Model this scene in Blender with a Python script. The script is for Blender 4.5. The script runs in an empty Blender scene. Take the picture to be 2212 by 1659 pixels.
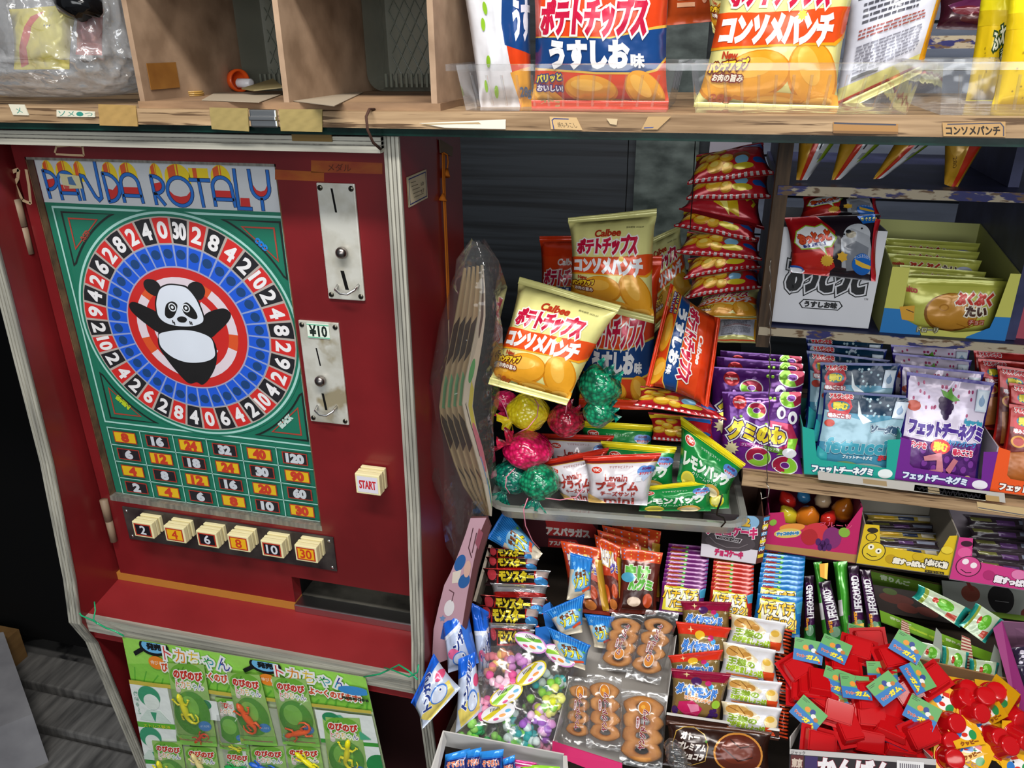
import bpy, bmesh, math, random
import numpy as np
from mathutils import Vector, Matrix
sc = bpy.context.scene
COL = sc.collection
PI = math.pi
# ------------------------------------------------------------------ camera
IMW, IMH, FPX = 2212.0, 1659.0, 1693.0
CX, CY = 1106.0, 829.5
_dx = np.array([7106, 660, -1693.0]); _dx /= np.linalg.norm(_dx)
_dz = -np.array([44, 3870, 1693.0]); _dz -= _dx*_dz.dot(_dx); _dz /= np.linalg.norm(_dz)
_dy = np.cross(_dz, _dx)
if _dy[2] < 0: _dy = -_dy
RM = np.stack([_dx, _dy, _dz])
EYE = np.array([0, 0, 1.45])
cam = bpy.data.cameras.new('camera'); cam.sensor_width = 36.0; cam.lens = FPX/IMW*36.0
cam.clip_start = 0.02
camo = bpy.data.objects.new('camera', cam); COL.objects.link(camo)
_m = np.eye(4); _m[:3, 0] = RM[:, 0]; _m[:3, 1] = -RM[:, 1]; _m[:3, 2] = -RM[:, 2]; _m[:3, 3] = EYE
camo.matrix_world = Matrix(_m.tolist()); sc.camera = camo
# ------------------------------------------------------------------ light and exposure
sc.view_settings.view_transform = 'Standard'; sc.view_settings.look = 'None'
sc.view_settings.gamma = 1.0; sc.view_settings.exposure = 0.0
world = bpy.data.worlds.new('world'); sc.world = world; world.use_nodes = True
_bg = world.node_tree.nodes['Background']
_bg.inputs[0].default_value = (0.80, 0.90, 1.0, 1); _bg.inputs[1].default_value = 0.16
def area(name, loc, to, sx, sy, power, col=(1, .97, .92)):
    l = bpy.data.lights.new(name, 'AREA'); l.shape = 'RECTANGLE'; l.size = sx; l.size_y = sy
    l.energy = power; l.color = col
    o = bpy.data.objects.new(name, l); COL.objects.link(o); o.location = loc
    o.rotation_euler = (Vector(to)-Vector(loc)).to_track_quat('-Z', 'Y').to_euler()
    return o
area('ceiling_tube_light', (-0.05, -0.06, 2.42), (0.0, .80, .95), 1.3, .14, 29)
area('ceiling_tube_light', (0.9, -1.1, 2.4), (0.2, .8, .9), 1.2, .3, 9)
area('frontal_fill_light', (.35, -2.4, 1.75), (.1, .9, 1.1), 2.6, 1.0, 42, (.95, .98, 1))  # broad low frontal fill, added to brighten the recess under the shelf
# ------------------------------------------------------------------ geometry of the place
def ray(x, y): return RM @ np.array([(x-CX)/FPX, (y-CY)/FPX, 1.0])
def at(x, y, Y): d = ray(x, y); return EYE + d*(Y/d[1])
def atz(x, y, Z): d = ray(x, y); return EYE + d*((Z-EYE[2])/d[2])
def atx(x, y, X): d = ray(x, y); return EYE + d*(X/d[0])
def atd(x, y, z): return EYE + ray(x, y)*z
# ------------------------------------------------------------------ materials
def lin(h):
    if not isinstance(h, str): return h
    h = h.lstrip('#')
    if len(h) == 3: h = ''.join(c*2 for c in h)
    r = [int(h[i:i+2], 16)/255 for i in (0, 2, 4)]
    return tuple(c/12.92 if c <= .04045 else ((c+.055)/1.055)**2.4 for c in r)
_MC = {}
FIN = dict(film=(.22, .5, .10), paper=(.55, .35, .0), gloss=(.12, .5, 0), matte=(.8, .2, 0), foil=(.16, .6, .35), metal=(.3, .5, 1.0))
def nd(nt, t, x=0, **kw):
    n = nt.nodes.new(t)
    for k, v in kw.items(): setattr(n, k, v)
    return n
def mat(col, fin='paper', bump=0.0, scale=60, emit=0):
    key = (col, fin, bump, scale, emit)
    if key in _MC: return _MC[key]
    m = bpy.data.materials.new('%s_%s' % (fin, str(col).lstrip('#'))); m.use_nodes = True
    nt = m.node_tree; b = nt.nodes['Principled BSDF']
    ro, sp, me = FIN[fin]
    c = lin(col)
    b.inputs['Roughness'].default_value = ro; b.inputs['Specular IOR Level'].default_value = sp
    b.inputs['Metallic'].default_value = me
    n = nd(nt, 'ShaderNodeTexNoise'); n.inputs['Scale'].default_value = 25.0; n.inputs['Detail'].default_value = 3
    mx = nd(nt, 'ShaderNodeMix', data_type='RGBA'); mx.inputs[6].default_value = (*[v*.93 for v in c], 1)
    mx.inputs[7].default_value = (*[min(1, v*1.05) for v in c], 1)
    tc = nd(nt, 'ShaderNodeTexCoord'); nt.links.new(tc.outputs['Object'], n.inputs['Vector'])
    nt.links.new(n.outputs['Fac'], mx.inputs[0]); nt.links.new(mx.outputs[2], b.inputs['Base Color'])
    if fin in ('film', 'foil') and not bump: bump, scale = .10, 55
    if bump:
        n2 = nd(nt, 'ShaderNodeTexNoise'); n2.inputs['Scale'].default_value = scale; n2.inputs['Detail'].default_value = 2
        bp = nd(nt, 'ShaderNodeBump'); bp.inputs['Strength'].default_value = bump; bp.inputs['Distance'].default_value = .01
        nt.links.new(tc.outputs['Object'], n2.inputs['Vector'])
        nt.links.new(n2.outputs['Fac'], bp.inputs['Height']); nt.links.new(bp.outputs[0], b.inputs['Normal'])
    if emit:
        b.inputs['Emission Color'].default_value = (*c, 1); b.inputs['Emission Strength'].default_value = emit
    _MC[key] = m; return m
def mixmat(name, c1, c2, scale=(1, 1, 1), nscale=8, lo=.45, hi=.55, ro=.6, metal=0, detail=6, bump=.1, kind='noise', c3=None, spec=.4, sc3=40):
    """two (or three) colours mixed by noise: wood, peeling paint, worn metal"""
    m = bpy.data.materials.new(name); m.use_nodes = True; nt = m.node_tree; b = nt.nodes['Principled BSDF']
    b.inputs['Roughness'].default_value = ro; b.inputs['Metallic'].default_value = metal; b.inputs['Specular IOR Level'].default_value = spec
    tc = nd(nt, 'ShaderNodeTexCoord'); mp = nd(nt, 'ShaderNodeMapping'); mp.inputs['Scale'].default_value = scale
    nt.links.new(tc.outputs['Object'], mp.inputs[0])
    if kind == 'wave':
        n = nd(nt, 'ShaderNodeTexWave'); n.inputs['Scale'].default_value = nscale; n.inputs['Distortion'].default_value = 6
        n.inputs['Detail'].default_value = 3; out = n.outputs['Fac']
    else:
        n = nd(nt, 'ShaderNodeTexNoise'); n.inputs['Scale'].default_value = nscale; n.inputs['Detail'].default_value = detail; out = n.outputs['Fac']
    nt.links.new(mp.outputs[0], n.inputs['Vector'])
    r = nd(nt, 'ShaderNodeValToRGB'); r.color_ramp.elements[0].position = lo; r.color_ramp.elements[1].position = hi
    r.color_ramp.elements[0].color = (*lin(c1), 1); r.color_ramp.elements[1].color = (*lin(c2), 1)
    nt.links.new(out, r.inputs[0]); res = r.outputs[0]
    if c3:
        n3 = nd(nt, 'ShaderNodeTexNoise'); n3.inputs['Scale'].default_value = sc3; n3.inputs['Detail'].default_value = 4
        nt.links.new(mp.outputs[0], n3.inputs['Vector'])
        r3 = nd(nt, 'ShaderNodeValToRGB'); r3.color_ramp.elements[0].position = .56; r3.color_ramp.elements[1].position = .62
        mx = nd(nt, 'ShaderNodeMix', data_type='RGBA'); mx.inputs[7].default_value = (*lin(c3), 1)
        nt.links.new(n3.outputs['Fac'], r3.inputs[0]); nt.links.new(r3.outputs[0], mx.inputs[0]); nt.links.new(res, mx.inputs[6]); res = mx.outputs[2]
    nt.links.new(res, b.inputs['Base Color'])
    if bump:
        bp = nd(nt, 'ShaderNodeBump'); bp.inputs['Strength'].default_value = bump; bp.inputs['Distance'].default_value = .004
        nt.links.new(out, bp.inputs['Height']); nt.links.new(bp.outputs[0], b.inputs['Normal'])
    return m
def clear(name, tint='fff', milk=.06, gloss=.12, ro=.08, bump=.3, scale=40, milkcol='ddd', fk=.45):
    """thin clear film or plastic: see-through, a little milky, with sharp reflections"""
    m = bpy.data.materials.new(name); m.use_nodes = True; nt = m.node_tree
    nt.nodes.remove(nt.nodes['Principled BSDF']); out = nt.nodes['Material Output']
    tr = nd(nt, 'ShaderNodeBsdfTransparent'); tr.inputs[0].default_value = (*lin(tint), 1)
    df = nd(nt, 'ShaderNodeBsdfDiffuse'); df.inputs[0].default_value = (*lin(milkcol), 1)
    gl = nd(nt, 'ShaderNodeBsdfGlossy'); gl.inputs['Roughness'].default_value = ro
    m1 = nd(nt, 'ShaderNodeMixShader'); m1.inputs[0].default_value = milk
    lw = nd(nt, 'ShaderNodeLayerWeight'); lw.inputs[0].default_value = .35
    ma = nd(nt, 'ShaderNodeMath', operation='MULTIPLY_ADD'); ma.inputs[1].default_value = fk; ma.inputs[2].default_value = gloss
    m2 = nd(nt, 'ShaderNodeMixShader')
    nt.links.new(lw.outputs['Facing'], ma.inputs[0]); nt.links.new(ma.outputs[0], m2.inputs[0])
    nt.links.new(tr.outputs[0], m1.inputs[1]); nt.links.new(df.outputs[0], m1.inputs[2])
    nt.links.new(m1.outputs[0], m2.inputs[1]); nt.links.new(gl.outputs[0], m2.inputs[2]); nt.links.new(m2.outputs[0], out.inputs[0])
    if bump:
        tc = nd(nt, 'ShaderNodeTexCoord'); n2 = nd(nt, 'ShaderNodeTexNoise'); n2.inputs['Scale'].default_value = scale
        bp = nd(nt, 'ShaderNodeBump'); bp.inputs['Strength'].default_value = bump; bp.inputs['Distance'].default_value = .01
        nt.links.new(tc.outputs['Object'], n2.inputs['Vector']); nt.links.new(n2.outputs['Fac'], bp.inputs['Height'])
        nt.links.new(bp.outputs[0], gl.inputs['Normal']); nt.links.new(bp.outputs[0], lw.inputs['Normal'])
    return m
# ------------------------------------------------------------------ object helpers
def tag(o, label=None, cat=None, group=None, kind=None):
    if label: o['label'] = label
    if cat: o['category'] = cat
    if group: o['group'] = group
    if kind: o['kind'] = kind
    return o
def empty(name, loc, label=None, cat=None, group=None):
    o = bpy.data.objects.new(name, None); COL.objects.link(o); o.location = loc; o.empty_display_size = .02
    return tag(o, label, cat, group)
def link(name, me, parent=None, keep=True):
    o = bpy.data.objects.new(name, me); COL.objects.link(o)
    if parent is not None:
        o.parent = parent
        if keep: o.matrix_parent_inverse = world_of(parent).inverted()
    return o
def world_of(o):
    if o.parent is None: return o.matrix_basis.copy()
    return world_of(o.parent) @ o.matrix_parent_inverse @ o.matrix_basis
class MB:
    """collects shapes for ONE mesh object"""
    def __init__(s): s.v = []; s.f = []; s.m = []; s.mats = []; s.sm = []
    def mi(s, m):
        if m not in s.mats: s.mats.append(m)
        return s.mats.index(m)
    def add(s, vs, fs, m, smooth=False):
        o = len(s.v); k = s.mi(m); s.v += [tuple(map(float, p)) for p in vs]
        for f in fs: s.f.append(tuple(o+i for i in f)); s.m.append(k); s.sm.append(smooth)
        return s
    def box(s, x0, x1, y0, y1, z0, z1, m, bev=0):
        if bev:
            bm = bmesh.new(); bmesh.ops.create_cube(bm, size=1)
            for v in bm.verts: v.co = Vector(((x0+x1)/2+v.co.x*(x1-x0), (y0+y1)/2+v.co.y*(y1-y0), (z0+z1)/2+v.co.z*(z1-z0)))
            bmesh.ops.bevel(bm, geom=bm.edges[:], offset=bev, segments=2, affect='EDGES', profile=.6)
            return s.bm(bm, m)
        return s.hexa([(x0, y0, z0), (x1, y0, z0), (x1, y1, z0), (x0, y1, z0)], [(x0, y0, z1), (x1, y0, z1), (x1, y1, z1), (x0, y1, z1)], m)
    def hexa(s, a, b, m):
        """prism between two matching loops"""
        n = len(a)
        return s.add(list(a)+list(b), [tuple(range(n))[::-1], tuple(range(n, 2*n))]+[(i, (i+1) % n, n+(i+1) % n, n+i) for i in range(n)], m)
    def bm(s, bm, m, smooth=False):
        bm.verts.index_update(); s.add([v.co[:] for v in bm.verts], [[v.index for v in f.verts] for f in bm.faces], m, smooth); bm.free(); return s
    def tube(s, pts, r, m, n=6, cap=True):
        pts = [Vector(p) for p in pts]; rr = r if isinstance(r, (list, tuple)) else [r]*len(pts)
        vs = []; up = None
        for i, p in enumerate(pts):
            t = (pts[min(i+1, len(pts)-1)]-pts[max(i-1, 0)]).normalized()
            if up is None: up = t.orthogonal().normalized()
            up = (up-t*up.dot(t)).normalized(); w = t.cross(up)
            vs += [p+(up*math.cos(a)+w*math.sin(a))*rr[i] for a in [2*PI*k/n for k in range(n)]]
        fs = [(i*n+k, i*n+(k+1) % n, (i+1)*n+(k+1) % n, (i+1)*n+k) for i in range(len(pts)-1) for k in range(n)]
        if cap: fs += [tuple(range(n))[::-1], tuple(range((len(pts)-1)*n, len(pts)*n))]
        return s.add(vs, fs, m, True)
    def lathe(s, prof, m, n=20, M=None, smooth=True):
        """prof: (r, z) list round local z"""
        vs = []
        for r, z in prof: vs += [Vector((r*math.cos(2*PI*k/n), r*math.sin(2*PI*k/n), z)) for k in range(n)]
        if M is not None: vs = [M @ v for v in vs]
        k0 = len(prof)
        fs = [(i*n+k, i*n+(k+1) % n, (i+1)*n+(k+1) % n, (i+1)*n+k) for i in range(k0-1) for k in range(n)]
        fs += [tuple(range(n))[::-1], tuple(range((k0-1)*n, k0*n))]
        return s.add(vs, fs, m, smooth)
    def ball(s, c, r, m, M=None, seg=10):
        bm = bmesh.new(); bmesh.ops.create_uvsphere(bm, u_segments=seg, v_segments=max(5, seg*2//3), radius=1)
        rx = r if isinstance(r, (tuple, list)) else (r, r, r)
        for v in bm.verts:
            p = Vector((v.co.x*rx[0], v.co.y*rx[1], v.co.z*rx[2]))
            if M is not None: p = M @ p
            v.co = p+Vector(c)
        return s.bm(bm, m, True)
    def build(s, name, parent=None, keep=True):
        me = bpy.data.meshes.new(name)
        me.from_pydata(s.v, [], s.f)
        for m in s.mats: me.materials.append(m)
        me.polygons.foreach_set('material_index', s.m); me.polygons.foreach_set('use_smooth', s.sm); me.update()
        return link(name, me, parent, keep)
# ------------------------------------------------------------------ printed designs
_TX = {}
def glyphs(txt, bold):
    key = txt
    if key not in _TX:
        c = bpy.data.curves.new('t', 'FONT'); c.body = txt; c.resolution_u = 4 if txt.isascii() else 2; c.size = 1
        o = bpy.data.objects.new('t', c); COL.objects.link(o)
        dg = bpy.context.evaluated_depsgraph_get()
        me = bpy.data.meshes.new_from_object(o.evaluated_get(dg))
        bpy.data.objects.remove(o); bpy.data.curves.remove(c)
        v = np.array([p.co[:2] for p in me.vertices]).reshape(-1, 2)
        f = [tuple(p.vertices) for p in me.polygons]
        de = {(q[i], q[(i+1) % len(q)]) for q in f for i in range(len(q))}
        area2 = sum(v[q[0]][0]*(v[q[1]][1]-v[q[2]][1])+v[q[1]][0]*(v[q[2]][1]-v[q[0]][1])+v[q[2]][0]*(v[q[0]][1]-v[q[1]][1]) for q in f)
        bd = [(a, b) if area2 > 0 else (b, a) for a, b in de if (b, a) not in de]
        bpy.data.meshes.remove(me)
        _TX[key] = (v, f, bd)
    return _TX[key]
def rim(v, edges, w):
    """band of width w outside a closed outline (edges run with the inside on their right in y-down units)"""
    nr = {}
    for a, b in edges:
        d = v[b]-v[a]; L = np.hypot(*d)
        if L < 1e-9: continue
        n = np.array([-d[1], d[0]])/L
        for i in (a, b): nr.setdefault(i, []).append(n)
    off = {}
    for i, ns in nr.items():
        m = np.sum(ns, 0); k = np.hypot(*m)
        m = m/k if k > 1e-6 else ns[0]
        off[i] = v[i]+m*w*min(1.7, 1/max(.2, float(np.dot(m, ns[0]))))
    return [[v[a], v[b], off[b], off[a]] for a, b in edges if a in off and b in off]
def stroke(v, w):
    """mitred strip along a polyline"""
    v = np.array([p for i, p in enumerate(v) if i == 0 or np.hypot(*(p-v[i-1])) > 1e-4]); n = len(v)
    if n < 2: return []
    closed = n > 3 and np.hypot(*(v[0]-v[-1])) < 1e-6; out = []
    d = [(v[i+1]-v[i])/max(1e-9, np.hypot(*(v[i+1]-v[i]))) for i in range(n-1)]
    pts = []
    for i in range(n):
        a = d[i-1] if i > 0 else (d[-1] if closed else d[0]); b = d[i] if i < n-1 else (d[0] if closed else d[-1])
        na, nb = np.array([-a[1], a[0]]), np.array([-b[1], b[0]]); m = na+nb; k = np.hypot(*m); m = m/k if k > 1e-6 else nb
        m = m*w*min(1.8, 1/max(.2, float(np.dot(m, nb)))); ext = (-b*w if i == 0 else a*w)*.6 if (not closed and i in (0, n-1)) else 0
        pts.append((v[i]+m+ext, v[i]-m+ext))
    return [[pts[i][0], pts[i][1], pts[i+1][1], pts[i+1][0]] for i in range(n-1)]
class Design:
    """flat artwork in units of 100 across; items are painted in order"""
    def __init__(s, asp, bg, items, fin='film', nx=10, ny=12, back=None, nobase=False):
        s.nobase = nobase
        s.asp = asp; s.nx = nx; s.ny = ny; s.fin = fin; H = 100*asp; s.H = H
        s.cols = [bg, back or bg]; bm = bmesh.new(); lay = 0
        self_n = [0]
        def poly(pts, k, L, k2=False):
            if len(pts) < 3: return
            if k2: self_n[0] += 1; L = L+.1+(self_n[0] % 19)*.1
            try:
                f = bm.faces.new([bm.verts.new((float(p[0]), float(p[1]), L)) for p in pts]); f.material_index = k
            except Exception: pass
        hold = False
        for it in items:
            t = it[0]
            if t in '=+': hold = t == '='; lay += 2; continue
            if not hold: lay += 1
            def ci(c):
                if c not in s.cols: s.cols.append(c)
                return s.cols.index(c)
            if t == 'r': x0, y0, x1, y1 = it[1:5]; poly([(x0, y0), (x0, y1), (x1, y1), (x1, y0)], ci(it[5]), lay)
            elif t == 'p': poly(it[1], ci(it[2]), lay)
            elif t == 'e':
                cx, cy, rx, ry = it[1:5]; a = math.radians(it[6]) if len(it) > 6 else 0
                n = it[7] if len(it) > 7 else 28
                poly([(cx+rx*math.cos(q)*math.cos(a)-ry*math.sin(q)*math.sin(a), cy+rx*math.cos(q)*math.sin(a)+ry*math.sin(q)*math.cos(a)) for q in [2*PI*k/n for k in range(n)]], ci(it[5]), lay)
            elif t == 'star':
                cx, cy, r, r2, n, c = it[1:7]
                poly([(cx+(r if k % 2 == 0 else r2)*math.sin(PI*k/n), cy-(r if k % 2 == 0 else r2)*math.cos(PI*k/n)) for k in range(2*n)], ci(c), lay)
            elif t == 'l':
                v = np.array(it[1], float)
                for q in stroke(v, it[2]/2): poly(q, ci(it[3]), lay)
            elif t == 't':
                txt, cx, cy, w, h, c = it[1:7]; op = it[7] if len(it) > 7 else {}
                v, f, bd = glyphs(txt, 0)
                if len(v) == 0: continue
                lo, hi = v.min(0), v.max(0); sx, sy = w/max(1e-6, hi[0]-lo[0]), h/max(1e-6, hi[1]-lo[1])
                a = math.radians(op.get('rot', 0)); sk = op.get('sk', 0)
                q = (v-(lo+hi)/2)*np.array([sx, -sy]); q[:, 0] -= q[:, 1]*sk
                if 'arc' in op: q[:, 1] += op['arc']*(q[:, 0]/(w/2))**2
                if 'per' in op: q[:, 1] *= 1+op['per']*(q[:, 0]/(w/2))
                q = np.stack([cx+q[:, 0]*math.cos(a)-q[:, 1]*math.sin(a), cy+q[:, 0]*math.sin(a)+q[:, 1]*math.cos(a)], 1)
                for (oc, ow) in op.get('ol', []):
                    k = ci(oc)
                    for fc in f: poly([q[i] for i in fc], k, lay)
                    for g in rim(q, bd, ow): poly(g, k, lay, True)
                    if not hold: lay += 2
                cs = c if isinstance(c, (list, tuple)) else [c]
                for fc in f:
                    k = ci(cs[min(len(cs)-1, int((v[fc[0]][0]-lo[0])/(hi[0]-lo[0]+1e-6)*len(cs)))])
                    poly([q[i] for i in fc], k, lay)
                if op.get('b'):
                    for g in rim(q, bd, op['b']):
                        poly(g, ci(cs[0]), lay, True)
                    if not hold: lay += 1
        s.layers = lay
        if len(bm.faces):
            def cut(co, no, clr=False):
                g = bm.verts[:]+bm.edges[:]+bm.faces[:]
                bmesh.ops.bisect_plane(bm, geom=g, plane_co=co, plane_no=no, clear_outer=clr, dist=1e-5)
            cut((0, 0, 0), (-1, 0, 0), True); cut((100, 0, 0), (1, 0, 0), True); cut((0, 0, 0), (0, -1, 0), True); cut((0, H, 0), (0, 1, 0), True)
            if nx > 1:
                for i in range(1, nx): cut((100*i/nx, 0, 0), (1, 0, 0))
                for j in range(1, ny): cut((0, H*j/ny, 0), (0, 1, 0))
                for k in range(1, nx+ny): cut((100*k/nx, 0, 0), (nx/100, ny/H, 0))
            bmesh.ops.triangulate(bm, faces=bm.faces[:])
        bm.verts.index_update()
        s.uv = np.array([v.co[:] for v in bm.verts]).reshape(-1, 3)
        s.tri = np.array([[v.index for v in f.verts] for f in bm.faces], int).reshape(-1, 3)
        s.tm = np.array([f.material_index for f in bm.faces], int)
        bm.free()
    def mats(s): return [mat(c, s.fin) if isinstance(c, (str, tuple)) else c for c in s.cols]
def lerp_surface(G, nx, ny, u, v):
    """position on the triangulated grid G[(ny+1),(nx+1),3] at u, v in 0..1 (split along fu+fv=1)"""
    fu = np.clip(u*nx, 0, nx-1e-6); fv = np.clip(v*ny, 0, ny-1e-6); i = fu.astype(int); j = fv.astype(int); a = (fu-i)[:, None]; b = (fv-j)[:, None]
    p00, p10, p01, p11 = G[j, i], G[j, i+1], G[j+1, i], G[j+1, i+1]
    lo = p00+(p10-p00)*a+(p01-p00)*b; hi = p11+(p01-p11)*(1-a)+(p10-p11)*(1-b)
    return np.where(a+b <= 1, lo, hi)
STEP = .00006
def sheet(name, D, surf, backsurf=None, parent=None, keep=True, M=None, step=STEP):
    """mesh of a printed sheet: surf(u,v)->xyz arrays. Artwork rides on the surface; backsurf closes it behind."""
    nx, ny = D.nx, D.ny
    U, V = np.meshgrid(np.linspace(0, 1, nx+1), np.linspace(0, 1, ny+1)); u, v = U.ravel(), V.ravel()
    def nrm(fn, u, v, e=2e-3):
        a = fn(np.clip(u+e, 0, 1), v)-fn(np.clip(u-e, 0, 1), v); b = fn(u, np.clip(v+e, 0, 1))-fn(u, np.clip(v-e, 0, 1))
        n = np.cross(b, a); return n/(np.linalg.norm(n, axis=1)[:, None]+1e-12)
    P = surf(u, v); N = nrm(surf, u, v)
    idx = np.arange((nx+1)*(ny+1)).reshape(ny+1, nx+1)
    a, b, c, d = idx[:-1, :-1].ravel(), idx[:-1, 1:].ravel(), idx[1:, :-1].ravel(), idx[1:, 1:].ravel()
    tris = [np.stack([a, c, b], 1), np.stack([b, c, d], 1)]
    T = np.concatenate(tris); TM = np.zeros(len(T), int)
    if D.nobase: T = T[:0]; TM = TM[:0]; backsurf = None
    vs = [P]; ns = [N]; ts = [T]; tm = [TM]; off = len(P)
    if backsurf is not None:
        Q = backsurf(u, v); NQ = -nrm(backsurf, u, v)
        vs.append(Q); ns.append(NQ); ts.append(T[:, ::-1]+off); tm.append(np.ones(len(T), int)); off += len(Q)
    if len(D.uv):
        uu, vv = np.clip(D.uv[:, 0]/100, 0, 1), np.clip(D.uv[:, 1]/D.H, 0, 1)
        G = P.reshape(ny+1, nx+1, 3); pd = lerp_surface(G, nx, ny, uu, vv); n = nrm(surf, uu, vv)
        vs.append(pd+n*(D.uv[:, 2:3]*step)); ns.append(n)
        # wind the artwork to face the same way as the sheet
        t = D.tri; e1 = D.uv[t[:, 1], :2]-D.uv[t[:, 0], :2]; e2 = D.uv[t[:, 2], :2]-D.uv[t[:, 0], :2]
        fl = (e1[:, 0]*e2[:, 1]-e1[:, 1]*e2[:, 0]) > 0
        t = np.where(fl[:, None], t[:, ::-1], t); ts.append(t+off); tm.append(D.tm)
    vs = np.concatenate(vs); ns = np.concatenate(ns); ts = np.concatenate(ts); tm = np.concatenate(tm)
    me = bpy.data.meshes.new(name); n = len(ts)
    me.vertices.add(len(vs)); me.vertices.foreach_set('co', vs.astype(np.float32).ravel())
    me.loops.add(n*3); me.loops.foreach_set('vertex_index', ts.astype(np.int32).ravel())
    me.polygons.add(n); me.polygons.foreach_set('loop_start', np.arange(0, n*3, 3, dtype=np.int32))
    me.polygons.foreach_set('use_smooth', np.ones(n, bool))
    for m in D.mats(): me.materials.append(m)
    me.polygons.foreach_set('material_index', tm.astype(np.int32))
    me.update(calc_edges=True)
    me.normals_split_custom_set_from_vertices(ns.tolist())
    o = link(name, me, parent, keep)
    if M is not None: o.matrix_world = M
    return o
def plane_normal(tilt, yaw=0):
    """a sheet facing the street; tilt leans its top back, yaw turns it towards +x"""
    t, y = math.radians(tilt), math.radians(yaw)
    return np.array([math.sin(y)*math.cos(t), -math.cos(y)*math.cos(t), math.sin(t)])
def frame(quad, z, tilt, yaw=0):
    """photo corners TL,TR,BR,BL of a flat sheet at depth z with that slope -> matrix, local 2D corners"""
    q = np.array(quad, float); n = plane_normal(tilt, yaw); c = q.mean(0)
    if isinstance(z, tuple): z = z[1]/ray(c[0], c[1])[1]
    O = atd(c[0], c[1], z)
    pts = []
    for x, y in q:
        d = ray(x, y); pts.append(EYE+d*(np.dot(O-EYE, n)/np.dot(d, n)))
    pts = np.array(pts); O = pts.mean(0)
    ex = (pts[1]-pts[0])+(pts[2]-pts[3]); ex /= np.linalg.norm(ex); ey = np.cross(n, ex)
    L = np.stack([(pts-O) @ ex, (pts-O) @ ey], 1)
    M = np.eye(4); M[:3, 0] = ex; M[:3, 1] = ey; M[:3, 2] = n; M[:3, 3] = O
    return M, L
_SD = {}
def seal_design(c):
    if c not in _SD: _SD[c] = Design(.08, c, [], 'film', 12, 3)
    return _SD[c]
def packet(name, D, quad, z, tilt=20, yaw=0, h=.018, back=.5, wr=.0012, crimp=.07, pinch=.08, side=.55, seed=0, label=None, cat='snack packet', group=None, parent=None, curl=0, hem=(1, 1), seals=None):
    """sealed pillow packet standing on the photo's corners"""
    M, L = frame(quad, z, tilt, yaw); rnd = random.Random(seed*7+len(name)); ph = [rnd.random()*6.28 for _ in range(8)]
    TL, TR, BR, BL = L; k1 = rnd.choice([3, 4, 5]); k2 = rnd.choice([3, 4, 5])
    def fn(sg, hh):
        def f(u, v):
            vv = np.clip((v-crimp*hem[0])/(1-crimp*(hem[0]+hem[1])), 0, 1)
            a = np.clip(4*u*(1-u), 0, 1)**side; b = np.clip(4*vv*(1-vv), 0, 1)**.6
            w = wr*b**.5*a*(np.sin(2*PI*k1*u+ph[0])*np.exp(-vv*4)+np.sin(2*PI*k2*u+ph[1])*np.exp(-(1-vv)*4)
                + .8*np.sin(7*u+5*v*(1+ph[2]*.2)+ph[3])*np.sin(9*v-4*u+ph[4])+.5*np.sin(17*u-13*v+ph[5])*b)
            w += wr*.25*np.sin(2*PI*2*u+ph[6])*(1-b)
            zz = hh*a*b+w*sg
            uu = .5+(u-.5)*(1-pinch*b)
            x = (TL[0]*(1-uu)+TR[0]*uu)*(1-v)+(BL[0]*(1-uu)+BR[0]*uu)*v
            y = (TL[1]*(1-uu)+TR[1]*uu)*(1-v)+(BL[1]*(1-uu)+BR[1]*uu)*v
            zz = sg*zz+wr*.6*np.sin(2*PI*u+ph[7])*(1-b)+curl*(2*v-1)**2
            return np.stack([x, y, zz+sg*.0002], 1)
        return f
    o = sheet(name, D, fn(1, h), fn(-1, h*back), parent=parent)
    o.matrix_world = Matrix(M.tolist())
    for k, sd in enumerate(seals or ()):
        if sd is None: continue
        if isinstance(sd, str): sd = seal_design(sd)
        f0, lift = fn(1, h), STEP*(D.layers+3)+.0001
        def sf(dz, k=k, f0=f0, lift=lift):
            def f(u, v):
                p = f0(u, v*crimp*.92 if k == 0 else 1-crimp*.92*(1-v)); p[:, 2] += lift+dz+.00025*np.sin(v*26); return p
            return f
        sheet('seal', sd, sf(0), sf(-.0002), parent=o, keep=False)
    return tag(o, label, cat, group)
def card(name, D, quad, z, tilt=0, yaw=0, th=.0008, bow=0, label=None, cat=None, group=None, parent=None):
    M, L = frame(quad, z, tilt, yaw); TL, TR, BR, BL = L
    def fn(dz):
        def f(u, v):
            x = (TL[0]*(1-u)+TR[0]*u)*(1-v)+(BL[0]*(1-u)+BR[0]*u)*v; y = (TL[1]*(1-u)+TR[1]*u)*(1-v)+(BL[1]*(1-u)+BR[1]*u)*v
            return np.stack([x, y, dz+bow*4*u*(1-u)], 1)
        return f
    o = sheet(name, D, fn(0), fn(-th), parent=parent, keep=parent is not None)
    if parent is None: o.matrix_world = Matrix(M.tolist())
    else: o.matrix_parent_inverse = world_of(parent).inverted(); o.matrix_basis = Matrix(M.tolist())
    return tag(o, label, cat, group)
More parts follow.
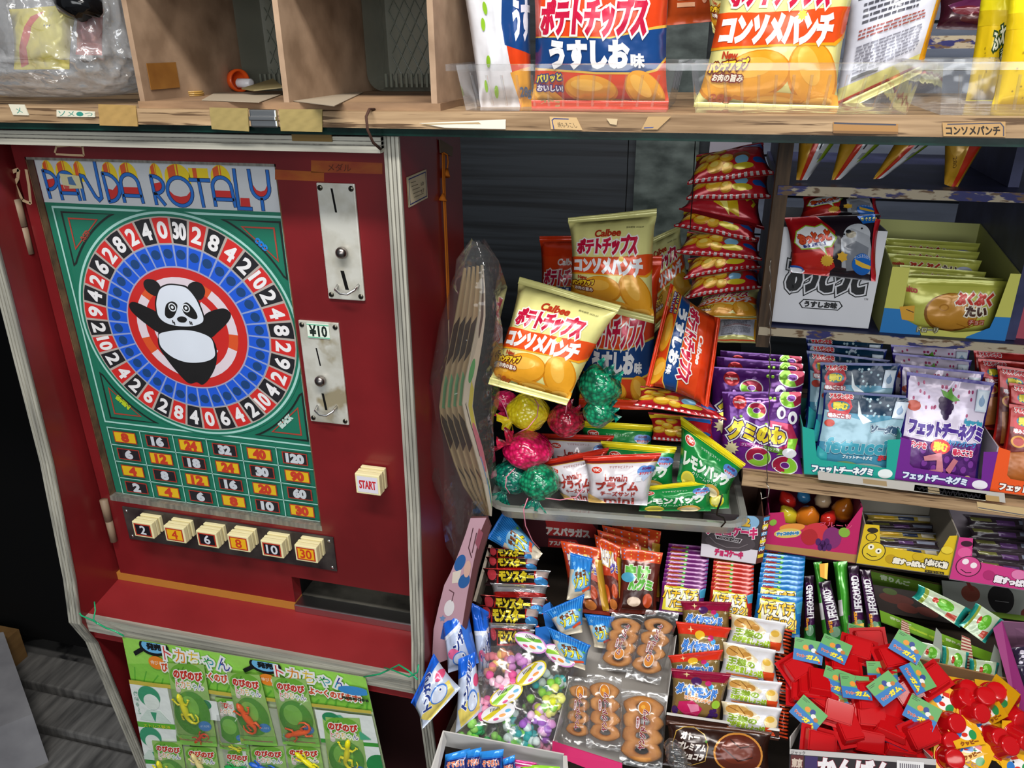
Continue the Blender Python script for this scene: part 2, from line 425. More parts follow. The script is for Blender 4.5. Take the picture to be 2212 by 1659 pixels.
def carton(name, D, quad, z, tilt=0, yaw=0, depth=.08, hb=1.0, hs=None, col='#d8d6d0', label=None, cat='display box', group=None, th=.0012):
    """open-topped card display box: printed front on the photo's corners, plain sides, back and bottom"""
    M, L = frame(quad, z, tilt, yaw); TL, TR, BR, BL = [np.array(p) for p in L]
    root = empty(name, (0, 0, 0), label, cat, group); root.matrix_world = Matrix(M.tolist())
    hs = hb if hs is None else hs
    def up(b, t, k): return b+(t-b)*k
    g = MB(); m = mat(col, 'paper'); e = th
    lb, rb = up(BL, TL, hb), up(BR, TR, hb); ls, rs = up(BL, TL, hs), up(BR, TR, hs)
    def wall(a, b, c, d, off): g.hexa([tuple(p) for p in (a, b, c, d)], [tuple(np.array(p)+np.array(off)) for p in (a, b, c, d)], m)
    z0 = -.0006
    wall((*BL, z0), (*TL, z0), (*lb, -depth), (*BL, -depth), (e, 0, 0)); wall((*BR, z0), (*TR, z0), (*rb, -depth), (*BR, -depth), (-e, 0, 0))
    wall((*BL, -depth), (*BR, -depth), (*rb, -depth), (*lb, -depth), (0, 0, -e)); wall((*BL, z0), (*BR, z0), (*BR, -depth), (*BL, -depth), (0, -e, 0))
    o = g.build('box_body', root, False)
    def fn(dz):
        def f(u, v):
            p = (TL[None]*(1-u[:, None])+TR[None]*u[:, None])*(1-v[:, None])+(BL[None]*(1-u[:, None])+BR[None]*u[:, None])*v[:, None]
            return np.concatenate([p, np.full((len(u), 1), dz)], 1)
        return f
    sheet('front_panel', D, fn(0), fn(-th), parent=root, keep=False)
    return root
def panel(name, D, x0, x1, Y, z0, z1, parent=None, th=.001, step=STEP):
    """upright printed panel facing the street, in place"""
    def fn(dy):
        def f(u, v): return np.stack([x0+(x1-x0)*u, np.full_like(u, Y+dy), z1+(z0-z1)*v], 1)
        return f
    return sheet(name, D, fn(0), fn(th), parent=parent, step=step)
def orient(pts):
    return pts
def dup(o, M=None, **kw):
    c = o.copy(); COL.objects.link(c)
    if M is not None: c.matrix_world = M
    for ch in o.children:
        d = ch.copy(); COL.objects.link(d); d.parent = c
        for g in ch.children:
            e = g.copy(); COL.objects.link(e); e.parent = d
    for k, v in kw.items(): c[k] = v
    return c
ORD = ['topmost', 'second', 'third', 'fourth', 'fifth', 'sixth', 'seventh', 'eighth', 'ninth', 'tenth', 'eleventh', 'twelfth', 'thirteenth', 'fourteenth', 'fifteenth']
# ================================================================== setting
W_WOOD = mixmat('weathered_wood', '#7a5f43', '#b89a76', (1.5, 12, 30), 5, .3, .7, .65, c3='#5d4630', sc3=9)
W_PLY = mixmat('plywood_brown', '#6d5440', '#a58463', (3, 3, 14), 4, .3, .7, .7)
W_PLYIN = mixmat('plywood_inside', '#8a7059', '#b2957b', (4, 4, 4), 6, .35, .65, .75)
W_POST = mixmat('old_post_wood', '#2e231a', '#5f4934', (25, 25, 3), 4, .35, .65, .7)
W_BLUE = mixmat('peeling_blue_paint', '#b3a58c', '#2b2c66', (9, 9, 30), 2.2, .54, .56, .55, c3='#6a5138', sc3=7)
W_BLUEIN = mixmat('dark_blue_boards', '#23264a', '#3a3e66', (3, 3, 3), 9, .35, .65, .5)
BLACK = mat('#0a0a0b', 'matte'); UNLIT_BLACK = mat('#050506', 'matte')  # the second is near-black to paint in the darkness of unlit space
ALU = mixmat('ribbed_aluminium', '#8f8d84', '#d6d2c2', (40, 40, 1.2), 5, .3, .7, .42, metal=.35, bump=0)
ALUD = mixmat('dull_aluminium', '#6f6c66', '#9c988e', (40, 40, 1.2), 5, .3, .7, .45, metal=.4, bump=0)
ALUH = mixmat('ribbed_aluminium_trim', '#8f8d84', '#d6d2c2', (1.2, 40, 40), 5, .3, .7, .42, metal=.35, bump=0)
STEEL = mixmat('worn_steel_plate', '#d2d1c8', '#b5b1a2', (1, 1, 1), 35, .42, .70, .42, metal=.3, c3='#a0957a', sc3=20)
CHROME = mat('#c9c9c9', 'metal')
REDP = mixmat('red_laminate', '#64171a', '#7a1d21', (1, 1, 1), 9, .3, .7, .28, bump=.03, spec=.5)
REDIN = mixmat('red_laminate_scuffed', '#7c2023', '#8d282b', (1, 1, 1), 9, .3, .7, .3, bump=.03)
CREAM = mat('#e9dfae', 'paper')
MB().box(-4, 4, -2.5, 3.0, -.08, 0, mixmat('concrete_floor', '#4a4a4c', '#7b7976', (1, 1, 1), 7, .3, .7, .8, c3='#2c2c2e', sc3=12)).build('floor')['kind'] = 'structure'
MB().box(-4, 4, 1.62, 1.72, 0, 2.6, mixmat('back_shutter', '#191c20', '#2a2f35', (1, 1, 40), 2, .4, .6, .5)).build('wall_back')['kind'] = 'structure'
MB().box(-1.78, -1.72, .2, 1.62, 0, 2.6, UNLIT_BLACK).build('wall_left')['kind'] = 'structure'
MB().box(-1.76, -.90, 1.20, 1.23, .09, 1.6, UNLIT_BLACK).build('unlit_gap_sheet')['kind'] = 'structure'  # near-black sheet put in for the unlit gap left of the machine
# stepped timber sill on the ground left of the machine, and the stub wall beside it
g = MB()
for k in range(3): g.box(-1.75, -.83, .92+.095*k, 1.005+.095*k, 0, .02+.012*k, mixmat('grey_timber_%d' % k, '#4c4b4b', '#8b8986', (14, 2, 2), 4, .3, .7, .8), .004)
o = g.build('timber_sill'); tag(o, 'grey weathered timber sill boards on the ground left of the red machine', 'sill')
g = MB(); q = [atz(x, y, .0) for x, y in ((-120, 1560), (0, 1480), (45, 1475), (110, 1660), (-120, 1760))]
g.hexa([(p[0], p[1], 0) for p in q], [(p[0], p[1], .16) for p in q], mixmat('cement', '#7c7b80', '#98979b', (1, 1, 1), 12, .3, .7, .8))
tag(g.build('cement_stub'), 'grey cement kerb stub at the lower left corner', 'kerb')
g = MB(); g.box(-1.71, -1.575, 1.13, 1.18, 0, .13, mixmat('tan_board', '#7a5a35', '#9a7648', (3, 3, 9), 5, .3, .7, .6))
tag(g.build('tan_board'), 'tan wooden board leaning in the dark behind the cement kerb', 'board')
# ================================================================== red game machine
XL0, XL1, XR0, XR1, DY = -.795, -.778, -.302, -.288, .745
machine = empty('arcade_machine', (-.54, .8, 0), 'red coin-operated roulette game machine with a panda wheel panel', 'game machine')
prof = [(.703, 1.371), (.700, 1.19), (.693, .97), (.678, .80), (.668, .737), (.684, .69), (.712, .41), (.735, 0)]
def side(x0, x1):
    a = [(x0, y, z) for y, z in prof]+[(x0, .885, 0), (x0, .885, 1.371)]
    return MB().hexa(a, [(x1, p[1], p[2]) for p in a], REDP).build('side_panel', machine)
side(XL0, XL1); side(XR0, XR1)
def edge_trim(x0, x1):
    g = MB(); n = 4; w = (x1-x0)/n
    for k in range(n):
        for (y0, z0), (y1, z1) in zip(prof[:-1], prof[1:]):
            a, b, d = x0+k*w+.0006, x0+(k+1)*w-.0006, .0035
            g.hexa([(a, y0-d, z0), (b, y0-d, z0), (b, y0, z0), (a, y0, z0)], [(a, y1-d, z1), (b, y1-d, z1), (b, y1, z1), (a, y1, z1)], ALU)
    for (y0, z0), (y1, z1) in zip(prof[:-1], prof[1:]):
        g.hexa([(x0, y0-.002, z0), (x1, y0-.002, z0), (x1, y0, z0), (x0, y0, z0)], [(x0, y1-.002, z1), (x1, y1-.002, z1), (x1, y1, z1), (x0, y1, z1)], ALUD)
    return g.build('edge_trim', machine)
edge_trim(XL0-.001, XL1+.001); edge_trim(XR0-.001, XR1+.001)
MB().box(XL1, XR0, .735, .885, 1.355, 1.371, REDP).box(XL1, XR0, .87, .885, 0, 1.355, REDP).build('back_panel', machine)
g = MB(); g.box(XL1, XR0, .694, .735, 1.3605, 1.371, ALUD)
for z0, z1, d in ((1.3675, 1.3705, .004), (1.364, 1.3665, .004), (1.357, 1.3628, .007)): g.box(XL1, XR0, .697-d, .70, z0, z1, ALUH)
g.build('head_trim', machine)
# door with openings for the game panel and the payout slot
PX0, PX1, PZ0, PZ1 = -.7575, -.4435, .886, 1.3365
SX0, SZ0, SZ1 = -.4975, .763, .806
door = MB()
for a in ((XL1+.006, PX0, DY, DY+.018, .752, 1.352), (PX1, XR0, DY, DY+.018, SZ1, 1.352), (PX0, PX1, DY, DY+.018, PZ1, 1.352), (PX0, PX1, DY, DY+.018, SZ1, PZ0), (PX0, SX0, DY, DY+.018, .764, SZ1)):
    door.box(*a, REDP)
door = door.build('door', machine)
MB().box(PX0-.024, SX0, DY-.001, DY+.018, .752, .764, mat('#b4762f', 'paper')).build('door_bottom_edge', machine)
K = 100/308
def pmm(x, y):
    p = at(x, y, .755); return ((p[0]+.760)*1000-3)*K, ((1.345-p[2])*1000-10)*K
def mm(x, y): return (x-3)*K, (y-10)*K
def mml(pts): return [mm(*p) for p in pts]
GREEN, WHT, RED, BLK, BLU = '#0a7259', '#dfe3e8', '#c8201c', '#15131a', '#1257d6'
WL = '#a9d8cf'
it = [('r', *mm(0, 0), *mm(320, 61), '#cfd2d6')]
def arch(cx, y0, y1, w): return [(cx+w*math.cos(a)*-1, y1-(y1-y0)*max(0, math.sin(a))) for a in [PI*k/12 for k in range(13)]]
# header lettering: yellow and orange domes behind, red fills, blue strokes with dark outline
YEL, ORG, LRED, LBL = '#f3d414', '#e4591f', '#d22a24', '#1d6fcb'
def fillp(pts, c): it.append(('p', mml(pts), c))
domes = [(19, 8), (41, 12), (61, 8), (101, 10), (125, 12), (161, 8), (188, 16), (241.5, 12)]
it.append(('=',))
for cx, w in domes: fillp([(cx-w, 36)]+arch(cx, 13, 27, w)+[(cx+w, 36)], YEL)
fillp([(203, 30), (203, 17), (227, 17), (227, 30)], YEL); it.append(('=',))
for cx, w in domes: fillp([(cx-w*.7, 32), (cx-w*.7, 17), (cx-w*.1, 13.5), (cx-w*.1, 32)], ORG); fillp([(cx+w*.02, 32), (cx+w*.02, 13.5), (cx+w*.12, 13.5), (cx+w*.12, 32)], ORG)
fillp([(208, 30), (208, 17), (213, 17), (213, 30)], ORG); it.append(('=',))
LG_ = '#cfd2d6'
for cx, w in ((41, 11), (125, 11), (241.5, 11)): fillp([(cx-w, 50), (cx-w, 34)]+arch(cx, 26, 34, w)+[(cx+w, 34), (cx+w, 50)], LG_)
for cx in (19, 161): fillp([(cx-6, 27), (cx+3, 29), (cx+7, 38), (cx+2, 45), (cx-6, 47)], LG_)
fillp([(92, 27), (104, 31), (110, 43), (104, 54), (94, 56)], LG_); it.append(('e', *mm(188, 43), 15*K, 14.5*K, LG_)); it.append(('=',))
for cx, w in ((41, 11), (125, 11), (241.5, 11)): fillp([(cx-w, 40), (cx+w, 40), (cx+w, 49), (cx-w, 49)], LRED)
for cx in (19, 161): fillp([(cx-5, 35), (cx+6, 33), (cx+6, 40), (cx+2, 45), (cx-5, 47)], LRED)
fillp([(93, 42), (101, 44), (110, 36), (110, 45), (104, 54), (94, 56)], LRED)
fillp([(173.5, 41), (180, 47), (188, 48.5), (196, 47), (202.5, 41), (202, 49), (197, 55), (188, 58), (179, 55), (174, 49)], LRED)
fillp([(262, 47), (273, 47), (273, 57), (261, 57)], LRED); fillp([(279, 32), (283, 38), (288, 39.5), (293, 38), (297, 32), (297, 38), (293, 44), (288, 46), (283, 44), (279, 38)], LRED)
def bow(cx, y0, y1, r, n=10): return [(cx+r*math.sin(PI*k/n), (y0+y1)/2-(y1-y0)/2*math.cos(PI*k/n)) for k in range(n+1)]
def A_(cx): return [[(cx-11.2, 56.5), (cx-11.5, 37)]+arch(cx, 26, 37, 11.5)+[(cx+11.5, 37), (cx+13, 56.5)], [(cx-11, 49.5), (cx+12, 49.5)]]
strokes = [[(12, 25), (13.2, 55.5)], [(12.5, 25)]+bow(14, 25.5, 46, 13)+[(13, 46.5)], *A_(41), [(60, 56), (60, 34), (62, 29), (66, 30), (76, 52), (80, 56), (84, 53), (84.3, 14)],
           [(92, 26), (93.5, 56.5)], [(92, 26)]+bow(94, 26, 57, 16.5)+[(93.5, 57)], *A_(125), [(154.3, 27), (155.2, 57.5)], [(154.3, 27)]+bow(156, 27, 46, 12.5)+[(155, 46)], [(157, 46), (166, 57.8)],
           [(188+15.5*math.cos(a), 43-15.3*math.sin(a)) for a in [2*PI*k/24 for k in range(25)]], [(203, 29.7), (227, 29.7)], [(214, 29), (215, 58)], *A_(241.5),
           [(259.2, 17.5), (258.5, 58.5), (274, 58.5)], [(276.8, 17.6), (277.2, 34)]+[(288-10.8*math.cos(a), 35+12*math.sin(a)) for a in [PI*k/10 for k in range(11)]]+[(298.6, 34), (298.8, 17.7)], [(288, 47), (288, 59)]]
it.append(('=',))
for s_ in strokes: it.append(('l', mml(s_), 4.6*K, '#14234d'))
it.append(('=',))
for s_ in strokes: it.append(('l', mml(s_), 3.3*K, LBL))
it.append(('+',))
# green board: double white ring, corner triangles, numbered wheel
CXM, CYM, EY = 165.0, 204.5, .938
def el(rx, c, n=96): it.append(('e', *mm(CXM, CYM), rx*K, rx*EY*K, c, 0, n))
def pol(r, a): return mm(CXM+r*math.sin(a), CYM-r*EY*math.cos(a))
it.append(('l', mml([(13, 66), (308, 66)]), 2.6*K, WL)); it.append(('l', mml([(13, 66), (14, 344), (309, 344), (309, 66)]), 2.2*K, WL))
it.append(('=',))
for sx, sy in ((-1, -1), (1, -1), (1, 1), (-1, 1)):
    X, Y0 = CXM+sx*141, CYM+sy*133
    arc = [(CXM+sx*157*math.cos(a), CYM+sy*150*math.sin(a)) for a in [math.radians(29+k*2.9) for k in range(12)]]
    pts = [(X, Y0), (X, CYM+sy*70)]+[p for p in arc if abs(p[0]-CXM) < 140 and abs(p[1]-CYM) < 132]+[(CXM+sx*70, Y0), (X, Y0)]
    it.append(('l', mml(pts), 2.2*K, '#0c1512'))
    it.append(('l', mml([(X-sx*8, Y0-sy*7), (X-sx*8, CYM+sy*90), (CXM+sx*94, Y0-sy*7), (X-sx*8, Y0-sy*7)]), 2.0*K, '#b03c2b'))
it.append(('t', 'RED', *mm(50, 98), 15*K, 6*K, '#b04434', dict(rot=-43, b=.1)))
it.append(('t', 'ODD', *mm(280, 97), 16*K, 6*K, '#1a80d8', dict(rot=43, b=.2)))
it.append(('t', 'EVEN', *mm(49, 313), 20*K, 6*K, '#b9cf23', dict(rot=43, b=.3)))
it.append(('t', 'BLACK', *mm(279, 314), 22*K, 6.5*K, '#c6ded6', dict(rot=-43, b=.3)))
it.append(('+',)); el(151, GREEN); el(148.5, WL); el(145.6, GREEN); el(142.6, '#b5a9a2')
seq = [30, 2, 8, 4, 2, 10, 2, 4, 8, 2, 6, 2, 4, 10, 2, 4, 6, 0, 4, 8, 2, 6, 2, 4, 2, 10, 2, 6, 4, 2, 6, 2, 8, 2, 4, 0]
TWO = 2*PI/36
cells = []; nums = []
for i, n_ in enumerate(seq):
    a0, a1 = i*TWO+.011+.02, (i+1)*TWO-.011+.02; am = (a0+a1)/2
    cells.append(('p', [pol(r, a) for r, a in ((110.5, a0), (140.7, a0), (141.2, am), (140.7, a1), (110.5, a1))], BLK if i % 2 == 0 else '#d0221f'))
    rot = math.degrees(am) if i < 10 or i > 27 else math.degrees(am)-180
    nums.append(('t', str(n_), *pol(126, am), (11 if n_ < 10 else 15.5)*K, 18*K, '#f0eef0', dict(rot=rot, b=.32)))
it += [('=',)]+cells+[('=',)]+nums+[('+',)]
el(109, '#8f9fd0')
cells = []; nums = []
for i in range(36):
    a0, a1 = i*TWO+.012+.02, (i+1)*TWO-.012+.02; am = (a0+a1)/2
    cells.append(('p', [pol(r, a) for r, a in ((82, a0), (108, a0), (108, a1), (82, a1))], BLU))
    nums.append(('e', *pol(97, am), 6.1*K, 5.7*K, '#0b3f77'))
it += [('=',)]+cells+[('=',)]+nums+[('+',)]
el(81.5, '#a9a3c4'); el(79.8, '#c9201b')
def ring(r0, r1, a0, a1, c):
    n = max(2, int(abs(a1-a0)/.15)); aa = [a0+(a1-a0)*k/n for k in range(n+1)]
    it.append(('p', [pol(r1, a) for a in aa]+[pol(r0, a) for a in aa[::-1]], c))
it.append(('=',))
for k in range(5):
    b0 = .35+k*2*PI/5
    ring(56, 68, b0, b0+.33, '#d9521f'); ring(56, 68, b0+.33, b0+2*PI/5, '#e2d3dc')
for k in range(4): ring(30, 46, .6+k*PI/2, 1.5+k*PI/2, '#e2d3dc')
it.append(('+',))
z5 = lambda *a: [pmm(150+x/4.147, 440+y/4.147) for x, y in a]
PB, PW = '#0e0c0e', '#dfe6f2'
def blob(pts, c, n=6):
    """closed smooth outline through points"""
    p = [np.array(q) for q in z5(*pts)]; out = []; m = len(p)
    for i in range(m):
        a, b, c2, d = p[i-1], p[i], p[(i+1) % m], p[(i+2) % m]
        for k in range(n):
            t = k/n; out.append(.5*((2*b)+(c2-a)*t+(2*a-5*b+4*c2-d)*t*t+(3*b-a-3*c2+d)*t**3))
    it.append(('p', [tuple(q) for q in out], c))
blob([(535, 900), (580, 880), (700, 930), (800, 990), (860, 1120), (800, 1155), (700, 1090), (600, 1010), (545, 950)], PB)
blob([(1200, 1010), (1290, 955), (1390, 940), (1445, 990), (1420, 1060), (1330, 1150), (1260, 1200), (1150, 1160)], PB)
blob([(800, 1080), (1010, 1090), (1200, 1080), (1270, 1190), (1318, 1300), (1310, 1450), (1250, 1570), (1190, 1622), (1140, 1600), (1080, 1612), (1020, 1570), (900, 1430), (800, 1280), (795, 1160)], PB)
blob([(665, 700), (700, 675), (770, 690), (815, 745), (800, 810), (760, 825), (700, 790), (668, 745)], PB)
blob([(1060, 740), (1110, 700), (1180, 715), (1215, 780), (1195, 845), (1150, 862), (1090, 810)], PB)
blob([(770, 850), (800, 760), (870, 720), (960, 720), (1060, 745), (1140, 840), (1190, 950), (1210, 1030), (1195, 1080), (1100, 1110), (960, 1105), (850, 1075), (790, 1020), (768, 930)], PB)
blob([(782, 860), (810, 770), (880, 732), (960, 733), (1050, 758), (1130, 850), (1180, 960), (1200, 1030), (1180, 1070), (1090, 1098), (960, 1094), (860, 1065), (800, 1010), (780, 930)], PW)
blob([(855, 960), (870, 900), (920, 875), (965, 905), (960, 960), (930, 1015), (890, 1028), (860, 1005)], PB)
blob([(1010, 940), (1020, 898), (1060, 888), (1120, 950), (1148, 1010), (1130, 1035), (1080, 1020), (1030, 985)], PB)
for ex, ey in ((922, 928), (1045, 935)):
    c_ = z5((ex, ey))[0]; it.append(('e', *c_, 1.7, 1.7, '#e8edf4')); it.append(('e', *c_, 1.25, 1.25, PB)); it.append(('e', *c_, .6, .6, '#e8edf4'))
blob([(965, 1030), (990, 1010), (1030, 1012), (1055, 1035), (1035, 1062), (985, 1058)], PB)
for x, y in ((925, 1045), (940, 1060), (1080, 1055), (1095, 1060)): it.append(('l', z5((x, y), (x+6, y+22)), .5, PB))
blob([(810, 1165), (900, 1140), (1010, 1130), (1140, 1145), (1265, 1200), (1300, 1290), (1300, 1370), (1210, 1415), (1060, 1420), (930, 1375), (830, 1290), (806, 1220)], PW)
# payout table
it.append(('=',))
gx0, gx1, gy0, gy1 = 16.5, 311, 351, 452
it.append(('l', mml([(gx0, gy1), (gx0, gy0), (gx1, gy0), (gx1, gy1), (gx0, gy1)]), 1.3*K, WL))
for k in range(1, 6): it.append(('l', mml([(gx0+k*49, gy0), (gx0+k*49, gy1)]), 1.2*K, WL))
for k in range(1, 4): it.append(('l', mml([(gx0, gy0+k*25.2), (gx1, gy0+k*25.2)]), 1.2*K, WL))
Ls = [[], [], []]
for r, row in enumerate(((8, 16, 24, 32, 40, 120), (6, 12, 18, 24, 30, 90), (4, 8, 12, 16, 20, 60), (2, 4, 6, 8, 10, 30))):
    for c, n_ in enumerate(row):
        cx, cy = gx0+24.5+49*c, gy0+12.7+25.2*r; yl = (r+c) % 2 == 0
        Ls[0].append(('r', *mm(cx-17, cy-8.3), *mm(cx+17, cy+8.3), '#b02a1d')); Ls[1].append(('r', *mm(cx-15.6, cy-7), *mm(cx+15.6, cy+7), '#e3b90f' if yl else '#141018'))
        Ls[2].append(('t', str(n_), *mm(cx, cy), (6.5*len(str(n_))+3)*K, 11*K, '#c8371d' if yl else '#cdd2da', dict(b=.42)))
for l_ in Ls: it += [('=',)]+l_
it.append(('+',))
# torn tape over the second letter
it.append(('p', mml([(36, 27), (62, 29), (63, 43), (38, 44)]), '#d8d2a4')); it.append(('p', mml([(46, 31), (52, 30), (56, 40), (46, 39)]), '#4d74a0')); it.append(('p', mml([(38, 40), (46, 41), (45, 44), (39, 44)]), '#c9524a'))
DP = Design(452/308, GREEN, it, 'paper', nx=1, ny=1)
gp = panel('game_panel', DP, -.757, -.449, .757, .883, 1.335, machine, .004, step=.00004)
g = MB()
for a in ((PX0, PX0+.001), (PX1-.002, PX1)): g.box(a[0], a[1], DY+.001, .755, PZ0, PZ1, mixmat('old_brown_frame%d' % int(a[0] > -.6), '#4a3523', '#7a5a3c', (6, 6, 6), 9, .3, .7, .6))
g.box(PX0, PX1, DY+.001, .755, PZ1-.003, PZ1, ALUD).box(PX0, PX1, DY+.0, .756, PZ0, PZ0+.007, ALUD)
g.build('panel_frame', machine)
MB().box(PX0+.001, PX1-.002, .7462, .7467, PZ0+.007, PZ1-.003, clear('panel_glass', 'fff', .004, .015, .04, 0, fk=.06)).build('panel_glass', machine)
# scraped-off sticker marks on the door
SCR = mat('#c9ab86', 'matte')
def scrape(pts, w, parent=door):
    g = MB()
    for p, q in zip(pts[:-1], pts[1:]):
        a, b = at(*p, DY-.0004), at(*q, DY-.0004); d = (b-a); n = np.array([-d[2], 0, d[0]]); n /= np.linalg.norm(n)+1e-9; n *= w/2
        g.hexa([tuple(a+n), tuple(a-n), tuple(b-n), tuple(b+n)], [tuple(x+np.array([0, .0006, 0])) for x in (a+n, a-n, b-n, b+n)], SCR)
    g.build('sticker_residue', parent)
scrape([(118, 330), (122, 316), (150, 314), (178, 316), (181, 336), (150, 335), (120, 333)], .0022)
scrape([(24, 372), (40, 366), (38, 385), (30, 400)], .004); scrape([(26, 385), (48, 432), (66, 440), (62, 400), (56, 366)], .0035)
g = MB()   # yellowed paint wear under the top trim
for k, (x0, x1, y0, y1) in enumerate(((672, 826, 346, 372), (594, 700, 366, 388))):
    p = [at(x, y, DY-.0003) for x, y in ((x0, y0), (x1, y0+6), (x1, y1+4), (x0, y1))]
    g.hexa([tuple(q) for q in p], [tuple(q+np.array([0, .0005, 0])) for q in p], mixmat('worn_patch_%d' % k, '#861b1f', '#b5701f', (7, 1, 16), 3, .25, .9, .35, bump=0))
wp_ = g.build('worn_patch', door)
a, b = at(704, 350, DY-.0006), at(762, 374, DY-.0006); panel('handwriting', Design(.42, '#000', [('t', 'メダル', 50, 21, 90, 32, '#5a2410', dict(sk=.1))], 'paper', 1, 1, nobase=True), a[0], b[0], DY-.0006, b[2], a[2], door, .0003)
HB = mat('#84705c', 'paper')
for (xa, ya, xb, yb) in ((37, 430, 62, 548), (228, 1080, 242, 1168)):
    a, b = at(xa, ya, DY-.004), at(xb, yb, DY-.004); g = MB(); zc = (a[2]+b[2])/2; x = (a[0]+b[0])/2
    g.tube([(x, DY-.004, a[2]), (x, DY-.004, zc+.0006)], .0052, HB, 10); g.tube([(x, DY-.004, zc-.0006), (x, DY-.004, b[2])], .0047, HB, 10)
    g.build('hinge', machine)
def coin_plate(q, slots, knob, hook, price=False):
    c = [at(x, y, DY-.002) for x, y in q]; x0 = (c[0][0]+c[3][0])/2; x1 = (c[1][0]+c[2][0])/2; z1 = (c[0][2]+c[1][2])/2; z0 = (c[2][2]+c[3][2])/2
    pl = MB().box(x0, x1, DY-.003, DY, z0, z1, STEEL, .0012); SL = mat('#050505', 'matte')
    pl = pl.build('coin_plate', machine)
    for (xa, ya, xb, yb, w) in slots:
        g = MB()
        a, b = at(xa, ya, DY-.0032), at(xb, yb, DY-.0032)
        g.hexa([(a[0]-w, DY-.0033, a[2]), (a[0]+w, DY-.0033, a[2]), (b[0]+w, DY-.0033, b[2]), (b[0]-w, DY-.0033, b[2])], [(a[0]-w, DY-.0029, a[2]), (a[0]+w, DY-.0029, a[2]), (b[0]+w, DY-.0029, b[2]), (b[0]-w, DY-.0029, b[2])], SL)
        g.build('coin_slot', pl)
    k = at(*knob, DY-.008); R = Matrix.Translation(Vector(k)) @ Matrix.Rotation(PI/2, 4, 'X')
    MB().lathe([(.0030, -.006), (.0050, -.004), (.0065, 0), (.0060, .003), (.0035, .0052), (.0005, .006)], mat('#8a8380', 'metal'), 18, R).build('return_knob', pl)
    h = at(*hook, DY-.012); MB().tube([(h[0]-.012, DY-.002, h[2]+.004), (h[0]-.011, DY-.011, h[2]+.001), (h[0]-.004, DY-.014, h[2]-.002), (h[0]+.004, DY-.014, h[2]-.002), (h[0]+.011, DY-.011, h[2]+.002), (h[0]+.013, DY-.002, h[2]+.006)], .0014, CHROME, 8).build('coin_guard', pl)
    for sx, sz in ((x0+.004, z1-.005), (x1-.004, z1-.005), (x0+.004, z0+.005), (x1-.004, z0+.005)):
        R = Matrix.Translation((sx, DY-.003, sz)) @ Matrix.Rotation(PI/2, 4, 'X')
        g = MB().lathe([(.0030, 0), (.0029, .0006), (.0018, .0012), (.0003, .0014)], mat('#6b675c', 'metal'), 12, R)
        g.box(sx-.002, sx+.002, DY-.0046, DY-.0042, sz-.0004, sz+.0004, BLACK).box(sx-.0004, sx+.0004, DY-.0046, DY-.0042, sz-.002, sz+.002, BLACK); g.build('screw', pl)
    return pl, (x0, x1, z0, z1)
coin_plate([(683, 394), (766, 397), (789, 650), (711, 645)], [(716, 407, 726, 459, .0011), (739, 585, 750, 626, .0020)], (738, 546), (744, 630))
pl2, b2 = coin_plate([(645, 692), (733, 697), (752, 916), (672, 911)], [(683, 752, 692, 790, .0008), (697, 850, 705, 886, .0014)], (692, 823), (699, 892))
Dp = Design(.66, '#dfe7da', [('t', '¥10', 50, 33, 78, 48, '#12211b', dict(b=2)), ('r', 0, 4, 100, 8, '#56b58e'), ('r', 0, 60, 100, 64, '#56b58e')], 'paper', 1, 1)
a, b = at(662, 697, DY-.004), at(713, 733, DY-.004); panel('price_sticker', Dp, a[0], b[0], DY-.0042, b[2], a[2], pl2, .0008)
# numbered buttons on their steel plate
BPL = mixmat('button_plate_steel', '#3b3234', '#5c5753', (2, 2, 2), 14, .35, .65, .3, metal=.5, bump=0)
c = [at(x, y, DY-.002) for x, y in ((264, 1097), (719, 1158), (723, 1229), (279, 1168))]
bz1, bz0 = (c[0][2]+c[1][2])/2, (c[2][2]+c[3][2])/2
bp = MB().box(c[0][0], c[1][0], DY-.0025, DY, bz0, bz1, BPL, .001)
for px_, pz_ in ((c[0][0]+.006, bz1-.006), (c[1][0]-.006, bz1-.006), (c[1][0]-.006, bz0+.006), (c[0][0]+.006, bz0+.006)):
    bp.lathe([(.0024, 0), (.0022, .0008), (.0003, .0012)], CHROME, 10, Matrix.Translation((px_, DY-.0025, pz_)) @ Matrix.Rotation(PI/2, 4, 'X'))
bp = bp.build('button_plate', machine)
def button(cx, cz, w, h, D, parent):
    g = MB(); g.box(cx-w*.5, cx+w*.5, DY-.008, DY-.0025, cz-h*.5, cz+h*.5, CREAM, .0008).box(cx-w*.43, cx+w*.43, DY-.0125, DY-.008, cz-h*.43, cz+h*.43, mat('#cfc391', 'paper')).box(cx-w*.5, cx+w*.5, DY-.0155, DY-.0112, cz-h*.5, cz+h*.5, CREAM, .0006).box(cx-w*.40, cx+w*.40, DY-.0165, DY-.0155, cz-h*.40, cz+h*.40, mat('#3c3528', 'paper')).box(cx-w*.5, cx+w*.5, DY-.024, DY-.0163, cz-h*.5, cz+h*.5, CREAM, .001)
    o = g.build('button', parent); panel('button_label', D, cx-w*.42, cx+w*.42, DY-.0243, cz-h*.40, cz+h*.40, o, .0006)
for n_, px_, py_, yl in ((2, 309, 1145, 0), (4, 377.5, 1155, 1), (6, 447.6, 1165.6, 0), (8, 515.4, 1174, 1), (10, 587.6, 1187, 0), (30, 661, 1197, 1)):
    p = at(px_, py_, DY-.024)
    button(p[0], p[2], .0300, .0232, Design(.74, '#b8321f', [('r', 7, 7, 93, 67, '#e9b018' if yl else '#16101a'), ('t', str(n_), 50, 37, 32 if n_ < 10 else 60, 50, '#c9391c' if yl else '#d5d8e0', dict(b=1.7))], 'paper', 1, 1), bp)
a, b = at(766, 1023, DY-.024), at(822, 1071, DY-.024)
